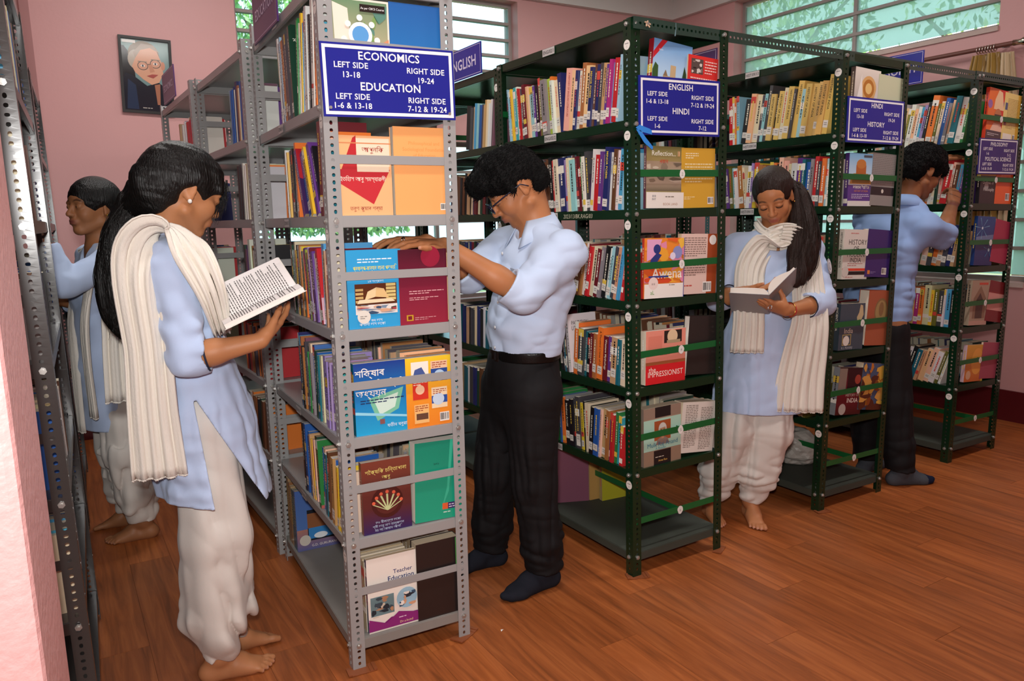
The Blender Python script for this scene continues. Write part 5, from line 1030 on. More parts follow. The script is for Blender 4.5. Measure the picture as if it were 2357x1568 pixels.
def foot_sdf(b, an, d, side, sc=1.0, toes=True, ball_z=.016):
    """an ankle, d level heel->toe, side +1: the big toe lies on the person's ... cross(d, up) side"""
    d = nrm(V3(d[0],d[1],0)); l = np.cross(d, V3(0,0,1))*side; an = np.asarray(an); g = V3(an[0],an[1],0)
    P = lambda a, t, z: g+d*a*sc+l*t*sc+V3(0,0,z*sc)
    b.cone(an, P(-.03,0,.03), .030*sc, .027*sc, .02); b.cone(an, P(.06,.006,.042), .031*sc, .026*sc, .02)
    b.cone(P(-.035,0,.027), P(.09,-.012,.017), .027*sc, .017*sc, .02); b.cone(P(.05,.01,.036), P(.115,.016,.018), .027*sc, .018*sc, .02)
    b.cone(P(.05,-.008,.03), P(.105,-.018,.016), .024*sc, .015*sc, .02); b.cone(P(-.02,.0,.022), P(.11,.0,.014), .024*sc, .014*sc, .02)
    tips = []
    if toes:
        for i in range(5):
            t = (.026,.009,-.005,-.018,-.029)[i]; bs = (.118,.122,.118,.110,.100)[i]; le = (.042,.036,.032,.028,.024)[i]; r0 = (.0125,.0092,.0086,.0082,.008)[i]
            k = P(bs,t*.85,.0165); m = P(bs+le*.6,t*1.03,.0155); e = P(bs+le,t*1.08,r0*.95/sc*sc)
            b.cone(k, m, r0*sc, r0*.92*sc, .006); b.cone(m, e, r0*.95*sc, r0*.85*sc, .004); tips.append((e, d))
    else: b.cone(P(.1,.006,.018), P(.150,.004,.0165), .026*sc, .016*sc, .02, ((0,0,1),.75)); b.cone(P(.1,-.012,.016), P(.135,-.014,.0145), .02*sc, .014*sc, .02)
    return tips
def skin_col(base, lips, L=None, tips=(), fr=None, c=None, s=1., brow='241a16', extra=None, lash=True, beard=None):
    bc = np.array(hexc(base)); lc = np.array(hexc(lips)); br = np.array(hexc(brow)); nl = np.array(hexc('d8a596'))
    def fn(p):
        n = len(p); o = np.tile(bc, (n,1)); o[:,:3] *= (1+.04*np.sin(p[:,0]*41+2*np.sin(p[:,2]*33)))[:,None]
        if fr is not None:
            q = p-c; f = q@fr[0]/s; r = q@fr[1]/s; u = q@fr[2]/s
            def mix(w, col): o[:] = o*(1-w[:,None])+col*w[:,None]
            fm = (f > .06)
            ml = np.exp(-((r/.024)**4+((u+.0615)/.0115)**4))*fm*(f>.085); mix(ml, lc)
            for e in (-1,1):
                t = (r*e-.034)/.021; arch = .026+.006*(1-t*t)-.004*np.clip(t,0,2)
                w = np.exp(-(np.abs(t)**6+((u-arch)/.0042)**4))*fm; mix(w*.9, br)
                if lash: mix(np.exp(-(np.abs((r*e-.032)/.0165)**6+((u+.0055+.0035*((r*e-.032)/.0165)**2*-1)/.0022)**4))*fm*.9, br)
                mix(np.exp(-((((r*e-.036)/.026)**2)+((u+.03)/.018)**2))*fm*.25, bc*np.array([1.12,.92,.9,1]))
            if beard is not None: mix(np.exp(-((r/.05)**6+((u+.085)/.03)**4))*fm*.3+np.exp(-((r/.024)**4+((u+.047)/.006)**4))*fm*.45, np.array(hexc(beard)))
        for tp, v in tips:
            w = np.exp(-(np.linalg.norm(p-(tp+v*.003), axis=1)/.0062)**4); o[:] = o*(1-w[:,None]*.55)+nl*w[:,None]*.55
        if extra: extra(p, o)
        o[:,3] = 1; return o
    return fn
def cat_rom(P, n):
    P = [np.asarray(p, float) for p in P]; Q = [2*P[0]-P[1]]+P+[2*P[-1]-P[-2]]; out = []
    for i in range(1, len(Q)-2):
        for j in range(n):
            t = j/n; a, b, c, d = Q[i-1:i+3]
            out.append(.5*((2*b)+(-a+c)*t+(2*a-5*b+4*c-d)*t*t+(-a+3*b-3*c+d)*t**3))
    out.append(Q[-2]); return np.array(out)
def ribbon(name, path, width, wdir, m, parent, pleats=5, amp=.007, n=7, seed=0, th=.004, nu=36, label=None, curve=0., ends=None):
    """a strip of cloth along a path; width (m) and width direction per control point, pleated lengthwise"""
    P = cat_rom(path, n); W = cat_rom([np.asarray(q, float) for q in wdir], n); Wd = np.interp(np.linspace(0,1,len(P)), np.linspace(0,1,len(width)), width)
    rr = np.random.RandomState(seed); ph = rr.uniform(0,6.28,4); vs = []; fs = []
    for i in range(len(P)):
        t = P[min(i+1,len(P)-1)]-P[max(i-1,0)]; t = nrm(t); w = W[i]-t*np.dot(W[i],t); w = nrm(w); nn = np.cross(t, w); tt = i/len(P)
        for j in range(nu+1):
            s = j/nu*2-1
            o = amp*(np.sin(pleats*pi*s+ph[0]+.8*sin(3*tt+ph[1]))+.45*np.sin(pleats*2.3*pi*s+ph[2]+2*tt))+.25*amp*sin(17*tt+4*s+ph[3])
            vs.append(P[i]+w*(s*Wd[i]/2)+nn*(o-curve*s*s*Wd[i]))
    for i in range(len(P)-1):
        for j in range(nu): q = i*(nu+1)+j; fs.append((q,q+1,q+nu+2,q+nu+1))
    b = MB(); b.raw(vs, fs); o = b.build(name, m, parent, smooth=True, label=label); md = o.modifiers.new('t','SOLIDIFY'); md.thickness = th; md.offset = 0
    # crocheted edge at both ends
    e = MB(); rr2 = random.Random(seed); ends = [len(P)-1] if ends is None else [0 if q == 0 else len(P)-1 for q in ends]
    for end in ends:
        t = nrm(P[end]-P[end-1 if end else 1]); b0 = end*(nu+1)
        for j in range(0, nu, 1):
            a = np.array(vs[b0+j]); c = np.array(vs[b0+j+1]); mid = (a+c)/2+t*(.004+.002*rr2.random()); e.tube([a, mid, c], .0022, 5)
    return o, e
def strands(name, path, rads, n, m, parent, r=.0011, seed=0, fl=None, loose=.0, ext=0.):
    rr = np.random.RandomState(seed); P = cat_rom(path, 5); R = np.interp(np.linspace(0,1,len(P)), np.linspace(0,1,len(rads)), rads); b = MB()
    T = [nrm(P[min(i+1,len(P)-1)]-P[max(i-1,0)]) for i in range(len(P))]; up = nrm(np.cross(T[0], V3(.3,.8,.1))); fr_ = []
    for t in T: up = nrm(up-t*np.dot(up,t)); fr_.append((up, np.cross(t, up)))
    for k in range(n):
        a = rr.uniform(0,6.28); q = rr.uniform(.75,1.06); fr2 = rr.uniform(.5,3); ph = rr.uniform(0,6.28); e = int(len(P)*rr.uniform(.8,1.0)); s0 = int(len(P)*rr.uniform(0,.15))
        pts = []
        for i in range(s0, max(e, s0+3)):
            i = min(i, len(P)-1); aa = a+.35*sin(fr2*i/len(P)*3+ph); rad = R[i]*q*(1+loose*sin(ph+i*.35)*i/len(P))
            o = fr_[i][0]*cos(aa)*rad+fr_[i][1]*sin(aa)*rad
            if fl is not None: f = nrm(fl[0]); o = o-f*np.dot(o,f)*(1-fl[1])
            pts.append(P[i]+o)
        if ext: pts.append(pts[-1]+T[-1]*ext*rr.uniform(.2,1)+V3(*rr.normal(0,.006,3)))
        rad = [r*(.8 if i < 2 else 1) if i < len(pts)-2 else r*.4 for i in range(len(pts))]
        b.tube(pts, rad, 4, cap=False)
    return b.build(name, m, parent, smooth=True, kind='stuff')
def tufts(name, me, n, ln, dirv, m, parent, r=.0013, seed=0, lift=.4, keep=None):
    rr = np.random.RandomState(seed); nv = len(me.vertices); co = np.empty(nv*3, np.float32); me.vertices.foreach_get('co', co); co = co.reshape(-1,3)
    ids = [int(i) for i in rr.choice(nv, min(n*3, nv), False)]; no = np.array([tuple(me.vertices[i].normal) for i in ids]); b = MB(); c = 0
    for i, nn in zip(ids, no):
        p = co[i].astype(float)
        if keep is not None and not keep(p): continue
        d = np.asarray(dirv(p) if callable(dirv) else dirv, float)+rr.normal(0,.25,3); d = nrm(d-nn*np.dot(d,nn)); l = ln*rr.uniform(.6,1.3)
        q = p+d*l*.5+nn*l*lift*.5; e = p+d*l+nn*l*lift*rr.uniform(.2,.8)
        b.tube([p-nn*.002, q, e], [r, r*.9, r*.25], 4, cap=False); c += 1
        if c >= n: break
    return b.build(name, m, parent, smooth=True, kind='stuff')
def add_mesh(name, me, parent, label=None): return mobj(name, me, parent, label=label)
M_HAIR = mat('black_hair', '090706', rough=.40, spec=.34, bump=.5, bscale=1, bstretch=(260,260,14))
M_HAIRS = mat('short_black_hair', '060505', rough=.65, spec=.18, bump=.6, bscale=160)
M_HAIRB = mat('dark_brown_hair', '24150f', rough=.45, spec=.25, bump=.5, bscale=1, bstretch=(240,240,14))
M_KURTA = mat('light_blue_cotton', 'b7c8e6', rough=.8, spec=.2, bump=.10, bscale=700, sheen=.15)
M_SHIRT = mat('pale_blue_shirting', 'bfcfe8', rough=.78, spec=.2, bump=.06, bscale=800, sheen=.1)
M_SHIRTD = mat('blue_shirting', '8fa9d6', rough=.8, spec=.2, bump=.06, bscale=800)
M_CREAM = mat('cream_cotton', 'd6cfc7', rough=.85, spec=.15, bump=.10, bscale=600, sheen=.15)
M_SCARF = mat('off_white_muslin', 'e6dfd4', rough=.9, spec=.1, bump=.25, bscale=420, bstretch=(1,1,.25), sheen=.2)
M_BLACKC = mat('black_trouser_cloth', '131214', rough=.75, spec=.25, bump=.08, bscale=500)
M_SOCK = mat('charcoal_sock', '23252d', rough=.95, spec=.1, bump=.3, bscale=500)
M_SOCKG = mat('grey_sock', '4a4e54', rough=.95, spec=.1, bump=.3, bscale=400)
M_NAVY = mat('navy_piping', '1b2038', rough=.7)
M_EYEW = mat('eye_white', 'e3ddd6', rough=.15, spec=.6); M_IRIS = mat('dark_iris', '1a100c', rough=.1, spec=.8)
M_LEATHER = mat('black_leather', '0c0b0b', rough=.38, spec=.35, bump=.1, bscale=150)
M_GOLDM = mat('gold_metal', 'c9a04a', rough=.2, metal=1); M_SILV = mat('silver_metal', 'c9c9cc', rough=.2, metal=1)
M_PEARL = mat('pearl', 'efe9e2', rough=.15, spec=.7); M_THREAD = mat('red_thread', 'b8342e', rough=.8)
def ball(name, c, r, m, parent, seg=12, label=None, sc=(1,1,1)):
    bm = bmesh.new(); bmesh.ops.create_uvsphere(bm, u_segments=seg, v_segments=max(6,seg*2//3), radius=r); 
    for v in bm.verts: v.co = Vector((v.co.x*sc[0], v.co.y*sc[1], v.co.z*sc[2]))
    me = bpy.data.meshes.new(name); bm.to_mesh(me); bm.free(); me.polygons.foreach_set('use_smooth', [True]*len(me.polygons)); me.materials.append(m)
    return mobj(name, me, parent, tuple(c), label=label)
def ringmesh(name, c, n, r, rr, m, parent, label=None, fl=1.):
    n = nrm(n); a = nrm(np.cross(n, V3(.2,.5,.8))); b2 = np.cross(n, a); b = MB(); b.tube([c+a*r*cos(t)+b2*r*fl*sin(t) for t in np.linspace(0, 2*pi, 25)], rr, 6, cap=False)
    return b.build(name, m, parent, smooth=True, label=label)
def mx_(*a):
    o = a[0]
    for q in a[1:]: o = np.maximum(o, q)
    return o
def V(*a): return np.array(a, float)
def sub_fn(s, fn, lo=None, hi=None):
    sl, X, Y, Z = s.reg(lo if lo is not None else s.lo, hi if hi is not None else s.lo+s.n*s.h)
    s.D[sl] = np.maximum(s.D[sl], -fn(X, Y, Z).astype(np.float32))
def bbox(J, pad=.16, zlo=-.01):
    P = np.array(list(J.values())); lo = P.min(0)-pad; hi = P.max(0)+pad; lo[2] = zlo; return lo, hi
def trunk_body(b, J, F, w=.14):
    b.cone(J['pel'], J['che'], .11, .12, .03, (F,.7)); b.cone(J['che'], J['nb']-V(0,0,.07), .13, .09, .03, (F,.7))
    for q in 'RL': b.cone(J['sh'+q], J['nb']-V(0,0,.02), .048, .05, .03); b.cone(J['hip'+q], J['pel'], .052, .075, .03)
def limbs(b, J, ra=(.045,.036,.034,.023), rl=(.050,.046,.046,.033)):
    for q in 'RL':
        b.cone(J['sh'+q], J['el'+q], ra[0], ra[1], .02); b.cone(J['el'+q], J['el'+q]+.35*(J['wr'+q]-J['el'+q]), ra[1]*.98, ra[2]*1.04, .015)
        b.cone(J['el'+q]+.3*(J['wr'+q]-J['el'+q]), J['wr'+q], ra[2]*1.05, ra[3], .015, None)
        b.cone(J['hip'+q], J['kn'+q], rl[0], rl[1], .02); b.cone(J['kn'+q], J['an'+q], rl[1]*.95, rl[3], .02)
def person(loc, label):
    return empty('person', tuple(loc), label=label, cat='person')
def place(root, *objs):
    """parts are modelled in room coordinates; hang them on the person without moving them"""
    for o in objs:
        o.parent = root; o.matrix_parent_inverse = Matrix.Translation(root.location).inverted()
def hang(root, names=None):
    for o in root.children: o.matrix_parent_inverse = Matrix.Translation(root.location).inverted()
def eyeballs(root, L, fr, s=1., look=0., openness=1.):
    F, S, U = fr
    for q in (-1,1):
        c = L(.0830,q*.032,.003); e = ball('eye', c, .0122*s, M_EYEW, root, 14); d = nrm(F+S*look); ball('iris', V(*(d*.0088*s-fr[2]*.001)), .0060*s, M_IRIS, e, 10)

def kurta(root, J, F, S, wai, hip, hem, r, lo, hi, slit_z, sleeves, m, folds=(3,4,8), h=.0048, slit=(.0,.10), tilt=(0,0,-1), fl=(.78,.86,.80), neck=None, hollow=True, amp=1.):
    """tunic: trunk, skirt down to the hem, two sleeves cut at a share of the forearm, side slits"""
    k = SDF(lo, hi, h); nb = J['nb']
    k.cone(J['che'], wai, r[0], r[1], .03, (F,fl[0])); k.cone(J['che'], nb-V(0,0,.075), r[0], r[0]*.72, .03, (F,fl[0]))
    for q in 'RL': k.cone(J['sh'+q], nb-V(0,0,.03), .060, .060, .03)
    k.cone(wai, hip, r[1], r[2], .03, (F,fl[1])); k.cone(hip, hem-V(0,0,.05), r[2], r[3], .02, (F,fl[2]))
    cuffs = []
    for q, fr_ in sleeves.items():
        sh, el, wr = J['sh'+q], J['el'+q], J['wr'+q]; d = nrm(wr-el); c = el+fr_*(wr-el)
        k.cone(sh, el, .064, .055, .025); k.cone(el, c, .055, .050, .015, cap=(c, d)); cuffs.append((c, d))
    a = creases(folds[0], 7, 38, 85, .011, (1,1,.16)); b_ = creases(folds[1], 7, 30, 65, .011, (.7,.7,1.2)); f3 = waves(folds[2], 8, 50, 120, .0035)
    def kf(x, y, z):
        lowr = np.clip((wai[2]+.05-z)/.25, 0, 1); up = np.clip((z-wai[2]+.02)/.1, 0, 1)
        return amp*(-np.minimum(a(x,y,z),.004)*(.15+.85*lowr)-b_(x,y,z)*(.15+.5*up)+f3(x,y,z))
    k.field(kf, .05)
    ax = hem-hip
    if hollow:
        def inner(X, Y, Z):
            t = (Z-hip[2])/ax[2]; px, py = X-(hip[0]+ax[0]*t), Y-(hip[1]+ax[1]*t); f = px*F[0]+py*F[1]; q = px*S[0]+py*S[1]
            return np.maximum(np.sqrt((f/fl[2])**2+q**2)-(r[2]-.020+(r[3]-r[2])*t), Z-(hip[2]-.0))
        sub_fn(k, inner, lo, (hi[0],hi[1],hip[2]+.03))
    if slit_z:
        def sl(X, Y, Z):
            t = (Z-hip[2])/ax[2]; px, py = X-(hip[0]+ax[0]*t), Y-(hip[1]+ax[1]*t); f = px*F[0]+py*F[1]; q = px*S[0]+py*S[1]; g = np.clip((slit_z-Z)/(slit_z-hem[2]), 0, 1.2)
            return mx_((slit[0]-.006)*g-.004-f, f-(slit[1]*g+.004), Z-slit_z, -np.abs(q)+.05)
        sub_fn(k, sl, lo, (hi[0],hi[1],slit_z+.02))
    k.half(hem, nrm(V(*tilt)), lo=lo, hi=(hi[0],hi[1],hem[2]+.14))
    for (p0, p1, r0, r1) in (neck or []): k.cone(p0, p1, r0, r1, .01, sub=True)
    for c, d in cuffs: k.cone(c-.02*d, c+.05*d, .043, .045, 0, sub=True)
    ku = add_mesh('kurta', k.mesh('kurta', m), root)
    for c, d in cuffs: ringmesh('cuff_piping', c, d, .0475, .0028, M_NAVY, ku)
    return ku
def salwar(root, J, F, hips, r, lo, hi, m=M_CREAM, seeds=(13,14), name='salwar', foldz=.12, amp=.016, h=.0048, cut=None, baggy=True):
    t = SDF(lo, hi, h); t.cone(J['pel']+V(0,0,.02), J['pel']-V(0,0,.12), r[0], r[0]*1.02, .03, (F,.85))
    for q in 'RL':
        hp, kn, an = hips[q], J['kn'+q], J['an'+q]; t.cone(J['pel']+V(0,0,.0), hp, r[0]*.85, r[1], .03); t.cone(hp, kn, r[1], r[2], .025); m1 = kn+.62*(an-kn); t.cone(kn, m1, r[2], r[3], .025); t.cone(m1, an, r[3], r[4], .02)
        if cut is None: t.half(an+V(0,0,.0), (0,0,-1), lo=an-V(.12,.12,.15), hi=an+V(.12,.12,.15))
    ff = creases(seeds[0], 7, 45, 105, amp, (1,1,foldz)); f2 = creases(seeds[1], 6, 40, 80, amp*.7, (.5,.5,1.3)); az = min(J['anR'][2], J['anL'][2])
    t.field(lambda x,y,z: -ff(x,y,z)*np.clip((z-az)/.12,.2,1)*np.clip((J['pel'][2]-.16-z)/.15,.25,1)-f2(x,y,z)*(.25+1.0*np.clip((az+.26-z)/.15,0,1)), .05)
    return add_mesh(name, t.mesh(name, m), root)
# ============================ person A: girl reading in the near aisle
J = dict(hd=V(-1.456,0.237,1.481), nb=V(-1.519,0.263,1.335), che=V(-1.511,0.270,1.163), wai=V(-1.484,0.265,0.978), pel=V(-1.477,0.273,0.850), shR=V(-1.523,0.115,1.282), shL=V(-1.547,0.423,1.286), elR=V(-1.503,0.075,1.029), wrR=V(-1.322,0.030,1.062), elL=V(-1.444,0.427,1.048), wrL=V(-1.375,0.322,1.165), hipR=V(-1.476,0.185,0.807), hipL=V(-1.474,0.354,0.807), knR=V(-1.456,0.188,0.466), knL=V(-1.443,0.332,0.462), anR=V(-1.478,0.205,0.075), anL=V(-1.431,0.335,0.070))
F0 = nrm(V(.99,-.10,0)); S0 = np.cross(F0, V(0,0,1)); UP = V(0,0,1)
lo, hi = bbox(J, .17); b = SDF(lo, hi, .0042); fr = frame((.95,.30), radians(22), radians(-2)); hc = J['hd']
trunk_body(b, J, F0); limbs(b, J); L = head_sdf(b, hc, fr, .98, J['nb'])
g = nrm(V(.209,-.044,.083))
t1_ = hand_sdf(b, J['wrR'], V(.62,.62,.34), V(-.35,.2,.9), 1, .95, (.18,.15,.18,.22), .12, (.8,.35,.35))
t2_ = hand_sdf(b, J['wrL'], V(.86,-.25,.38), V(-.1,-.82,-.25), 1, .95, (.10,.10,.12,.15), .12, (.86,.25,.35), .15)
tf = foot_sdf(b, J['anR'], V(.985,-.15,0), -1, .98)+foot_sdf(b, J['anL'], V(.99,.02,0), 1, .98)
pa = person((-1.47,.27,0), 'girl with ponytail and hair claw reading an open book beside the grey rack')
add_mesh('body', b.mesh('body', skin_mat('warm_brown_skin'), 0, skin_col('b47a52', '8d4a3e', tips=t1_+t2_+tf, fr=fr, c=hc, s=.98)), pa)
ku = kurta(pa, J, F0, S0, J['wai'], V(-1.462,.268,.80), V(-1.432,.26,.585), (.160,.148,.184,.208), (-1.80,-.12,.50), (-1.20,.64,1.42), .90, {'R':.24,'L':.3}, M_KURTA, slit=(-.01,.115), tilt=(-.12,0,-1),
  neck=[(J['nb']-V(.035,0,.005), J['nb']+V(-.04,0,.12), .072, .085), (J['nb']+V(-.055,0,-.01), J['nb']+V(-.09,0,.08), .05, .06)], amp=1.1)
salwar(pa, J, F0, {'R':V(-1.46,.205,.815),'L':V(-1.455,.335,.815)}, (.118,.092,.094,.096,.050), (-1.74,.0,.05), (-1.22,.54,.99), amp=.026, foldz=.07)
# hair: cap, ponytail, claw clip
h = SDF(hc-.2, hc+.2, .0038); F, S, U = fr
h.ell(L(-.014,0,.040), fr, V(.112,.087,.096), .02); h.ell(L(-.05,0,.01), fr, V(.075,.075,.07), .02); h.cone(L(-.08,0,.03), L(-.115,0,-.005), .05, .034, .03); h.ell(L(-.066,0,-.045), fr, V(.046,.057,.062), .03); h.cone(L(-.085,0,-.03), V(-1.585,.280,1.43), .046, .040, .03); h.cone(L(.045,-.045,.070), L(.078,-.064,.012), .024, .010, .03); h.cone(L(.05,.045,.075), L(.076,.062,.03), .022, .010, .03)
h.ell(L(.088,0,-.055), fr, V(.062,.085,.105), .01, sub=True); h.ell(L(.002,.095,-.03), fr, V(.040,.05,.040), .012, sub=True); h.ell(L(.002,-.095,-.03), fr, V(.040,.05,.040), .012, sub=True); h.cone(L(-.02,0,-.17), L(-.008,0,-.085), .056, .050, .02, sub=True)
hw = waves(21, 12, 150, 330, .0011, (1,1,1), (F*.18, S, U)); h.field(lambda x,y,z: hw(x,y,z), .02)
ha = add_mesh('hair', h.mesh('hair', M_HAIR), pa)
tail = [V(-1.560,.284,1.487), V(-1.590,.278,1.42), V(-1.622,.274,1.34), V(-1.648,.288,1.243), V(-1.652,.290,1.151), V(-1.640,.286,1.075)]
pt = SDF((-1.76,.16,1.0), (-1.44,.40,1.56), .0045); tp = cat_rom(tail, 4); rt = np.interp(np.linspace(0,1,len(tp)), [0,.15,.4,.7,.92,1], [.036,.044,.050,.044,.026,.010])
pt.chain(tp, rt, .01, ((0,1,0),.8)); pw = waves(23, 12, 120, 260, .0035, (1,1,.08)); pt.field(lambda x,y,z: pw(x,y,z), .03)
po = add_mesh('ponytail', pt.mesh('ponytail', M_HAIR), pa)
strands('loose_strands', tail, [.034,.046,.055,.050,.034,.016], 110, M_HAIR, po, .0012, 5, None, .12, .03)
rr = random.Random(3); wsp = MB()
for i in range(110):
    a = rr.uniform(-1,1); p0 = L(.085+.01*rr.random(), a*.06, .055+.02*rr.random()); p1 = p0+F*.012+S*a*.01-U*(.03+.03*rr.random()); p2 = p1-U*(.03+.04*rr.random())+F*rr.uniform(-.01,.012); wsp.tube([p0,p1,p2], [.0009,.0008,.0003], 4, cap=False)
wsp.build('fringe_strands', M_HAIR, ha, smooth=True, kind='stuff')
clp = MB(); M_CLAW = mat('black_plastic_claw','131215',rough=.12,spec=.7); M_CLEAR = mat('smoky_plastic','5d5a5c',rough=.08,spec=.7,trans=.5)
cc = V(-1.548,.215,1.488)
claw = ball('hair_claw', cc, .017, M_CLAW, pa, 14, 'black beaded hair claw', (.8,.7,1.5))
for i in range(7): ball('bead', V(.012*sin(i*1.3)-.012, -.012, .03-.012*i), .0085, M_CLAW, claw, 10)
ball('clear_knob', V(-.018,-.006,.046), .020, M_CLEAR, claw, 12)
for q in (1,): ball('earring', L(-.008,.083,-.034), .0062, M_PEARL, pa, 10, 'pearl ear stud')
# scarf: over both shoulders, ends hanging behind
sw = nrm(V(1,.25,0))
o1, e1 = ribbon('scarf', [V(-1.405,.10,1.085), V(-1.437,.030,1.205), V(-1.470,.048,1.30), V(-1.512,.095,1.372), V(-1.568,.09,1.360), V(-1.605,.078,1.26), V(-1.600,.088,1.06), V(-1.602,.098,.88), V(-1.600,.105,.70)], [.05,.075,.10,.125,.15,.125,.115,.125,.14], [V(.5,-.3,.6),V(.6,-.2,.5),V(.7,.2,.4),V(.5,.85,0),V(.75,.6,0),V(.95,-.1,.0),V(.98,-.2,0),V(.98,-.2,0),V(.98,-.2,0)], M_SCARF, pa, 4, .008, seed=2, curve=.05)
o2, e2 = ribbon('scarf', [V(-1.405,.11,1.085), V(-1.395,.17,1.17), V(-1.44,.30,1.25), V(-1.50,.385,1.362), V(-1.565,.41,1.355), V(-1.615,.45,1.22), V(-1.635,.50,1.05), V(-1.64,.53,.84)], [.05,.08,.10,.11,.11,.11,.10,.11], [V(.5,-.2,.8),V(.2,-.3,.9),V(.2,-.3,.9),V(.6,.6,.3),V(.8,.4,0),V(1,0,0),V(1,-.1,0),V(1,-.1,0)], M_SCARF, pa, 3, .008, seed=6)
e1.build('lace_edge', M_SCARF, o1, smooth=True, kind='stuff'); e2.build('lace_edge', M_SCARF, o2, smooth=True, kind='stuff')
lan = MB(); lan.tube([tuple(p) for p in cat_rom([V(-1.565,.262,1.372), V(-1.53,.215,1.372), V(-1.485,.19,1.335), V(-1.42,.20,1.22), V(-1.398,.20,1.09)], 6)], .0055, 6); lan.build('lanyard', mat('bright_blue_lanyard','2461cf',rough=.5), pa, smooth=True)
idc = MB(); idc.box((-.002,-.028,-.08),(.002,.028,0)); idc.build('card_holder', mat('clear_card_holder','b9bcc2',rough=.2,spec=.6), pa, loc=(-1.392,.188,1.085))
ringmesh('wrist_thread', J['wrL']+V(-.012,.008,-.004), J['wrL']-J['elL'], .026, .0022, M_THREAD, pa, 'red thread bracelet'); ringmesh('bangle', J['wrL']+V(-.03,.028,-.03), J['wrL']-J['elL'], .03, .002, M_GOLDM, pa)
hang(pa)
# the open book in her hands
def open_book(loc, g, wL, wR, hgt, wid, label, lines=True, thick=.010, th2=.008, covc='8a2a2a', nlines=26, pagec='e9e3e0', curlL=.012, curlR=.014):
    """g: along the spine (bottom to top), wL / wR: from spine to the outer edge of each page"""
    root = empty('open_book', tuple(loc), label=label, cat='book'); g = nrm(g); col = hexc(pagec); ink = hexc('55504f')
    for wv, sd, tk, cu in ((nrm(wL), -1, thick, curlL), (nrm(wR), 1, th2, curlR)):
        wv = nrm(wv-g*np.dot(wv,g)); n = np.cross(g, wv)*(1 if sd > 0 else -1)
        if n[2] < 0: n = -n
        N = 14; top = lambda a, c: a*wid*wv+n*(tk*min(1,a*6+.25)+cu*sin(pi*min(1,a*1.15))*(1-a*.45))+g*c*hgt
        b = MB()
        for i in range(N):
            a0, a1 = i/N, (i+1)/N
            A0, A1, B0, B1 = top(a0,0), top(a1,0), top(a0,1), top(a1,1); l0, l1 = a0*wid*wv, a1*wid*wv
            b.poly([A0,A1,B1,B0], col); b.poly([l0,l1,A1,A0], hexc('d9d0c6')); b.poly([l0+g*hgt,l1+g*hgt,B1,B0], hexc('d9d0c6')); b.poly([l0,l1,l1+g*hgt,l0+g*hgt], col)
        b.poly([wid*wv, wid*wv+g*hgt, top(1,1), top(1,0)], hexc('e6ded6')); b.build('page_block', M_MATTE, root)
        if lines:
            t = MB(); rr = random.Random(4+sd); e = n*.0006
            for k in range(nlines):
                c1 = .92-.84*k/nlines; c0 = c1-.84/nlines*.36; a = .1; end = .9 if rr.random() > .18 else rr.uniform(.4,.8)
                while a < end:
                    l = min(rr.uniform(.02,.07), end-a); t.poly([top(a,c0)+e, top(a+l,c0)+e, top(a+l,c1)+e, top(a,c1)+e], ink); a += l+.014
            t.build('text_lines', M_MATTE, root, kind='stuff')
        cv = MB(); m_ = .004; P4 = [-g*m_, wid*wv+wv*m_-g*m_, wid*wv+wv*m_+g*(hgt+m_), g*(hgt+m_)]; cv.raw([p-n*.0004 for p in P4]+[p-n*.002 for p in P4], [(0,1,2,3),(7,6,5,4),(0,4,5,1),(1,5,6,2),(2,6,7,3),(3,7,4,0)], hexc(covc)); cv.build('cover', M_PRINT, root)
    return root
open_book((-1.392,.128,1.098), V(.195,-.026,.083), V(.02,.11,.105), V(-.05,-.95,.13), .228, .155, 'open paperback with printed pages in the hands of the girl by the grey rack', covc='e3dcd2', thick=.006, th2=.012)
# ============================ person B: girl reaching into the rack by the door
J = dict(hd=V(-1.617,1.594,1.465), nb=V(-1.606,1.610,1.305), che=V(-1.620,1.620,1.10), pel=V(-1.606,1.620,.80), shL=V(-1.590,1.455,1.235), shR=V(-1.640,1.765,1.245), elL=V(-1.755,1.373,1.165), wrL=V(-1.818,1.400,1.345), elR=V(-1.675,1.815,1.045), wrR=V(-1.775,1.745,1.070), hipL=V(-1.598,1.535,.74), hipR=V(-1.606,1.705,.74), knL=V(-1.595,1.510,.417), knR=V(-1.615,1.692,.400), anL=V(-1.560,1.520,.085), anR=V(-1.590,1.735,.080))
F0 = nrm(V(-.98,-.17,0)); S0 = np.cross(F0, UP); hc = J['hd']; fr = frame((-.86,-.50), radians(-2), 0)
lo, hi = bbox(J, .16); lo[0] = -1.96; b = SDF(lo, hi, .0050)
trunk_body(b, J, F0); limbs(b, J); L = head_sdf(b, hc, fr, .97, J['nb'])
t1_ = hand_sdf(b, J['wrL'], V(-.55,-.05,.85), V(-.85,.1,-.5), 1, .92, (.2,.25,.3,.35), .1)+hand_sdf(b, J['wrR'], V(-.75,-.40,.45), V(-.2,-.8,-.4), -1, .95, (.5,.6,.65,.7), .1, (.8,.35,.3))
tf = foot_sdf(b, J['anL'], V(-1,.12,0), 1, .96)+foot_sdf(b, J['anR'], V(-1,.15,0), -1, .96)
pb_ = person((-1.60,1.62,0), 'girl in blue kurta reaching up into the steel rack by the door')
add_mesh('body', b.mesh('body', skin_mat('deep_brown_skin'), 0, skin_col('9c6845', '7f453c', tips=t1_+tf, fr=fr, c=hc, s=.97, lash=False)), pb_)
eyeballs(pb_, L, fr, .97, .1)
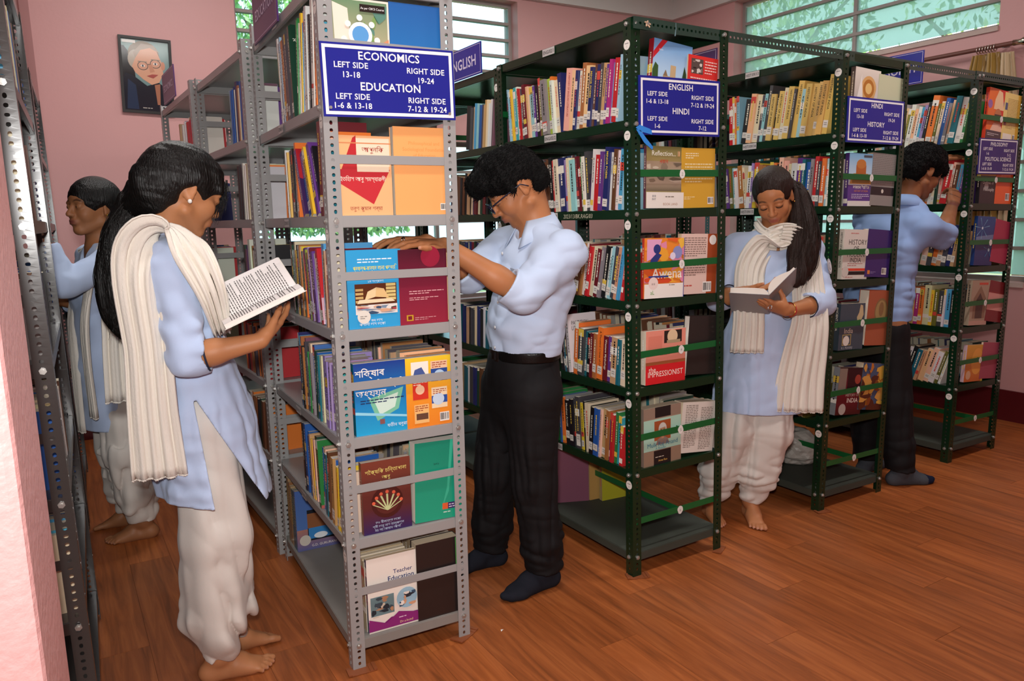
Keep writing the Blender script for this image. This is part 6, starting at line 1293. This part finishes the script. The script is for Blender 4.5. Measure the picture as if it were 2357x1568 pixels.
ku = kurta(pb_, J, F0, S0, V(-1.616,1.62,.96), V(-1.604,1.62,.80), V(-1.600,1.615,.520), (.150,.142,.168,.185), (-1.93,1.24,.45), (-1.36,1.98,1.40), .80, {'L':.80,'R':.72}, M_KURTA, (31,32,33), .0055, slit=(-.03,.06), neck=[(J['nb']-V(-.01,0,.01), J['nb']+V(.01,0,.12), .064, .075), (J['nb']+V(-.06,-.02,-.05), J['nb']+V(-.10,-.03,.10), .045, .07)])
salwar(pb_, J, F0, {'R':V(-1.605,1.685,.74),'L':V(-1.598,1.555,.74)}, (.12,.095,.092,.088,.055), (-1.86,1.30,.06), (-1.36,1.94,.95), M_CREAM, (34,35), h=.0055)
h = SDF(hc-.2, hc+.2, .0042); F, S, U = fr
h.ell(L(-.014,0,.040), fr, V(.110,.087,.096), .02); h.ell(L(-.06,0,.0), fr, V(.07,.07,.075), .03); h.cone(L(-.09,0,.0), L(-.11,0,-.07), .045, .032, .03)
h.ell(L(.098,0,-.058), fr, V(.060,.078,.100), .008, sub=True); h.ell(L(.004,.095,-.035), fr, V(.036,.05,.042), .012, sub=True); h.ell(L(.004,-.095,-.035), fr, V(.036,.05,.042), .012, sub=True)
hw = waves(41, 12, 150, 330, .0011, (1,1,1), (F*.2, S, U)); h.field(hw, .02); ha = add_mesh('hair', h.mesh('hair', M_HAIR), pb_)
tl = [L(-.105,0,-.05), L(-.125,.0,-.16), L(-.13,0,-.28), L(-.125,0,-.40)]; strands('ponytail', tl, [.03,.034,.028,.012], 120, M_HAIR, pb_, .0022, 8, None, .1, .03)
ball('earring', L(-.006,-.083,-.03), .0042, M_GOLDM, pb_, 8, 'small gold ear stud')
pw = nrm(V(.15,-1,0))
o1, e1 = ribbon('scarf', [V(-1.55,1.70,1.28), V(-1.56,1.56,1.345), V(-1.60,1.485,1.318), V(-1.655,1.455,1.20), V(-1.70,1.445,1.03), V(-1.71,1.442,.85), V(-1.71,1.450,.600)], [.07,.09,.09,.085,.085,.09,.10], [V(.6,0,.8),V(.7,-.5,.3),V(.4,-.8,.3),pw,pw,pw,pw], M_SCARF, pb_, 4, .007, seed=12, curve=.05)
o2, e2 = ribbon('scarf', [V(-1.55,1.52,1.28), V(-1.56,1.66,1.345), V(-1.62,1.72,1.315), V(-1.695,1.69,1.18), V(-1.745,1.64,1.0), V(-1.755,1.60,.80), V(-1.758,1.585,.515)], [.07,.09,.09,.08,.08,.085,.09], [V(.6,0,.8),V(.7,.5,.3),V(.4,.8,.3),pw,pw,pw,pw], M_SCARF, pb_, 4, .007, seed=14, curve=.05)
e1.build('lace_edge', M_SCARF, o1, smooth=True, kind='stuff'); e2.build('lace_edge', M_SCARF, o2, smooth=True, kind='stuff')
hang(pb_)
# the books she handles on the rack
for (bx, by, bz, hh, cc_, lab) in ((-1.835,1.62,.90,.235,'2f74b4','bright blue book being pulled from the steel rack by the reaching girl'), (-1.845,1.46,1.06,.20,'3f78b0','blue book on the steel rack under the raised arm of the girl')):
    make_book('book', Matrix.Translation((bx,by,bz)) @ Matrix.Rotation(pi, 4, 'Z') @ Matrix.Translation((-.03,0,0)), .15, .022, hh, hexc(cc_), hexc(cc_), lab, random.Random(3))
# ============================ person C: man in glasses reaching over the grey rack
J = dict(hd=V(-.381,.173,1.487), nb=V(-.318,.140,1.335), che=V(-.332,.147,1.165), wai=V(-.372,.165,.945), pel=V(-.368,.180,.85), shL=V(-.318,-.012,1.262), shR=V(-.345,.312,1.275), elL=V(-.480,-.010,1.135), wrL=V(-.722,.066,1.302), elR=V(-.528,.262,1.188), wrR=V(-.735,.172,1.312), hipL=V(-.378,.105,.80), hipR=V(-.378,.262,.80), knL=V(-.365,.120,.43), knR=V(-.415,.325,.42), anL=V(-.328,.130,.080), anR=V(-.405,.400,.085))
F0 = nrm(V(-1,.02,0)); S0 = np.cross(F0, UP); hc = J['hd']; fr = frame((-.90,.43), radians(36), radians(3))
lo, hi = bbox(J, .17); lo[0] = -.98; b = SDF(lo, hi, .0042)
trunk_body(b, J, F0); limbs(b, J, (.048,.040,.040,.027), (.085,.06,.055,.036)); L = head_sdf(b, hc, fr, 1.02, J['nb'], jaw=1.05)
t1_ = hand_sdf(b, J['wrL'], V(-1,.03,.16), V(-.1,.15,-1), 1, 1.04, (.22,.22,.22,.24), .12, (.85,.5,.0), .1)+hand_sdf(b, J['wrR'], V(-1,.05,.12), V(-.1,-.1,-1), -1, 1.04, (.22,.22,.24,.26), .14, (.85,.5,.0), .1)
pc = person((-.37,.20,0), 'young man in glasses, pale blue shirt and black trousers reaching over the grey rack')
add_mesh('body', b.mesh('body', skin_mat('medium_brown_skin'), 0, skin_col('b0744c', '94554a', tips=t1_, fr=fr, c=hc, s=1.02, beard='4a2d20')), pc)
k = SDF((-.66,-.17,.86), (-.10,.50,1.44), .0046); nb = J['nb']
k.cone(J['che'], V(-.368,.162,1.0), .168, .162, .03, (F0,.74)); k.cone(V(-.368,.162,1.0), V(-.370,.165,.915), .162, .140, .02, (F0,.78)); k.cone(J['che'], nb-V(0,0,.07), .165, .12, .03, (F0,.74))
for q in 'RL': k.cone(J['sh'+q], nb-V(0,0,.03), .066, .062, .03)
cf = {}
for q, f_ in (('L',.20),('R',.25)):
    d = nrm(J['wr'+q]-J['el'+q]); c = J['el'+q]+f_*(J['wr'+q]-J['el'+q]); cf[q] = (c, d)
    k.cone(J['sh'+q], J['el'+q], .078, .064, .03); k.cone(J['el'+q], c, .064, .060, .015, cap=(c, d))
cr = creases(51, 5, 40, 90, .008, (.35,.9,1.2)); cr2 = waves(52, 6, 60, 120, .002); cr3 = creases(53, 5, 40, 80, .010, (1,1,.45))
k.field(lambda x,y,z: -cr(x,y,z)*.8-cr2(x,y,z)-cr3(x,y,z)*np.clip((1.06-z)/.1,0,1), .05)
for q in 'LR':
    c, d = cf[q]; k.cone(c-d*.072, c, .0645, .0635, .002, cap=(c, d), cap0=True); k.cone(c-.03*d, c+.05*d, .050, .052, 0, sub=True)
k.half(V(0,0,.905), (0,0,-1)); k.cone(nb-V(-.005,0,.01), nb+V(.02,0,.14), .058, .068, .008, sub=True); k.cone(nb+V(-.05,0,-.03), nb+V(-.07,0,.10), .03, .055, .008, sub=True)
sh = add_mesh('shirt', k.mesh('shirt', M_SHIRT), pc)
# collar: two folded leaves round the neck
cl_ = MB(); rr = random.Random(2); ring = []
for i in range(31):
    a = -2.72+5.44*i/30; ct = nb+V(-.006,.0,.002); out = F0*-cos(a)+S0*sin(a)
    top = ct+out*.062+V(0,0,.060-.030*(1-cos(a))*.5)-F0*(-.0)*1; bot = ct+out*(.092+.020*(abs(a)/2.72)**3)+V(0,0,.006-.066*(abs(a)/2.72)**2.5)
    ring.append((top-out*.006-V(0,0,.012), top, bot))
cl_.raw([p for r_ in ring for p in r_], [q for i in range(30) for q in ((3*i,3*i+3,3*i+4,3*i+1),(3*i+1,3*i+4,3*i+5,3*i+2))])
o = cl_.build('collar', M_SHIRT, sh, smooth=True); md = o.modifiers.new('t','SOLIDIFY'); md.thickness = .004
for i, (z, x) in enumerate([(1.265,-.468),(1.185,-.478),(1.10,-.490),(1.015,-.505),(.945,-.508)]):
    bt = ball('button', V(x-.012, .118, z), .0058, mat('pearl_button','dfe3e8',rough=.25) if i == 0 else MATS['pearl_button'], sh, 10, None, (.4,1,1))
pk = MB(); pk.box((0,-.052,-.062),(.003,.052,.062)); pk.build('pocket', M_SHIRT, sh, loc=(-.475,.045,1.155), rot=(0,-.10,-.35))
salwar(pc, J, F0, {'R':V(-.378,.255,.77),'L':V(-.378,.105,.77)}, (.138,.104,.082,.076,.072), (-.66,-.06,.05), (-.12,.58,.94), M_BLACKC, (54,55), 'trousers', .1, .010)
bl = SDF((-.60,-.04,.86), (-.14,.38,.95), .0042); bl.cone(V(-.370,.165,.925), V(-.368,.168,.885), .150, .148, .01, (F0,.80)); bl.half(V(0,0,.924), (0,0,1)); bl.half(V(0,0,.886), (0,0,-1)); be = add_mesh('belt', bl.mesh('belt', M_LEATHER), pc)
bk = MB(); bk.box((-.004,-.022,-.019),(0,.022,.019)); bk.box((-.008,-.003,-.014),(-.004,.003,.014)); bk.build('buckle', mat('dark_steel_buckle','6a6a6c',rough=.25,metal=1), be, loc=(-.490,.165,.905))
for q in 'LR':
    s_ = SDF(J['an'+q]-V(.22,.14,.12), J['an'+q]+V(.14,.14,.10), .0045); foot_sdf(s_, J['an'+q]+V(0,0,-.01), V(-.98,-.06 if q == 'L' else .12,0), 1 if q == 'L' else -1, 1.16, toes=False); s_.cone(J['an'+q]+V(0,0,-.01), J['an'+q]+V(0,0,.06), .040, .042, .01); s_.half(V(0,0,.002), (0,0,-1))
    add_mesh('sock', s_.mesh('sock', M_SOCK), pc)
h = SDF(hc-.22, hc+.22, .0042); F, S, U = fr
h.ell(L(.0,0,.060), fr, V(.112,.090,.088), .02); h.cone(L(.035,0,.10), L(.105,0,.085), .055, .036, .03); h.cone(L(.10,-.03,.085), L(.10,.035,.085), .034, .03, .03); h.ell(L(-.06,0,.005), fr, V(.062,.075,.085), .03)
h.cone(L(.03,-.070,.05), L(.022,-.078,.008), .020, .011, .012); h.cone(L(.03,.070,.05), L(.022,.078,.008), .020, .011, .012)
h.ell(L(.105,0,-.045), fr, V(.068,.088,.098), .008, sub=True); h.ell(L(-.012,.098,-.028), fr, V(.036,.045,.05), .006, sub=True); h.ell(L(-.012,-.098,-.028), fr, V(.036,.045,.05), .006, sub=True); h.cone(L(-.06,0,-.16), L(-.055,0,-.085), .06, .055, .01, sub=True)
hw = waves(61, 14, 90, 240, .0022); h.field(hw, .03); hme = h.mesh('hair', M_HAIRS); ha = add_mesh('hair', hme, pc)
tufts('hair_tufts', hme, 3600, .030, lambda p: F*.8-U*.3+S*.5*sin(p[1]*60), M_HAIRS, ha, .0012, 7, .22, lambda p: (p-hc)@U > .0 or (p-hc)@F < -.03)
gl = MB(); 
for q in (-1,1):
    pts = [L(.116-.012*abs(q*.033+.028*cos(t))*8*.1, q*.034+.0275*np.sign(cos(t))*abs(cos(t))**.6, -.001+.0185*np.sign(sin(t))*abs(sin(t))**.6) for t in np.linspace(0,2*pi,25)]; gl.tube(pts, .0021, 6, cap=False)
    gl.tube([L(.110,q*.062,.006), L(.06,q*.079,.009), L(-.006,q*.083,.010), L(-.026,q*.080,-.012)], .0022, 6)
gl.tube([L(.117,-.008,.004), L(.121,0,.007), L(.117,.008,.004)], .002, 6)
gs = gl.build('spectacles', mat('navy_spectacle_frame','141a33',rough=.2,spec=.6), pc, smooth=True)
ringmesh('ring', J['wrL']+V(-.128,.030,.022), V(-1,0,.1), .0105, .0018, M_SILV, pc, 'silver finger ring')
hang(pc)
# ============================ person D: girl reading between the green racks
J = dict(hd=V(.857,.105,1.442), nb=V(.893,.125,1.285), che=V(.888,.135,1.085), pel=V(.884,.159,.79), shR=V(.768,.215,1.228), shL=V(1.022,.055,1.222), elR=V(.662,.215,1.015), wrR=V(.640,.060,1.060), elL=V(.992,-.055,.995), wrL=V(.740,-.075,.985), hipR=V(.832,.190,.74), hipL=V(.940,.120,.74), knR=V(.752,.195,.42), knL=V(.868,.095,.42), anR=V(.690,.275,.085), anL=V(.826,.158,.085))
F0 = nrm(V(-.62,-.78,0)); S0 = np.cross(F0, UP); hc = J['hd']; fr = frame((-.83,-.56), radians(27), radians(-9))
lo, hi = bbox(J, .17); b = SDF(lo, hi, .0042)
trunk_body(b, J, F0); limbs(b, J); L = head_sdf(b, hc, fr, .96, J['nb'], jaw=.95)
t1_ = hand_sdf(b, J['wrL'], V(-.80,.42,.30), V(.45,.38,.8), -1, .92, (.25,.25,.28,.3), .10, (.5,.3,.75), .2)+hand_sdf(b, J['wrR'], V(.35,-.55,.12), V(.1,-.2,.95), 1, .92, (.2,.22,.25,.28), .12, (.6,.6,.2))
tf = foot_sdf(b, J['anL'], V(-.55,-.83,0), -1, .95)+foot_sdf(b, J['anR'], V(-.45,-.89,0), 1, .95)
pd = person((.88,.15,0), 'girl in kurta and scarf reading a book between the green racks')
add_mesh('body', b.mesh('body', skin_mat('light_brown_skin'), 0, skin_col('b5784f', '9c5548', tips=t1_+tf, fr=fr, c=hc, s=.96)), pd)
for q in (-1,1):  # lowered lids with a dark lash line
    ls = MB(); ls.tube([L(.0975-.010*abs(t)**2.2, q*.032+.0165*t, -.0070+.0035*t*t) for t in np.linspace(-1,1,11)], [.0006,.0011,.0013,.0014,.0014,.0014,.0014,.0014,.0013,.0011,.0006], 5); ls.build('eyelashes', M_HAIR, pd, smooth=True)
ku = kurta(pd, J, F0, S0, V(.886,.145,.955), V(.880,.158,.80), V(.872,.165,.515), (.150,.138,.178,.218), (.52,-.24,.45), (1.20,.48,1.40), .74, {'L':.42,'R':.45}, M_KURTA, (71,72,73), slit=(-.03,.03), neck=[(J['nb']-V(0,0,.01), J['nb']+V(.0,0,.12), .062, .075), (J['nb']+F0*.055-V(0,0,.03), J['nb']+F0*.08+V(0,0,.08), .045, .06)], amp=.8)
salwar(pd, J, F0, {'R':V(.828,.195,.70),'L':V(.935,.125,.70)}, (.120,.092,.095,.088,.052), (.50,-.08,.05), (1.12,.46,.95), M_CREAM, (74,75))
h = SDF(hc-.2, hc+.2, .0040); F, S, U = fr
h.ell(L(-.018,0,.040), fr, V(.106,.084,.090), .02); h.ell(L(-.06,0,.0), fr, V(.06,.068,.07), .03)
h.ell(L(.096,0,-.030), fr, V(.058,.070,.104), .008, sub=True); h.ell(L(.0,.098,-.02), fr, V(.035,.05,.045), .008, sub=True); h.ell(L(.0,-.098,-.02), fr, V(.035,.05,.045), .008, sub=True)
h.cone(L(-.03,0,-.13), L(-.02,0,-.06), .055, .05, .01, sub=True)
hw = waves(81, 12, 150, 330, .0010, (1,1,1), (F*.2, S, U)); h.field(hw, .02); ha = add_mesh('hair', h.mesh('hair', M_HAIRB), pd)
tail = [L(-.085,-.03,.01), L(-.06,-.085,-.03), V(.945,.030,1.365), V(.918,-.010,1.265), V(.880,-.030,1.170), V(.842,-.035,1.085)]
pt = SDF((.70,-.20,.98), (1.14,.32,1.56), .0048); tp = cat_rom(tail, 4); rt = np.interp(np.linspace(0,1,len(tp)), [0,.2,.45,.7,.9,1], [.035,.040,.052,.060,.048,.018])
pt.chain(tp, rt, .012, (F0,.55)); pw = waves(83, 12, 110, 240, .004, (1,1,.08)); pt.field(pw, .03)
po = add_mesh('ponytail', pt.mesh('ponytail', M_HAIRB), pd); strands('loose_strands', tail, [.034,.042,.056,.066,.060,.035], 150, M_HAIRB, po, .0013, 9, (F0,.6), .12, .035)
for q in (-1,1): ball('earring', L(-.004,q*.081,-.036), .0040, M_GOLDM, pd, 8, 'small gold ear stud')
# scarf: a loop round the neck and two hanging ends
lp = [J['nb']+F0*(.082*cos(a))+S0*(.078*sin(a))+V(0,0,.028-.052*max(0,cos(a))) for a in np.linspace(0, 2*pi, 13)]
o0, e0 = ribbon('scarf_loop', lp, [.085]*13, [UP]*13, M_SCARF, pd, 3, .010, seed=21, ends=[])
o1, e1 = ribbon('scarf', [V(.900,.010,1.292), V(.852,.045,1.285), V(.790,.085,1.245), V(.735,.105,1.16), V(.712,.095,1.04), V(.705,.085,.92), V(.705,.09,.795)], [.07,.10,.12,.125,.12,.13,.14], [V(.3,-.2,.9),V(.5,-.2,.8),V(.8,-.3,.45),V(.85,-.5,.1),V(.8,-.6,0),V(.8,-.6,0),V(.8,-.6,0)], M_SCARF, pd, 5, .008, seed=22, curve=.06)
o2, e2 = ribbon('scarf', [V(.835,.040,1.290), V(.880,.000,1.275), V(.915,-.022,1.20), V(.912,-.045,1.07), V(.895,-.075,.93), V(.888,-.065,.80), V(.880,-.05,.66), V(.878,-.045,.535)], [.07,.09,.11,.13,.15,.18,.20,.21], [V(.3,-.2,.9),V(.5,-.3,.8),V(.8,-.5,.2),V(.8,-.6,0),V(.8,-.6,0),V(.8,-.6,0),V(.8,-.6,0),V(.8,-.6,0)], M_SCARF, pd, 6, .009, seed=23, curve=.05)
e1.build('lace_edge', M_SCARF, o1, smooth=True, kind='stuff'); e2.build('lace_edge', M_SCARF, o2, smooth=True, kind='stuff')
bd = MB(); c0 = J['shL']+.38*(J['elL']-J['shL']); nb_ = nrm(nrm(V(.35,-.9,.18))); ax1 = nrm(np.cross(nb_, UP)); ax2 = np.cross(nb_, ax1); c1 = c0+nb_*.069
for r_, cc_, of in ((.030,'e4e4e8',0),(.0265,'8d93a4',.0006),(.0245,'e4e4e8',.0012),(.015,'9aa0b0',.0018),(.011,'d9dbe2',.0024)): bd.poly([c1+nb_*of+ax1*r_*cos(a)+ax2*r_*sin(a)*1.1 for a in np.linspace(0,2*pi,21)[:-1]], hexc(cc_))
bd.build('sleeve_badge', M_PRINT, ku, label='round embroidered badge')
dw = nrm(J['wrL']-J['elL']); ringmesh('bangle', J['wrL']-dw*.012, dw+V(0,0,.3), .033, .0018, M_GOLDM, pd); ringmesh('wrist_thread', J['wrL']-dw*.028, dw, .027, .0028, M_THREAD, pd, 'red thread bracelet'); ringmesh('ring', J['wrL']+V(-.10,.0,.02), V(-.8,.1,.3), .0098, .0018, M_SILV, pd, 'silver finger ring')
hang(pd)
open_book((.752,.023,.965), V(-.67,-.555,.50), V(.33,-.42,.75), V(-.64,.76,.06), .185, .150, 'thick grey-covered paperback open in the hands of the girl between the green racks', covc='8f8c8e', thick=.010, th2=.024, nlines=22, curlR=.004, curlL=.03)
# ============================ person E: young man bending into the philosophy rack
J = dict(hd=V(1.928,.114,1.560), nb=V(1.850,.140,1.395), che=V(1.768,.185,1.18), pel=V(1.752,.190,.86), shR=V(1.835,.030,1.290), shL=V(1.800,.285,1.335), elR=V(2.000,.025,1.245), wrR=V(2.185,.085,1.400), elL=V(2.08,.300,1.48), wrL=V(2.255,.235,1.635), hipR=V(1.742,.110,.80), hipL=V(1.765,.260,.80), knR=V(1.755,.070,.43), knL=V(1.785,.245,.42), anR=V(1.775,.030,.080), anL=V(1.805,.235,.080))
F0 = nrm(V(.93,.28,0)); S0 = np.cross(F0, UP); hc = J['hd']; fr = frame((.97,-.20), radians(22), 0)
lo, hi = bbox(J, .17); hi[0] = 2.46; b = SDF(lo, hi, .0050)
trunk_body(b, J, F0); limbs(b, J, (.048,.040,.038,.026), (.085,.06,.055,.036)); L = head_sdf(b, hc, fr, 1.0, J['nb'])
t1_ = hand_sdf(b, J['wrR'], V(.62,.25,.66), V(.25,.7,-.2), -1, 1.0, (.55,.6,.65,.7), .08, (.8,.4,.3))+hand_sdf(b, J['wrL'], V(.93,-.10,.12), V(-.05,-.2,-1), -1, 1.0, (.15,.2,.22,.3), .25, (.85,.5,.2))
pe = person((1.78,.14,0), 'young man with back turned bending into the philosophy rack, one grey sock showing')
add_mesh('body', b.mesh('body', skin_mat('dark_tan_skin'), 0, skin_col('8d5a3a', '6d3c32', tips=t1_, fr=fr, c=hc, beard='2a1a14')), pe)
k = SDF((1.48,-.20,.80), (2.26,.54,1.52), .0055); nb = J['nb']
k.cone(J['che'], V(1.756,.187,.93), .165, .152, .03, (F0,.74)); k.cone(V(1.756,.187,.93), V(1.752,.19,.80), .160, .165, .03, (F0,.8)); k.cone(J['che'], nb-V(0,0,.06), .170, .12, .03, (F0,.78))
for q in 'RL': k.cone(J['sh'+q], nb-V(0,0,.03), .075, .062, .03)
for q, f_ in (('R',.06),('L',.25)):
    d = nrm(J['wr'+q]-J['el'+q]); c = J['el'+q]+f_*(J['wr'+q]-J['el'+q])+d*.02; k.cone(J['sh'+q], J['el'+q], .078, .062, .03); k.cone(J['el'+q], c, .066, .060, .015, cap=(c, d)); k.cone(c-.03*d, c+.05*d, .050, .052, 0, sub=True)
cr = creases(91, 5, 35, 80, .009, (.5,.9,1.1)); cr3 = creases(93, 5, 40, 80, .010, (1,1,.45)); k.field(lambda x,y,z: -cr(x,y,z)-cr3(x,y,z)*np.clip((1.1-z)/.1,0,1), .05)
k.half(V(0,0,.83), (0,0,-1)); k.cone(nb-V(.01,0,.0), nb+V(.02,0,.14), .058, .068, .008, sub=True)
sh = add_mesh('shirt', k.mesh('shirt', M_SHIRTD), pe)
cm = MB(); ring = []
for i in range(25):
    a = -2.5+5*i/24; out = F0*-cos(a)+S0*sin(a); ct = nb+V(0,0,.004); top = ct+out*.062+V(0,0,.05-.02*(1-cos(a))*.5); ring += [top-out*.005-V(0,0,.01), top, ct+out*(.092+.014*(abs(a)/2.5)**3)+V(0,0,.0-.05*(abs(a)/2.5)**2.5)]
cm.raw(ring, [q for i in range(24) for q in ((3*i,3*i+3,3*i+4,3*i+1),(3*i+1,3*i+4,3*i+5,3*i+2))]); o = cm.build('collar', M_SHIRTD, sh, smooth=True); md = o.modifiers.new('t','SOLIDIFY'); md.thickness = .004
salwar(pe, J, F0, {'R':V(1.745,.120,.78),'L':V(1.765,.25,.78)}, (.130,.095,.082,.075,.070), (1.52,-.16,.05), (2.02,.48,.96), M_BLACKC, (94,95), 'trousers', .1, .009, .0055)
for q in 'RL':
    s_ = SDF(J['an'+q]-V(.14,.16,.12), J['an'+q]+V(.24,.16,.10), .0045); dq = V(.90,-.43,0) if q == 'R' else V(.95,.1,0)
    foot_sdf(s_, J['an'+q]+V(0,0,-.01), dq, -1 if q == 'R' else 1, 1.14, toes=False); s_.cone(J['an'+q]+V(0,0,-.01), J['an'+q]+V(0,0,.06), .040, .042, .01); s_.half(V(0,0,.002), (0,0,-1))
    tipc = J['an'+q]*V(1,1,0)+nrm(dq)*.138; cA, cB = np.array(hexc('4a4e54')), np.array(hexc('1b2238'))
    m_ = MATS.get('grey_sock_print') or mat('grey_sock_print', attr=True, rough=.95, spec=.1, bump=.3, bscale=400)
    def sc_(p, dq=nrm(dq), t0=J['an'+q]*V(1,1,0)):
        w = (((p-t0)@dq) > .130).astype(float)[:,None]; o = cA*(1-w)+cB*w; return np.tile(o, (1,1))
    add_mesh('sock', s_.mesh('sock', m_, 0, sc_), pe)
h = SDF(hc-.22, hc+.22, .0045); F, S, U = fr
h.ell(L(-.002,0,.052), fr, V(.118,.096,.094), .02); h.cone(L(.05,0,.09), L(.125,0,.06), .055, .034, .03); h.ell(L(-.065,0,-.005), fr, V(.062,.078,.09), .03)
h.ell(L(.112,0,-.05), fr, V(.066,.088,.095), .008, sub=True); h.ell(L(-.008,.1,-.03), fr, V(.034,.045,.05), .006, sub=True); h.ell(L(-.008,-.1,-.03), fr, V(.034,.045,.05), .006, sub=True); h.cone(L(-.06,0,-.17), L(-.055,0,-.10), .06, .055, .01, sub=True)
hw = waves(101, 14, 90, 220, .0024); h.field(hw, .03); hme = h.mesh('hair', M_HAIRS); ha = add_mesh('hair', hme, pe); tufts('hair_tufts', hme, 2600, .026, lambda p: F*.5-U*.5+S*.3*sin(p[1]*90), M_HAIRS, ha, .0013, 11, .22, lambda p: (p-hc)@U > -.02 or (p-hc)@F < -.03)
hang(pe)
